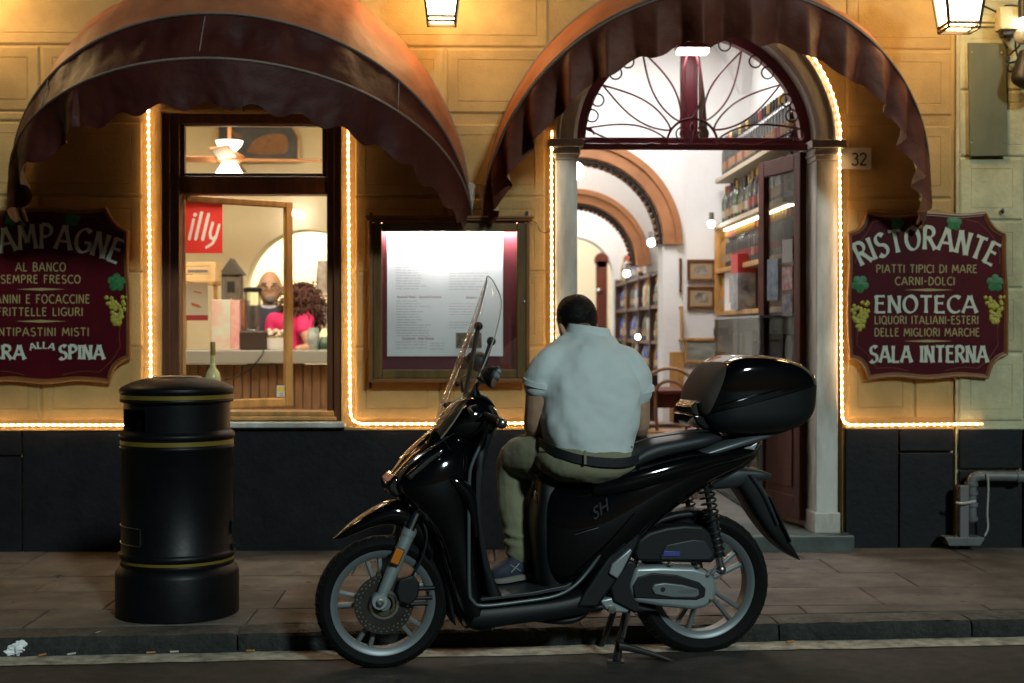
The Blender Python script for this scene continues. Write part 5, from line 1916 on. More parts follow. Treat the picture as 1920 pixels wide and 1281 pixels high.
t = thing('crate', 'pale wooden wine crate stacked high behind the sash poster', 'crate', (cx_(377), 1.75, zf(528, 1.75)))
g = G(); pxbox(g, 349, 491, 402, 499, 1.72, .014); pxbox(g, 349, 500.5, 402, 514, 1.72, .014); pxbox(g, 349, 515.5, 402, 528, 1.72, .014); ob('slats', g, mat('pale pine', (.55, .38, .19), .6, var=.15), t, smooth=False, bev=.002)
g = G(); pxbox(g, 395, 491, 404, 528, 1.71, .24); pxbox(g, 342, 491, 348.5, 528, 1.71, .24); ob('corner_post', g, mat('pale pine', (.5, .35, .2)), t, smooth=False)
g = G(); pxbox(g, 352, 506, 390, 511, 1.7185, .0015); ob('stencil', g, M_ink, t, smooth=False)
g = G(); pxbox(g, 349, 529.5, 402, 533, 1.70, .26); ob('shelf_plank', g, M_oak, t, smooth=False)
g = G()
for px in (346, 404): pxbox(g, px - 3, 533.5, px + 3, 656.5, 1.8, .03)
ob('post', g, M_oak, t, smooth=False)
t = thing('flowered_box', 'pale pink and mint biscuit box standing on the counter', 'box', (cx_(425), 1.68, ZC))
g = G(); pxbox(g, 397, 562, 432, 656.5, 1.64, .16); ob('front', g, mat('pink mint print', (.62, .34, .30), .6, col2=(.50, .62, .54), vscale=9), t, smooth=False, bev=.003)
g = G(); pxbox(g, 432.4, 563, 449, 656.5, 1.65, .15); ob('side', g, mat('pink print', (.66, .45, .42), .6, col2=(.62, .25, .25), vscale=14), t, smooth=False, bev=.003)
t = thing('blender', 'kitchen blender with glass jug and black base on the counter', 'blender', (cx_(475), 1.72, ZC))
c = V((cx_(474, 1.72), 1.72, ZC)); k = U * 10.06 / 8.34
g = G(); pxbox(g, 449, 620, 499, 656.5, 1.64, .17); ob('motor_base', g, mat('brown black plastic', (.035, .026, .022), .4), t, smooth=False, bev=.012)
g = G(); g.lathe([(.04, zf(619, 1.72) - ZC), (.05, zf(615, 1.72) - ZC), (.052, zf(590, 1.72) - ZC), (.062, zf(547, 1.72) - ZC)], c, n=20); g.tube(spline([c + V((-.05, 0, .12)), c + V((-.10, 0, .2)), c + V((-.10, 0, .32)), c + V((-.055, 0, .36))], 4), .012, 8); ob('jug', g, glass('jug glass', (.85, .88, .85), .12), t)
g = G(); g.lathe([(.064, zf(548, 1.72) - ZC), (.066, zf(541, 1.72) - ZC), (.03, zf(539, 1.72) - ZC), (.001, zf(539, 1.72) - ZC)], c, n=20); ob('lid', g, M_matte, t)
g = G(); g.tube(spline([W(494, 657, 1.5), W(490, 668, 1.47), W(470, 690, 1.46), W(445, 706, 1.46), W(420, 712, 1.46)], 5), .006, 6); ob('cord', g, M_matte, t)
t = thing('white_pot', 'white pot with a gold rim full of pale crumbs on the counter', 'pot', (cx_(517), 1.7, ZC))
c = V((cx_(518, 1.7), 1.7, ZC))
g = G(); g.lathe([(.001, 0), (.065, 0), (.072, .02), (.078, .09), (.074, .092)], c, n=24); ob('pot_body', g, M_paper, t)
g = G(); g.tube([c + V((.0775 * math.cos(a * PI / 16), .0775 * math.sin(a * PI / 16), .092)) for a in range(32)], .004, 6, closed=True); ob('rim', g, M_gold, t)
g = G(); rnd = random.Random(8)
for i in range(26): g.ball(c + V((rnd.uniform(-.06, .06), rnd.uniform(-.05, .05), .095 + rnd.uniform(0, .04))), .018, 6, 4)
ob('contents', g, mat('pale crumbs', (.6, .52, .42), .8), t)
t = thing('bird_house', 'grey wooden lantern house standing behind the counter', 'bird house', (cx_(433, 2.3), 2.3, zf(560, 2.3)))
g = G(); pxbox(g, 415, 515, 450, 562, 2.3, .16); ob('house_body', g, mat('grey timber', (.10, .09, .075), .7, var=.3, vscale=10, stretch=(6, 1, 1)), t, smooth=False)
g = G(); g.prism([W(410, 515, 2.28), W(455, 515, 2.28), W(432, 484, 2.28)], V((0, .2, 0))); ob('house_roof', g, mat('dark timber', (.05, .045, .04), .7), t, smooth=False)
g = G(); pxbox(g, 408, 562.5, 458, 660, 2.2, .25); ob('stand', g, M_archwood, t, smooth=False)
g = G(); pxbox(g, 426, 528, 440, 548, 2.295, .006); ob('house_window', g, M_ironblack, t, smooth=False)
for i, (px, py0, w, h, m, lab) in enumerate(((600, 560, 26, 50, mat('lilac sack', (.32, .27, .36), .7), 'grey lilac package on the shelf right of the woman'), (606, 490, 24, 62, mat('pale parcel', (.5, .46, .42), .7, col2=(.16, .14, .13), vscale=9), 'pale parcel on the top shelf right of the woman'), (588, 615, 22, 42, mat('striped tin', (.35, .36, .38), .5, col2=(.12, .2, .16), vscale=12), 'grey striped tin on the counter beside the woman'), (610, 632, 20, 24, mat('dark green dish', (.03, .08, .05), .5), 'dark green dish on the counter at the window edge'))):
    g = G(); y = 2.5 if i < 2 else 1.75
    c = W(px, py0 + h, y)
    kk = U * (y + 8.34) / 8.34
    g.loft([(c + V((-w * kk / 2, 0, .004)), c + V((w * kk / 2, 0, .004)), V((0, .07, 0))), (c + V((-w * kk * .52, 0, h * kk * .5)), c + V((w * kk * .52, 0, h * kk * .5)), V((0, .08, 0))), (c + V((-w * kk * .4, 0, h * kk)), c + V((w * kk * .4, 0, h * kk)), V((0, .05, 0)))], 14, 3)
    tag(ob('package', g, m, None), lab, 'package')
t = thing('back_shelf', 'pale wall shelf with packages behind the woman at the bar', 'shelf', W(606, 612, 2.45))
g = G()
for py in (612, 553): pxbox(g, 588, py, 660, py + 4, 2.4, .3)
ob('shelf_board', g, M_pshelf, t, smooth=False)
g = G(); pxbox(g, 640, 480, 644, 700, 2.42, .26); ob('side_panel', g, M_pshelf, t, smooth=False)
# ================================================================== SCOOTER
SF, SR = GZ(716, 1250, 0), GZ(1312, 1218, 0)
sdir = (SR - SF).normalized()
snr = V((sdir.y, -sdir.x, 0))            # towards the street
if snr.y > 0: snr = -snr


def S(px, py, w=0.0):
    d = ray(px, py)
    o = SF + snr * w
    return CAM + d * ((o - CAM).dot(snr) / d.dot(snr))


scoot = thing('scooter', 'glossy black maxi scooter with clear windscreen and black top case parked at the kerb', 'scooter', (SF + SR) / 2)


def sl(stations, e=2.0, n=22, sub=4, w0=0.0):
    return [(S(ax, ay, w0), S(bx, by, w0), snr * hw) for ax, ay, bx, by, hw in stations]


def part(name, stations, m, parent=None, e=2.0, n=24, sub=4, w0=0.0, ang=50, **kw):
    g = G(); g.loft(sl(stations, w0=w0), n, e, sub)
    return ob(name, g, m, parent or scoot, ang=ang, **kw)


def plate(name, pts, w, d, m, parent=None, bev=.006, seg=3):
    g = G(); g.prism([S(x, y, w) for x, y in pts], -snr * d)
    return ob(name, g, m, parent or scoot, bev=bev, seg=seg, ang=35)


def ptube(name, pts, r, m, parent=None, w=0.0, n=10, sub=5):
    g = G(); P = [S(*(p if len(p) == 3 else (p[0], p[1], w))) for p in pts]
    g.tube(spline(P, sub) if sub > 1 else P, r, n)
    return ob(name, g, m, parent or scoot)


# ---------------- wheels
def wheel(cx, cyy, Rt, Rr, wd, m_s, flip):
    c = S(cx, cyy)
    k = (S(cx + 100, cyy) - S(cx - 100, cyy)).length / 200
    to, ri = Rt * k, Rr * k
    e1, e2 = sdir, V((0, 0, 1))
    hw = wd / 2
    g = G()
    prof = [(ri - .004, -hw * .62), (ri + .006, -hw * .8), ((to + ri) / 2, -hw), (to - .016, -hw * .86), (to - .005, -hw * .55), (to, -hw * .2), (to, hw * .2), (to - .005, hw * .55), (to - .016, hw * .86), ((to + ri) / 2, hw), (ri + .006, hw * .8), (ri - .004, hw * .62)]
    g.lathe(prof, c, snr, n=72)
    wh = ob('wheel', g, M_rubber, scoot, ang=40)
    # tread grooves
    g = G()
    for i in range(44):
        a = 2 * PI * i / 44
        for s in (-1, 1):
            d0 = e1 * math.cos(a) + e2 * math.sin(a); d1 = e1 * math.cos(a + .10) + e2 * math.sin(a + .10)
            g.tube([c + d0 * (to + .0006) + snr * s * hw * .12, c + d1 * (to - .004) + snr * s * hw * .56, c + d1 * (to - .017) + snr * s * hw * .84], .0022, 4)
    ob('tread_groove', g, M_ironblack, wh, smooth=False, kind='stuff')
    g = G()
    g.lathe([(ri + .004, -hw * .66), (ri + .001, -hw * .78), (ri - .012, -hw * .74), (ri - .026, -hw * .5), (ri - .028, hw * .5), (ri - .012, hw * .74), (ri + .001, hw * .78), (ri + .004, hw * .66)], c, snr, n=72)
    ob('rim', g, M_rim, wh, ang=35)
    for i in range(5):
        a = R(90 + 12 + 72 * i)
        g = G()
        for s in (-1, 1):
            ai, ao = a + s * .17, a + s * .145
            p0 = c + (e1 * math.cos(ai) + e2 * math.sin(ai)) * .055 + snr * .012
            p1 = c + (e1 * math.cos(ao) + e2 * math.sin(ao)) * (ri - .022) + snr * .004
            d = (p1 - p0).normalized(); w = d.cross(snr)
            g.obox((p0 + p1) / 2, d * (p1 - p0).length / 2, w * .0095, snr * .014)
        ob('spoke', g, M_rim, wh, bev=.006, seg=3)
    g = G(); g.lathe([(.001, .045), (.03, .045), (.036, .03), (.06, .02), (.064, -.02), (.036, -.03), (.001, -.045)], c, snr, n=28); ob('hub', g, M_rim, wh)
    return c, k, wh


cf, kf, wf = wheel(716, 1128, 123.5, 97, .108, 1, 1)
crr, kr_, wr = wheel(1312, 1092, 125, 95, .125, 1, 1)
# brake disc, sensor ring, caliper
g = G(); dc = cf + snr * .058
g.lathe([(.062, -.002), (.120, -.002), (.120, .002), (.062, .002), (.062, -.002)], dc, snr, n=60)
disc = ob('brake_disc', g, mat('brake disc steel', (.055, .048, .042), .4, metal=.8, var=.3), scoot, ang=30)
g = G()
for i in range(30):
    for rr, off in ((.110, 0), (.097, .1)):
        a = 2 * PI * i / 30 + off
        p = dc + (sdir * math.cos(a) + V((0, 0, 1)) * math.sin(a)) * rr + snr * .0023
        g.lathe([(.0033, 0), (.0033, .0004), (.0001, .0004)], p, snr, n=8)
ob('drilled_holes', g, M_steel, disc, smooth=False, kind='stuff')
g = G()
for i in range(6):
    a = 2 * PI * i / 6
    d0 = sdir * math.cos(a) + V((0, 0, 1)) * math.sin(a); d1 = sdir * math.cos(a + .5) + V((0, 0, 1)) * math.sin(a + .5)
    g.tube([dc + d0 * .04, dc + d1 * .066], .006, 6)
g.lathe([(.036, -.003), (.048, -.003), (.048, .004), (.036, .004), (.036, -.003)], dc, snr, n=40)
ob('disc_carrier', g, mat('bronze carrier', (.12, .095, .05), .4, metal=.7), disc)
g = G(); g.lathe([(.050, .001), (.060, .001), (.060, .004), (.050, .004), (.050, .001)], dc + snr * .004, snr, n=48); ob('sensor_ring', g, M_steel, disc)
plate('brake_caliper', [(748, 1088), (776, 1078), (788, 1096), (784, 1122), (768, 1136), (748, 1130), (742, 1108)], .10, .055, M_matte, bev=.008)
for p in ((782, 1104), (778, 1122), (770, 1133)):
    g = G(); g.lathe([(.009, 0), (.009, .07), (.001, .071)], S(p[0], p[1], .09), sdir, n=10); ob('caliper_pin', g, M_matte, scoot)
# ---------------- fork
for w in (.088, -.088):
    far = w < 0
    P = lambda x, y: S(x, y, .088) - (snr * .176 if far else V((0, 0, 0)))
    g = G(); g.tube([P(711, 1128), P(724, 1098), P(747, 1044), P(765, 1003)], [.021, .025, .026, .027], 14)
    fk = ob('fork_leg', g, M_alu, scoot)
    g = G(); g.tube([P(764, 1004), P(769, 993)], .030, 14); ob('fork_seal', g, M_alu, fk)
    g = G(); g.tube([P(768, 994), P(788, 948)], .018, 12); ob('stanchion', g, M_chrome, fk)
    g = G(); g.lathe([(.001, -.03), (.031, -.03), (.034, -.026), (.034, .018), (.030, .024), (.001, .024)], P(711, 1127), snr, n=24); ob('axle_clamp', g, M_alu, fk)
    g = G(); g.lathe([(.016, 0), (.016, .012), (.008, .014), (.001, .012)], P(711, 1127) + snr * (.028 if not far else -.042), snr, n=6); ob('axle_nut', g, M_steel, fk)
g = G(); cR = S(744, 1043, .125); ax = (S(765, 1003, .125) - S(724, 1098, .125)).normalized(); sx = ax.cross(snr)
g.obox(cR, ax * .036, sx * .021, snr * .008); amb = ob('reflector_mount', g, M_ironblack, scoot, smooth=False, bev=.003)
g = G(); g.obox(cR + snr * .009, ax * .030, sx * .0165, snr * .003); ob('amber_reflector', g, M_amber, amb, smooth=False, bev=.002)
ptube('brake_hose', [(782, 960, .09), (800, 1000, .1), (792, 1045, .1), (778, 1070, .1), (772, 1084, .09)], .006, M_matte)
# ---------------- front mudguard
part('front_mudguard', [(625, 1010, 631, 1012, .012), (640, 995, 650, 1006, .045), (662, 976, 676, 995, .065), (698, 953, 706, 985, .078), (732, 938, 734, 983, .083), (762, 942, 756, 992, .083), (784, 958, 772, 1010, .080), (800, 985, 784, 1026, .078), (812, 1020, 800, 1050, .072)], M_black, e=2.6)
part('mudguard_rear', [(800, 1015, 826, 1000, .07), (818, 1060, 838, 1050, .075), (830, 1105, 846, 1100, .075), (838, 1150, 850, 1155, .07), (846, 1166, 852, 1168, .06)], M_matte, e=3)
# ---------------- front body
part('front_shield', [(806, 806, 884, 806, .085), (790, 826, 886, 828, .135), (768, 846, 886, 850, .175), (746, 872, 884, 880, .195), (729, 898, 884, 906, .200), (735, 922, 884, 932, .198), (756, 944, 886, 958, .190), (780, 968, 888, 986, .182), (802, 1000, 890, 1020, .176), (818, 1040, 893, 1062, .172), (832, 1082, 898, 1102, .170), (844, 1126, 908, 1136, .168), (856, 1160, 920, 1160, .160), (866, 1172, 924, 1168, .14)], M_black, e=2.5, n=34)
# bonnet ridge and headlight
part('bonnet_panel', [(812, 802, 850, 800, .06), (786, 824, 838, 832, .085), (760, 850, 815, 862, .095), (740, 876, 790, 890, .085), (725, 902, 768, 914, .055), (722, 912, 745, 924, .03)], M_black, e=2.2)
plate('headlight', [(724, 908), (742, 890), (762, 906), (758, 930), (742, 934), (728, 924)], .105, .21, glass('headlight lens', (.35, .33, .32), .12, .02), bev=.014)
g = G(); g.ball(S(748, 914, 0), (.05, .05, .03), 14, 9); ob('headlight_bowl', g, M_chrome, scoot)
ptube('chrome_strip', [(852, 812, .12), (812, 838, .165), (770, 868, .19), (744, 894, .19)], [.004] * 6 + [.007] * 5 + [.004] * 5, M_chrome)
plate('front_indicator', [(760, 893), (800, 858), (828, 840), (836, 846), (806, 872), (770, 902)], .196, .03, glass('indicator lens', (.5, .47, .44), .15, .02), bev=.008)
# inner leg shield and floor
part('leg_shield_inner', [(884, 806, 914, 812, .14), (876, 850, 899, 852, .165), (874, 910, 889, 914, .17), (876, 960, 890, 966, .17), (882, 1010, 898, 1016, .165), (890, 1060, 911, 1066, .16), (898, 1104, 930, 1106, .155)], M_matte, e=5)
part('shield_wing', [(796, 884, 822, 872, .185), (820, 902, 862, 888, .206), (846, 930, 880, 916, .204), (860, 962, 884, 954, .194), (868, 996, 888, 994, .183)], M_black, e=3)
part('floor_tunnel', [(884, 1122, 862, 1168, .165), (915, 1119, 905, 1167, .170), (960, 1115, 960, 1160, .170), (1010, 1110, 1010, 1152, .170), (1052, 1102, 1052, 1146, .170), (1085, 1090, 1082, 1140, .165), (1112, 1070, 1110, 1130, .15)], M_matte, e=4.5)
plate('floor_mat', [(900, 1122), (1000, 1110), (1060, 1098), (1085, 1086), (1090, 1092), (1062, 1106), (1000, 1117), (902, 1128)], .150, .30, M_dgrey, bev=.003)
ptube('edge_trim', [(918, 790, .165), (900, 836, .175), (886, 868, .178), (880, 900, .178), (879, 1000, .178), (880, 1105, .178), (886, 1126, .178), (905, 1136, .176), (980, 1128, .176), (1040, 1118, .176), (1075, 1100, .176), (1105, 1068, .17), (1140, 1018, .178), (1165, 985, .185), (1190, 962, .19)], .0075, M_rail)
# ---------------- handlebar, screen, mirrors
part('handlebar_cover', [(812, 812, 816, 822, .05), (828, 780, 826, 826, .10), (846, 758, 842, 832, .125), (868, 744, 864, 836, .135), (890, 740, 884, 836, .135), (912, 750, 900, 830, .125), (927, 766, 915, 820, .10), (933, 782, 926, 808, .06)], M_black, e=2.4, n=28)
part('instrument_hood', [(870, 742, 872, 756, .05), (890, 733, 893, 750, .085), (910, 742, 910, 758, .085), (924, 758, 922, 768, .05)], M_matte)
for s in (1, -1):
    P = lambda x, y, w: S(x, y, abs(w)) if s > 0 else S(x, y, abs(w)) - snr * 2 * abs(w)
    g = G(); g.tube([P(905, 778, .10), P(925, 787, .22), P(936, 792, .30)], [.017, .018, .019], 12); hb = ob('handlebar', g, M_matte, scoot)
    g = G(); g.tube([P(922, 786, .20), P(939, 793.5, .33)], .021, 14); ob('grip', g, M_rubber, hb)
    g = G(); g.ball(P(941, 794, .345), .022, 12, 8); ob('bar_end', g, M_steel, hb)
    g = G(); g.tube(spline([P(893, 762, .13), P(880, 766, .2), P(885, 775, .30)], 4), .008, 8); ob('brake_lever', g, M_matte, hb)
    # mirror
    mb = P(926, 707, .36) + (V((0, 0, 0)) if s > 0 else sdir * .085 + V((0, 0, .045)))
    mst = P(897, 742, .16)
    g = G(); g.tube(spline([mst, mst + V((-.005, 0, .05)), (mst + mb) / 2 + V((-.01, 0, .015)), mb + V((-.06, 0, -.005))], 5), .0065, 8)
    mi = ob('mirror_stem', g, M_matte, scoot)
    up_ = V((0, 0, 1)); fw = -sdir
    tilt = Matrix.Rotation(R(-25), 3, snr) @ Matrix.Rotation(R(-24 * s), 3, 'Z')
    a1, a2, a3 = tilt @ (snr * 1.0), tilt @ up_, tilt @ sdir
    g = G()
    ringsM = []
    for (dx, kk) in ((-.055, .12), (-.045, .45), (-.025, .8), (-.004, .98), (.004, 1.0), (.010, .97)):
        ringsM.append([mb + a3 * dx + a1 * (.064 * kk * (abs(math.cos(t)) ** .75 * (1 if math.cos(t) >= 0 else -1))) + a2 * (.044 * kk * (abs(math.sin(t)) ** .75 * (1 if math.sin(t) >= 0 else -1))) for t in [2 * PI * i / 24 for i in range(24)]])
    g.rings(ringsM); ob('mirror_shell', g, M_matte, mi)
    g = G(); g.add([mb + a3 * .0105 + a1 * (.057 * (abs(math.cos(t)) ** .75 * (1 if math.cos(t) >= 0 else -1))) + a2 * (.038 * (abs(math.sin(t)) ** .75 * (1 if math.sin(t) >= 0 else -1))) for t in [2 * PI * i / 24 for i in range(24)]], [list(range(24))])
    ob('mirror_glass', g, mat('mirror', (.45, .45, .45), .03, metal=1), mi, smooth=False)
# windscreen
g = G()
cl = spline([(808, 812, 0), (822, 775, 0), (842, 722, 0), (864, 664, 0), (886, 606, 0), (902, 556, 0), (914, 518, 0)], 5)
hws = spline([(.10, 0, 0), (.165, 0, 0), (.215, 0, 0), (.235, 0, 0), (.228, 0, 0), (.19, 0, 0), (.06, 0, 0)], 5)
NW = 20
rows = []
for p, h in zip(cl, hws):
    r = []
    for j in range(NW + 1):
        u = j / NW * 2 - 1
        r.append(S(p.x, p.y) + sdir * (.055 * u * u * (h.x / .235) ** 1.2) + snr * (h.x * u) + V((0, 0, -.02 * u * u)))
    rows.append(r)
n_ = NW + 1
g.add([q for r in rows for q in r], [[i * n_ + j, i * n_ + j + 1, (i + 1) * n_ + j + 1, (i + 1) * n_ + j] for i in range(len(rows) - 1) for j in range(NW)])
wsn = ob('windscreen', g, M_screen, scoot, rec=False, ang=80)
g = G()
g.tube([r[0] for r in rows] + rows[-1][1:] + [r[-1] for r in rows[-2::-1]], .0028, 6)
ob('screen_edge', g, mat('streak lit acrylic edge', (.45, .40, .33), .3), wsn)  # edge colour lightened for reflection streaks along the screen rim
for (x0, y0, x1, y1, w) in ((888, 742, 921, 640, .10), (872, 744, 897, 612, -.10)):
    g = G(); a, b = S(x0, y0, w), S(x1, y1, w); g.tube([a, b], .010, 8); br = ob('screen_bracket', g, M_dgrey, wsn)
    g = G(); g.ball(b, .019, 10, 7); ob('bracket_knob', g, M_ironblack, wsn)
for (x, y, w) in ((858, 720, .12), (836, 760, .1), (897, 612, .06)):
    g = G(); g.ball(S(x, y, w), .011, 10, 6); ob('screen_bolt', g, M_ironblack, wsn)
# ---------------- body and tail
part('side_body', [(1000, 920, 1004, 1062, .08), (1022, 900, 1020, 1098, .135), (1060, 890, 1056, 1112, .170), (1110, 880, 1104, 1092, .190), (1160, 866, 1158, 1038, .200), (1210, 852, 1214, 982, .200), (1262, 840, 1270, 938, .190), (1320, 834, 1325, 905, .165), (1370, 832, 1366, 886, .13), (1408, 832, 1398, 868, .085), (1424, 830, 1412, 848, .04)], M_black, e=2.5, n=32)
part('knee_panel', [(1008, 892, 1050, 884, .06), (1002, 925, 1056, 920, .10), (994, 980, 1056, 980, .115), (998, 1040, 1062, 1040, .115), (1006, 1094, 1070, 1096, .11)], M_matte, e=3.5)
part('tail_cowl', [(1095, 886, 1090, 932, .172), (1140, 873, 1138, 924, .205), (1190, 860, 1192, 910, .216), (1250, 845, 1254, 892, .212), (1310, 838, 1314, 872, .190), (1360, 835, 1360, 862, .158), (1396, 834, 1392, 852, .115), (1418, 832, 1412, 844, .06)], M_black, e=3.6)
plate('lower_cover', [(1192, 964), (1170, 1000), (1130, 1060), (1095, 1112), (1080, 1140), (1120, 1140), (1150, 1100), (1178, 1060), (1200, 1015), (1206, 978)], .175, .30, M_matte, bev=.012)
plate('silver_cover', [(1183, 1028), (1186, 1034), (1168, 1070), (1158, 1086), (1142, 1076), (1148, 1058)], .192, .02, M_alu, bev=.006)
ptube('side_crease', [(1190, 962, .2), (1150, 1010, .197), (1110, 1052, .19), (1078, 1092, .18)], .004, M_black)
rtS, upS = sdir, V((0, 0, 1))
ca_, sa_ = math.cos(R(33)), math.sin(R(33))
M_badge = mat('smoked chrome badge', (.10, .105, .11), .25, metal=.9)
btext('SH', S(1128, 966, .2015), rtS * ca_ + upS * sa_, upS * ca_ - rtS * sa_, .066, M_badge, scoot, 'badge_lettering', bold=.01, shear=.5)
ptube('badge_strip', [(1078, 1003, .188), (1100, 996, .194), (1122, 990, .198)], .004, M_badge)
part('seat', [(1002, 888, 1010, 904, .05), (1030, 868, 1032, 902, .115), (1080, 858, 1078, 896, .150), (1130, 850, 1128, 886, .165), (1168, 842, 1168, 876, .170), (1190, 828, 1192, 868, .170), (1215, 820, 1220, 858, .170), (1260, 813, 1266, 847, .160), (1305, 807, 1310, 836, .145), (1332, 806, 1340, 824, .11)], M_seat, e=3.0)
ptube('seat_piping', [(1192, 830, .168), (1215, 822, .168), (1260, 815, .158), (1305, 809, .143), (1330, 808, .11)], .003, M_dgrey)
part('grab_rail', [(1254, 858, 1258, 864, .165), (1285, 842, 1296, 856, .172), (1320, 829, 1335, 845, .172), (1352, 819, 1368, 836, .165), (1385, 811, 1400, 826, .15), (1420, 806, 1430, 817, .13), (1450, 801, 1455, 809, .11), (1472, 796, 1473, 802, .09)], M_rail, e=3)
part('tail_light', [(1335, 836, 1340, 856, .12), (1370, 828, 1378, 858, .12), (1400, 824, 1400, 856, .10), (1418, 825, 1414, 846, .06), (1424, 827, 1420, 836, .03)], glass('tail lens', (.3, .26, .26), .16, .03), e=2.6)
plate('clear_reflector', [(1376, 846), (1410, 836), (1422, 828), (1416, 842), (1400, 852), (1380, 854)], .118, .02, mat('clear lens', (.30, .31, .31), .12, spec=.8), bev=.003)
part('tail_tray', [(1262, 926, 1256, 930, .05), (1290, 898, 1284, 918, .075), (1335, 879, 1332, 916, .085), (1365, 874, 1372, 912, .085), (1390, 876, 1394, 902, .08), (1420, 880, 1424, 899, .075), (1437, 886, 1436, 896, .06)], M_dgrey, e=4.5)
part('rear_mudguard', [(1366, 904, 1408, 888, .080), (1386, 932, 1424, 918, .080), (1408, 968, 1438, 955, .078), (1428, 996, 1456, 986, .074), (1448, 1018, 1470, 1008, .066), (1470, 1036, 1482, 1026, .055), (1495, 1049, 1494, 1045, .030)], M_matte, e=4)
part('mudguard_ridge', [(1396, 890, 1412, 888, .030), (1424, 930, 1436, 926, .03), (1450, 985, 1458, 980, .03)], M_dgrey, w0=.062, e=2)
g = G()
a, b = S(1424, 926, 0), S(1464, 1012, 0)
ax = (b - a) / 2; t_ = ax.cross(snr).normalized()
g.obox((a + b) / 2 + sdir * .012, ax, snr * .085, t_ * .004)
ob('number_plate', g, M_matte, scoot, smooth=False, bev=.003)
# ---------------- top case
TC = [(1292, 752, 1298, 778, .12), (1300, 728, 1312, 798, .165), (1318, 698, 1328, 807, .19), (1340, 677, 1345, 810, .205), (1368, 666, 1368, 811, .212), (1405, 665, 1405, 810, .214), (1440, 669, 1440, 806, .210), (1474, 680, 1470, 799, .195), (1498, 696, 1490, 786, .168), (1508, 712, 1504, 768, .13), (1512, 728, 1510, 744, .07)]


def split_y(x): return 770 + (x - 1292) * (-52 / 220) + (8 if x < 1330 else 0) - 6 * math.sin(PI * max(0, min(1, (x - 1292) / 220)))


lid, base = [], []
for ax_, ay_, bx_, by_, hw in TC:
    ys = max(ay_ + 3, min(by_ - 3, split_y(ax_)))
    lid.append((ax_, ay_, (ax_ + bx_) / 2, by_, hw))
g = G()
# lid and base share the superelliptic shell; cut at the seam
st_ = sl(TC)
full = G(); full.loft(st_, 48, 5.2, 4)


def cutshell(upper):
    b = bmesh.new()
    vm = [b.verts.new(p) for p in full.v]
    for f in full.f: b.faces.new([vm[i] for i in f])
    p0, p1 = S(1292, 774), S(1512, 716)
    nrm = (p1 - p0).cross(snr).normalized()
    if nrm.z < 0: nrm = -nrm
    off = .0015
    bmesh.ops.bisect_plane(b, geom=b.verts[:] + b.edges[:] + b.faces[:], plane_co=p0 + nrm * (off if upper else -off), plane_no=nrm, clear_inner=upper, clear_outer=not upper)
    bmesh.ops.holes_fill(b, edges=[e for e in b.edges if e.is_boundary], sides=0)
    b.verts.ensure_lookup_table(); b.verts.index_update()
    g = G(); g.v = [v.co.copy() for v in b.verts]; g.f = [[v.index for v in f.verts] for f in b.faces]; g.m = [0] * len(g.f)
    b.free(); return g


tc = thing('top_case', 'black motorcycle top case with glossy lid mounted behind the scooter seat', 'top case', S(1400, 812))
def halve(g0, p0, p1, keep_right):
    b = bmesh.new()
    vm = [b.verts.new(p) for p in g0.v]
    for f in g0.f: b.faces.new([vm[i] for i in f])
    nrm = (p1 - p0).cross(snr).normalized()
    if nrm.x < 0: nrm = -nrm
    bmesh.ops.bisect_plane(b, geom=b.verts[:] + b.edges[:] + b.faces[:], plane_co=p0 + nrm * (.001 if keep_right else -.001), plane_no=nrm, clear_inner=keep_right, clear_outer=not keep_right)
    bmesh.ops.holes_fill(b, edges=[e for e in b.edges if e.is_boundary], sides=0)
    b.verts.ensure_lookup_table(); b.verts.index_update()
    g = G(); g.v = [v.co.copy() for v in b.verts]; g.f = [[v.index for v in f.verts] for f in b.faces]; g.m = [0] * len(g.f)
    b.free(); return g


lid_g = cutshell(True)
ob('case_lid', halve(lid_g, S(1304, 775), S(1344, 660), True), M_black, tc, ang=40)
ob('front_panel', halve(lid_g, S(1304, 775), S(1344, 660), False), mat('grey brown panel', (.070, .058, .050), .8, spec=.15), tc, ang=40)
ob('case_base', cutshell(False), M_matte, tc, ang=40)
plate('latch', [(1296, 762), (1306, 752), (1328, 752), (1330, 768), (1322, 782), (1300, 778)], .10, .20, mat('smoked latch', (.12, .11, .10), .15, metal=.9), tc, bev=.006)
plate('latch_cover', [(1299, 778), (1330, 780), (1338, 800), (1322, 806), (1308, 796)], .12, .24, M_black, tc, bev=.008)
ptube('lid_seam', [(1345, 765, .218), (1400, 747, .224), (1450, 734, .218), (1490, 723, .195)], .003, M_black, tc)
for x, y in ((1335, 812), (1440, 808), (1462, 803)):
    g = G(); p = S(x, y, .05); g.box(p - V((.02, .03, .014)), p + V((.02, .03, .014))); ob('mount_foot', g, M_dgrey, tc, smooth=False, bev=.004)
# ---------------- engine, drive cover, shocks
plate('air_filter_box', [(1188, 1040), (1196, 1014), (1216, 998), (1250, 988), (1284, 984), (1318, 986), (1334, 1000), (1345, 1030), (1343, 1050), (1334, 1056), (1196, 1054)], .150, .10, M_matte, bev=.014)
plate('filter_panel', [(1238, 1042), (1250, 1022), (1300, 1012), (1322, 1014), (1338, 1040), (1330, 1050), (1240, 1050)], .156, .02, M_dgrey, bev=.004)
plate('filter_badge', [(1245, 1034), (1276, 1034), (1274, 1043), (1243, 1043)], .161, .004, mat('badge blue', (.06, .07, .35), .3), bev=.001)
btext('eSP', S(1259, 1041.5, .1625), rtS, upS, .017, M_chrome, scoot, 'badge_lettering', bold=.01, shear=.3)
plate('drive_cover', [(1192, 1064), (1240, 1062), (1300, 1064), (1324, 1070), (1342, 1086), (1346, 1104), (1340, 1126), (1324, 1140), (1300, 1144), (1240, 1138), (1190, 1130), (1180, 1100)], .170, .10, M_alu, bev=.016)
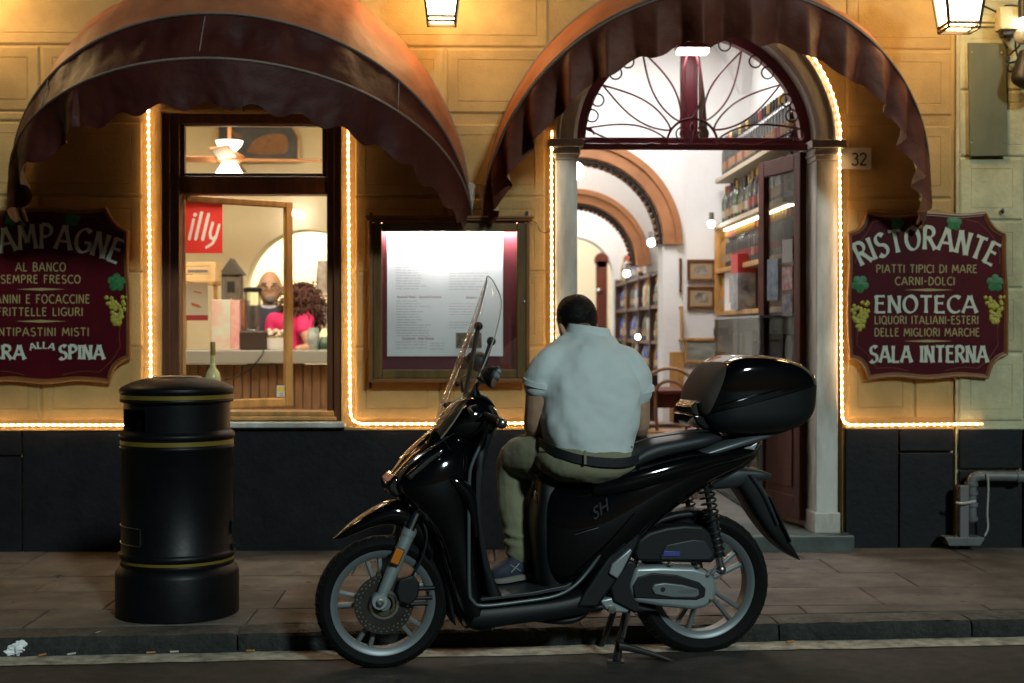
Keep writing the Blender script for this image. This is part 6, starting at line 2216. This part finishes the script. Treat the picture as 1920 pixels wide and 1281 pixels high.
plate('cover_recess', [(1196, 1082), (1224, 1074), (1270, 1078), (1312, 1092), (1324, 1104), (1322, 1120), (1306, 1126), (1230, 1124), (1190, 1122), (1186, 1100)], .1735, .02, M_matte, bev=.006)
plate('cover_cap', [(1222, 1104), (1227, 1096), (1246, 1093), (1280, 1097), (1310, 1105), (1312, 1116), (1304, 1121), (1262, 1121), (1228, 1115)], .182, .015, M_rim, bev=.005)
btext('HONDA', S(1290, 1112, .1828), rtS, upS, .020, mat('grey cast lettering', (.15, .155, .16), .4, metal=.6), scoot, 'cover_lettering', bold=.01)
g = G(); g.lathe([(.0095, 0), (.0095, .004), (.001, .0045)], S(1243, 1105, .182), snr, n=12); ob('drain_plug', g, M_ironblack, scoot)
plate('crankcase', [(1150, 1130), (1140, 1088), (1180, 1050), (1196, 1056), (1190, 1100), (1200, 1136), (1240, 1146), (1190, 1150)], .16, .26, M_matte, bev=.01)
for x, y in ((1198, 1054), (1256, 1058), (1308, 1062), (1326, 1078), (1332, 1124)):
    g = G(); g.lathe([(.009, 0), (.009, .012), (.001, .013)], S(x, y, .165), snr, n=6); ob('cover_bolt', g, M_steel, scoot)
for (w, x0, y0, x1, y1) in ((.135, 1322, 905, 1352, 1068), (-.135, 1322, 905, 1352, 1068)):
    P = lambda x, y: S(x, y, .135) - (snr * .27 if w < 0 else V((0, 0, 0)))
    a, b = P(x0, y0), P(x1, y1)
    d = (b - a); L_ = d.length; d.normalize()
    e1 = d.orthogonal().normalized(); e2 = d.cross(e1)
    g = G(); g.tube([a, a + d * L_], .011, 10); sh = ob('shock_rod', g, M_ironblack, scoot)
    g = G(); g.tube([a + d * L_ * .36, a + d * L_ * .42, a + d * L_ * .85], [.022, .026, .024], 12); ob('shock_body', g, M_matte, sh)
    g = G(); g.tube([a + d * (L_ * (.03 + .40 * t / 90)) + (e1 * math.cos(t * .42) + e2 * math.sin(t * .42)) * .031 for t in range(91)], .0048, 6); ob('coil_spring', g, M_ironblack, sh)
    g = G(); g.tube([a + d * (L_ * (.43 + .42 * t / 60)) + (e1 * math.cos(t * .6) + e2 * math.sin(t * .6)) * .028 for t in range(61)], .0035, 6); ob('lower_coil', g, M_dgrey, sh)
    g = G(); g.ball(b, .022, 10, 7); g.tube([b - d * .06, b], .016, 10); ob('shock_eye', g, M_steel, sh)
part('tyre_hugger', [(1196, 1002, 1206, 1006, .05), (1220, 972, 1228, 984, .06), (1262, 956, 1268, 972, .065), (1310, 953, 1310, 969, .065), (1330, 958, 1326, 972, .05)], M_matte, e=3)
# ---------------- stands and under-frame
ptube('under_tube', [(1030, 1141, .12), (1080, 1142, .12), (1130, 1138, .13)], .013, M_matte)
ptube('exhaust_link', [(1000, 1158, .08), (1050, 1164, .09), (1085, 1158, .09), (1110, 1130, .1)], .016, M_matte)
plate('foot_peg_bracket', [(1034, 1134), (1048, 1130), (1056, 1140), (1048, 1152), (1030, 1150)], .15, .03, M_steel, bev=.004)
plate('stand_bracket', [(1124, 1126), (1150, 1120), (1172, 1128), (1186, 1140), (1176, 1150), (1140, 1148)], .15, .10, M_alu, bev=.008)
g = G(); g.lathe([(.016, 0), (.016, .016), (.001, .017)], S(1146, 1142, .15), snr, n=12); ob('pivot_bolt', g, M_steel, scoot)
cs = None
g = G(); g.tube([S(1152, 1142, -.10), S(1136, 1190, -.14), S(1122, 1222, -.14)], .014, 8); g.box(S(1122, 1222, -.14) + V((-.03, -.02, -.012)), S(1122, 1222, -.14) + V((.03, .02, .006))); cs = ob('stand_leg', g, M_ironblack, scoot)
g = G(); g.tube([S(1176, 1142, .12), S(1164, 1190, .14), S(1156, 1238, .15)], [.016, .016, .018], 8); g.box(S(1156, 1240, .15) + V((-.035, -.025, -.012)), S(1156, 1240, .15) + V((.03, .025, .004))); ob('stand_leg', g, M_ironblack, scoot)
g = G(); g.tube([S(1178, 1150, .16), S(1168, 1196, .16)], .009, 8); ob('stand_spring', g, M_steel, scoot)
part('side_stand', [(1160, 1204, 1160, 1220, .014), (1180, 1208, 1182, 1222, .013), (1225, 1222, 1226, 1233, .012), (1256, 1233, 1256, 1243, .016), (1270, 1240, 1270, 1245, .012)], M_ironblack, w0=.17, e=3)
# dark belly so nothing shows through between the wheels
plate('belly_frame', [(868, 1150), (1000, 1140), (1090, 1130), (1140, 1100), (1150, 1130), (1090, 1150), (1000, 1162), (880, 1168)], .10, .20, M_ironblack, bev=.01)
# ================================================================== PEOPLE
def lim(pts, r, g, n=14, sub=4):
    """limb: splined path with tapering radii and rounded ends"""
    P = spline(pts, sub)
    Q = spline([(x, 0, 0) for x in r], sub)
    rr = [q.x for q in Q]
    g.tube(P, rr, n)
    g.ball(P[0], rr[0] * .98, n, 8); g.ball(P[-1], rr[-1] * .98, n, 8)


def SM(px, py, w=0.0):
    return S(1101 + (px - 1101) * .925, py, w)


man = thing('person', 'man in white polo shirt and olive trousers seated on the scooter, head bowed', 'person', S(1100, 870))
# ---- body: head, neck, arms, hands in one skin
g = G()
hc = S(1082, 600, -.215)
g.ball(hc, (.078, .098, .098), 20, 14)
g.ball(hc + V((-.012, .055, -.060)), (.058, .060, .072), 16, 10)          # face and jaw, bowed
g.ball(hc + V((-.020, .122, -.045)), (.014, .020, .026), 8, 6)            # nose
g.ball(hc + V((-.018, .105, -.085)), (.026, .018, .012), 8, 6)            # mouth
for s in (-1, 1): g.ball(hc + V((-.016 + s * .030, .100, -.015)), (.014, .012, .010), 8, 6)
lim([S(1085, 618, -.17), S(1096, 636, -.11), S(1100, 660, -.06)], [.055, .058, .066], g)
ea = S(1055, 620, -.135)
g.ball(ea, (.014, .020, .036), 10, 8, Matrix.Rotation(R(-24), 3, 'Y'))
g.ball(ea + V((.008, .014, -.018)), (.012, .018, .022), 8, 6)
g.ball(hc + V((.080, .01, -.03)), (.013, .022, .032), 10, 8)
# arms: upper arm, elbow, forearm to the phone held before the chest
lim([SM(1010, 704, -.01), SM(1004, 726, -.02), SM(998, 770, -.04), SM(997, 802, -.08), SM(1010, 812, -.18), SM(1036, 800, -.30), SM(1062, 790, -.40)], [.056, .056, .050, .050, .047, .040, .030], g)
lim([SM(1196, 706, -.005), SM(1202, 730, -.012), SM(1204, 770, -.02), SM(1204, 800, -.05), SM(1190, 812, -.16), SM(1150, 800, -.30), SM(1118, 790, -.40)], [.056, .056, .050, .048, .045, .038, .030], g)
for s, hx in ((-1, 1072), (1, 1106)):
    hp = S(hx, 786, -.43)
    g.ball(hp, (.028, .045, .022), 10, 8)
    for k in range(4):
        f0 = hp + V((s * -.004 + (k - 1.5) * .0, .035, .012 - k * .014))
        L = (.062, .070, .066, .052)[k]
        g.tube([f0, f0 + V((s * -.016, L * .5, .004)), f0 + V((s * -.034, L * .75, .004)), f0 + V((s * -.042, L * .6, .004))], [.0092, .0088, .008, .007], 8)
    g.tube([hp + V((s * -.01, -.01, .016)), hp + V((s * -.022, .016, .03)), hp + V((s * -.026, .038, .032))], [.011, .010, .008], 8)
body = ob('body', g, M_skin, man, remesh=.0058, sm=4)
# ---- hair
g = G()
g.ball(hc + V((.0, -.010, .012)), (.086, .100, .100), 22, 14)
g.ball(hc + V((.008, -.040, -.035)), (.076, .062, .070), 18, 12)
g.ball(hc + V((-.020, .03, .03)), (.068, .075, .078), 16, 12)
g.ball(hc + V((-.062, .005, -.038)), (.016, .03, .042), 10, 8)
hair_ = ob('hair', g, M_hair, man, remesh=.006, sm=3)
g = G()
rn = random.Random(17)
for i in range(2600):
    v = V((rn.gauss(0, 1), rn.gauss(0, 1), rn.gauss(0, 1))).normalized()
    if v.z < -.75 or (v.y > .55 and v.z < .35): continue
    p = hc + V((v.x * .084, v.y * .099 - .012, v.z * .098 + .010))
    if v.z < -.15 and v.y < .3: p += V((0, -.012, 0))
    d = (v * .7 + V((rn.uniform(-.4, .4), rn.uniform(-.4, .4), -.75 + rn.uniform(-.3, .3)))).normalized()
    w = d.orthogonal().normalized() * .0013
    q = p + d * rn.uniform(.007, .013)
    g.add([p - w, p + w, q], [[0, 1, 2]])
ob('hair_tips', g, M_hair, hair_, smooth=False, rec=False, kind='stuff')
# ---- shirt
g = G()
tor = [(1066, 612, 1140, 618, .055, -.135), (1056, 624, 1150, 630, .068, -.115), (1040, 637, 1162, 641, .085, -.085), (1022, 653, 1180, 656, .105, -.060), (1008, 680, 1194, 680, .128, -.035), (1004, 712, 1200, 712, .146, -.015), (1008, 748, 1202, 750, .156, .0), (1008, 785, 1200, 790, .160, .012), (1010, 812, 1192, 820, .160, .020), (1018, 836, 1186, 848, .160, .024), (1028, 856, 1172, 868, .156, .028)]
stt = [(SM(ax, ay, w), SM(bx, by, w), snr * hw) for ax, ay, bx, by, hw, w in tor]
g.loft(stt, 36, 2.35, 4)
for sx, el, cuff in ((1024, (1010, 700, -.01), (1004, 722, -.02)), (1182, (1200, 706, -.005), (1203, 734, -.012))):
    lim([S(1066 if sx < 1100 else 1140, 668, -.045), SM(sx + (4 if sx < 1100 else -4), 682, -.02), SM(*el), SM(*cuff)], [.066, .072, .071, .069], g, 18)
sh_ = ob('shirt', g, M_shirt, man, remesh=.007, sm=12)
tex = bpy.data.textures.new('folds', 'CLOUDS'); tex.noise_scale = .16; tex.noise_depth = 2
md = sh_.modifiers.new('folds', 'DISPLACE'); md.texture = tex; md.strength = .022; md.mid_level = .5; md.texture_coords = 'LOCAL'
tex3 = bpy.data.textures.new('pulls', 'MARBLE'); tex3.noise_scale = .22; tex3.turbulence = 11; tex3.noise_depth = 2
md = sh_.modifiers.new('pulls', 'DISPLACE'); md.texture = tex3; md.strength = .010; md.mid_level = .5; md.texture_coords = 'LOCAL'
# collar
g = G()
rs = []
cc0 = S(1103, 616, -.13)
for i in range(49):
    a = 2 * PI * i / 48
    x, yv = math.cos(a), math.sin(a)
    base = cc0 + V((x * .094, yv * .086 - .004, -.034 - .010 * yv + .012 * x * -1 - .022 * max(0, yv)))
    top_ = cc0 + V((x * .084, yv * .076 + .004,   .010 - .012 * x - .035 * max(0, yv)))
    fold = cc0 + V((x * .102, yv * .094 - .004, -.040 - .02 * max(0, yv) - .006 * math.sin(3 * a)))
    rs.append([base, top_, top_ + V((x * .006, yv * .006, .001)), fold, fold - V((x * .004, yv * .004, -.002))])
g.rings(rs, caps=False)
ob('collar', g, M_shirt, man, ang=60)
# sleeve hems
for cuff, up1 in (((1004, 723, -.02), (1006, 714, -.016)), ((1203, 735, -.012), (1202, 726, -.01))):
    g = G(); g.tube([SM(*up1), SM(*cuff)], [.0722, .0732], 26); ob('sleeve_hem', g, M_shirt, man)
# ---- trousers
g = G()
pel = [(1022, 834, 1184, 846, .158, .022), (1010, 850, 1190, 861, .178, .036), (1006, 866, 1188, 876, .190, .042), (1014, 884, 1168, 889, .188, .038), (1036, 900, 1146, 900, .155, .028)]
g.loft([(S(ax, ay, w), S(bx, by, w), snr * hw) for ax, ay, bx, by, hw, w in pel], 32, 2.4, 4)
lim([S(1050, 862, -.03), S(1004, 856, -.10), S(972, 864, -.20), S(967, 892, -.21), S(968, 950, -.16), S(976, 1000, -.12), S(978, 1036, -.105)], [.110, .102, .092, .083, .076, .068, .064], g, 20)
lim([S(1130, 868, -.03), S(1120, 872, -.22), S(1112, 890, -.42), S(1108, 940, -.46), S(1106, 1010, -.46), S(1104, 1050, -.45)], [.11, .102, .09, .08, .068, .064], g, 20)
tex2 = bpy.data.textures.new('creases', 'CLOUDS'); tex2.noise_scale = .07; tex2.noise_depth = 2
for z in (1000, 1018, 1034):
    c = S(976 + (z - 1000) * .06, z, -.118); rr = .071 if z < 1030 else .068
    g.tube([c + V((rr * math.cos(a * PI / 12), rr * math.sin(a * PI / 12), .006 * math.sin(a * PI / 6 + z))) for a in range(24)], .009, 8, closed=True)
tr = ob('trousers', g, M_khaki, man, remesh=.0075, sm=5)
md = tr.modifiers.new('creases', 'DISPLACE'); md.texture = tex2; md.strength = .012; md.mid_level = .5; md.texture_coords = 'LOCAL'
# belt follows the waist
g = G()
c0, c1 = S(1014, 830, .03), S(1192, 843, .03)
cm_, hx_ = (c0 + c1) / 2, (c1 - c0) / 2
rs = []
for i in range(65):
    a = 2 * PI * i / 64
    ct, s_ = math.cos(a), math.sin(a)
    e_ = 2 / 2.35
    d = hx_ * 1.0 * (abs(ct) ** e_ * (1 if ct >= 0 else -1)) + snr * (.214 * (abs(s_) ** e_ * (1 if s_ >= 0 else -1)))
    sag = V((0, 0, -.048 * max(0, s_) ** 1.2))
    p = cm_ + d + sag
    o = d.normalized() * .004
    rs.append([p + V((0, 0, .019)), p + o + V((0, 0, .018)), p + o - V((0, 0, .018)), p - V((0, 0, .019))])
g.rings(rs[:-1], closed=True)
ob('belt', g, M_belt, man, ang=60)
g = G()
for px, py in ((1096, 862), (1036, 852), (1166, 862)):
    p = S(px, py, .19)
    pass
p = S(1097, 858, .250); g.obox(p, sdir * .0055, V((0, 0, .028)), snr * .0035)
ob('belt_loop', g, M_khaki, man, smooth=False, bev=.002)
# ---- shoes
def shoe(heel, toe, anklep, w, h):
    d = (toe - heel); L = d.length; d.normalize(); s = d.cross(V((0, 0, 1))); u = V((0, 0, 1))
    if abs(d.z) > .05: u = s.cross(d).normalized()
    st = [(0, .055, .035), (.10, .10, .042), (.30, .105, .044), (.48, .088, .046), (.66, .066, .050), (.84, .052, .048), (.95, .040, .036), (1.0, .022, .018)]
    g = G()
    g.loft([(heel + d * L * t + u * (.022 + hh), heel + d * L * t + u * .018, s * ww) for t, hh, ww in st], 20, 2.6, 3)
    o = ob('shoe', g, M_shoe, man)
    g = G()
    g.loft([(heel + d * L * t * 1.01 + u * .028, heel + d * L * t * 1.01 + u * (.0 + .012 * max(0, t - .8) / .2), s * (ww + .004)) for t, hh, ww in st], 20, 5, 3)
    ob('shoe_sole', g, M_sole, o)
    g = G()
    for k in range(4):
        p = heel + d * L * (.50 + .09 * k) + u * (.022 + .088 - .02 * k)
        g.tube([p - s * .026, p + u * .006, p + s * .026], .003, 5)
    ob('lace', g, M_ironblack, o)
    g = G()
    p = heel + d * L * .47 + u * .062 - s * (-.047 if (-s).dot(snr) < 0 else .047)
    sg = snr * .002
    for a, b in ((-.02, .02), (.02, -.02)):
        g.tube([p + sg + d * a + u * -.016, p + sg + d * b * 1.0 + u * .016], .0022, 4)
    ob('side_stitching', g, M_alu, o)


shoe(S(1004, 1082, -.10), S(920, 1096, -.10), None, 0, 0)
rh = S(1104, 1080, -.47)
shoe(V((rh.x + .03, rh.y + .05, ZP)), V((rh.x - .05, rh.y + .30, ZP)), None, 0, 0)


# ---- two people behind the bar
def bust(name_label, head, hr, skin, top, topmat, hairfn, lean, arms):
    t = thing('person', name_label, 'person', (head.x, head.y, ZI))
    g = G()
    g.ball(head, (hr * .78, hr * .95, hr * 1.12), 18, 12)
    g.ball(head + V((lean * .3, -hr * .55, -hr * .45)), (hr * .5, hr * .45, hr * .55), 12, 8)
    g.ball(head + V((lean * .35, -hr * .98, -hr * .12)), (hr * .13, hr * .2, hr * .24), 8, 6)
    for s in (-1, 1): g.ball(head + V((s * hr * .80, .0, -hr * .05)), (hr * .12, hr * .2, hr * .3), 8, 6)
    lim([head + V((0, .01, -hr * .8)), head + V((0, .02, -hr * 1.7))], [hr * .5, hr * .6], g)
    for pts, r in arms: lim(pts, r, g, 12)
    ob('body', g, M_skin, t, remesh=.009, sm=3)
    g = G(); g.loft(top, 24, 2.3, 4)
    for pts, r in arms: lim(pts[:2], [r[0] * 1.35, r[1] * 1.3], g, 12)
    ob('top', g, topmat, t, remesh=.011, sm=4)
    hairfn(t, head, hr)
    return t


YM = 2.35
hd = W(506, 540, YM)
hr = .112


def bald(t, h, r):
    g = G(); g.ball(h + V((0, .03, -.01)), (r * .80, r * .85, r * .7), 14, 10); ob('hair', g, mat('grey stubble', (.12, .09, .075), .8), t)
    g = G()
    for s in (-1, 1): g.tube([h + V((.012 + s * .045 + .032 * math.cos(a * PI / 8), -r * .98, -.005 + .020 * math.sin(a * PI / 8))) for a in range(16)], .003, 5, closed=True)
    g.tube([h + V((-.015, -r * 1.0, .005)), h + V((.04, -r * 1.0, .005))], .003, 5); g.tube([h + V((-.07, -r * .95, 0)), h + V((-r * .8, 0, .01))], .004, 5)
    ob('spectacles', g, M_ironblack, t)
    g = G()
    g.ball(h + V((.012, -r * .80, -r * .78)), (r * .38, r * .26, r * .30), 12, 8)
    for s in (-1, 1): g.ball(h + V((.012 + s * .042, -r * .93, .030)), (.024, .010, .006), 8, 5)
    g.ball(h + V((0, r * .25, -r * .25)), (r * .84, r * .75, r * .55), 14, 10)
    ob('grey_beard', g, mat('grey hair', (.13, .11, .10), .85, var=.3, vscale=60), t)
    g = G(); g.tube([h + V((.075 * math.cos(a * PI / 10), .075 * math.sin(a * PI / 10), -r * 1.35)) for a in range(20)], .022, 8, closed=True); ob('shirt_collar', g, mat('pale lilac shirt', (.5, .48, .6), .8), t)


tp = [(W(480, 572, YM), W(528, 572, YM), V((0, .07, 0))), (W(468, 585, YM), W(540, 585, YM), V((0, .11, 0))), (W(462, 610, YM), W(546, 610, YM), V((0, .13, 0))), (W(462, 690, YM), W(548, 690, YM), V((0, .14, 0)))]
bust('bald bartender in glasses and dark blue jumper standing behind the bar counter', hd, hr, mat('fair skin', (.40, .23, .155), .55), tp, mat('navy jumper', (.02, .028, .05), .9), bald, 0.03,
     [([W(472, 592, YM), W(464, 640, YM), W(480, 668, YM - .2)], [.06, .05, .035]), ([W(538, 592, YM), W(545, 640, YM), W(530, 668, YM - .2)], [.06, .05, .035])])
YW = 1.95
hw_ = W(568, 566, YW)


def curls(t, h, r):
    g = G()
    rn_ = random.Random(5)
    g.ball(h + V((0.005, -.01, .0)), (r * 1.0, r * 1.05, r * 1.15), 14, 10)
    for i in range(520):
        v = V((rn_.gauss(0, 1), rn_.gauss(0, 1), rn_.gauss(0, 1))).normalized()
        q = h + V((v.x * r * 1.15, v.y * r * 1.15 - .01, v.z * r * 1.25 - (.05 if v.z < 0 else 0)))
        g.ball(q, rn_.uniform(.009, .019), 5, 4)
    for i in range(220):
        g.ball(h + V((rn_.uniform(-r, r * 1.25), rn_.uniform(-r, r), rn_.uniform(-r * 2.0, -r))), rn_.uniform(.009, .018), 5, 4)
    for i in range(190):
        v = V((rn_.gauss(0, 1), rn_.gauss(0, 1), rn_.gauss(0, .8))).normalized()
        p0 = h + V((v.x * r * 1.0, v.y * r * 1.0, v.z * r * 1.1))
        d = (v + V((rn_.uniform(-.4, .4), rn_.uniform(-.4, .4), -.9))).normalized()
        e1 = d.orthogonal().normalized(); e2 = d.cross(e1)
        k0 = rn_.uniform(0, 6)
        L_ = rn_.uniform(.06, .15)
        g.tube([p0 + d * L_ * q / 12 + (e1 * math.cos(k0 + q * 1.1) + e2 * math.sin(k0 + q * 1.1)) * .010 for q in range(13)], .0042, 4)
    ob('hair', g, M_hairbr, t, smooth=True)


M_pink = mat('pink t shirt', (.62, .02, .14), .8)
tp = [(W(548, 578, YW), W(578, 574, YW), V((0, .07, 0))), (W(520, 592, YW), W(582, 584, YW), V((0, .12, 0))), (W(506, 606, YW), W(580, 604, YW), V((0, .14, 0))), (W(512, 640, YW), W(572, 640, YW), V((0, .13, 0))), (W(520, 700, YW), W(572, 700, YW), V((0, .13, 0)))]
bust('woman with curly brown hair and pink t-shirt leaning on the bar counter', hw_, .105, M_skin, tp, M_pink, curls, -.04,
     [([W(572, 588, YW - .05), W(572, 618, YW - .12), W(582, 650, YW - .2), W(560, 655, YW - .32)], [.055, .048, .038, .030]), ([W(516, 604, YW), W(510, 640, YW - .1), W(530, 655, YW - .25)], [.055, .045, .032])])
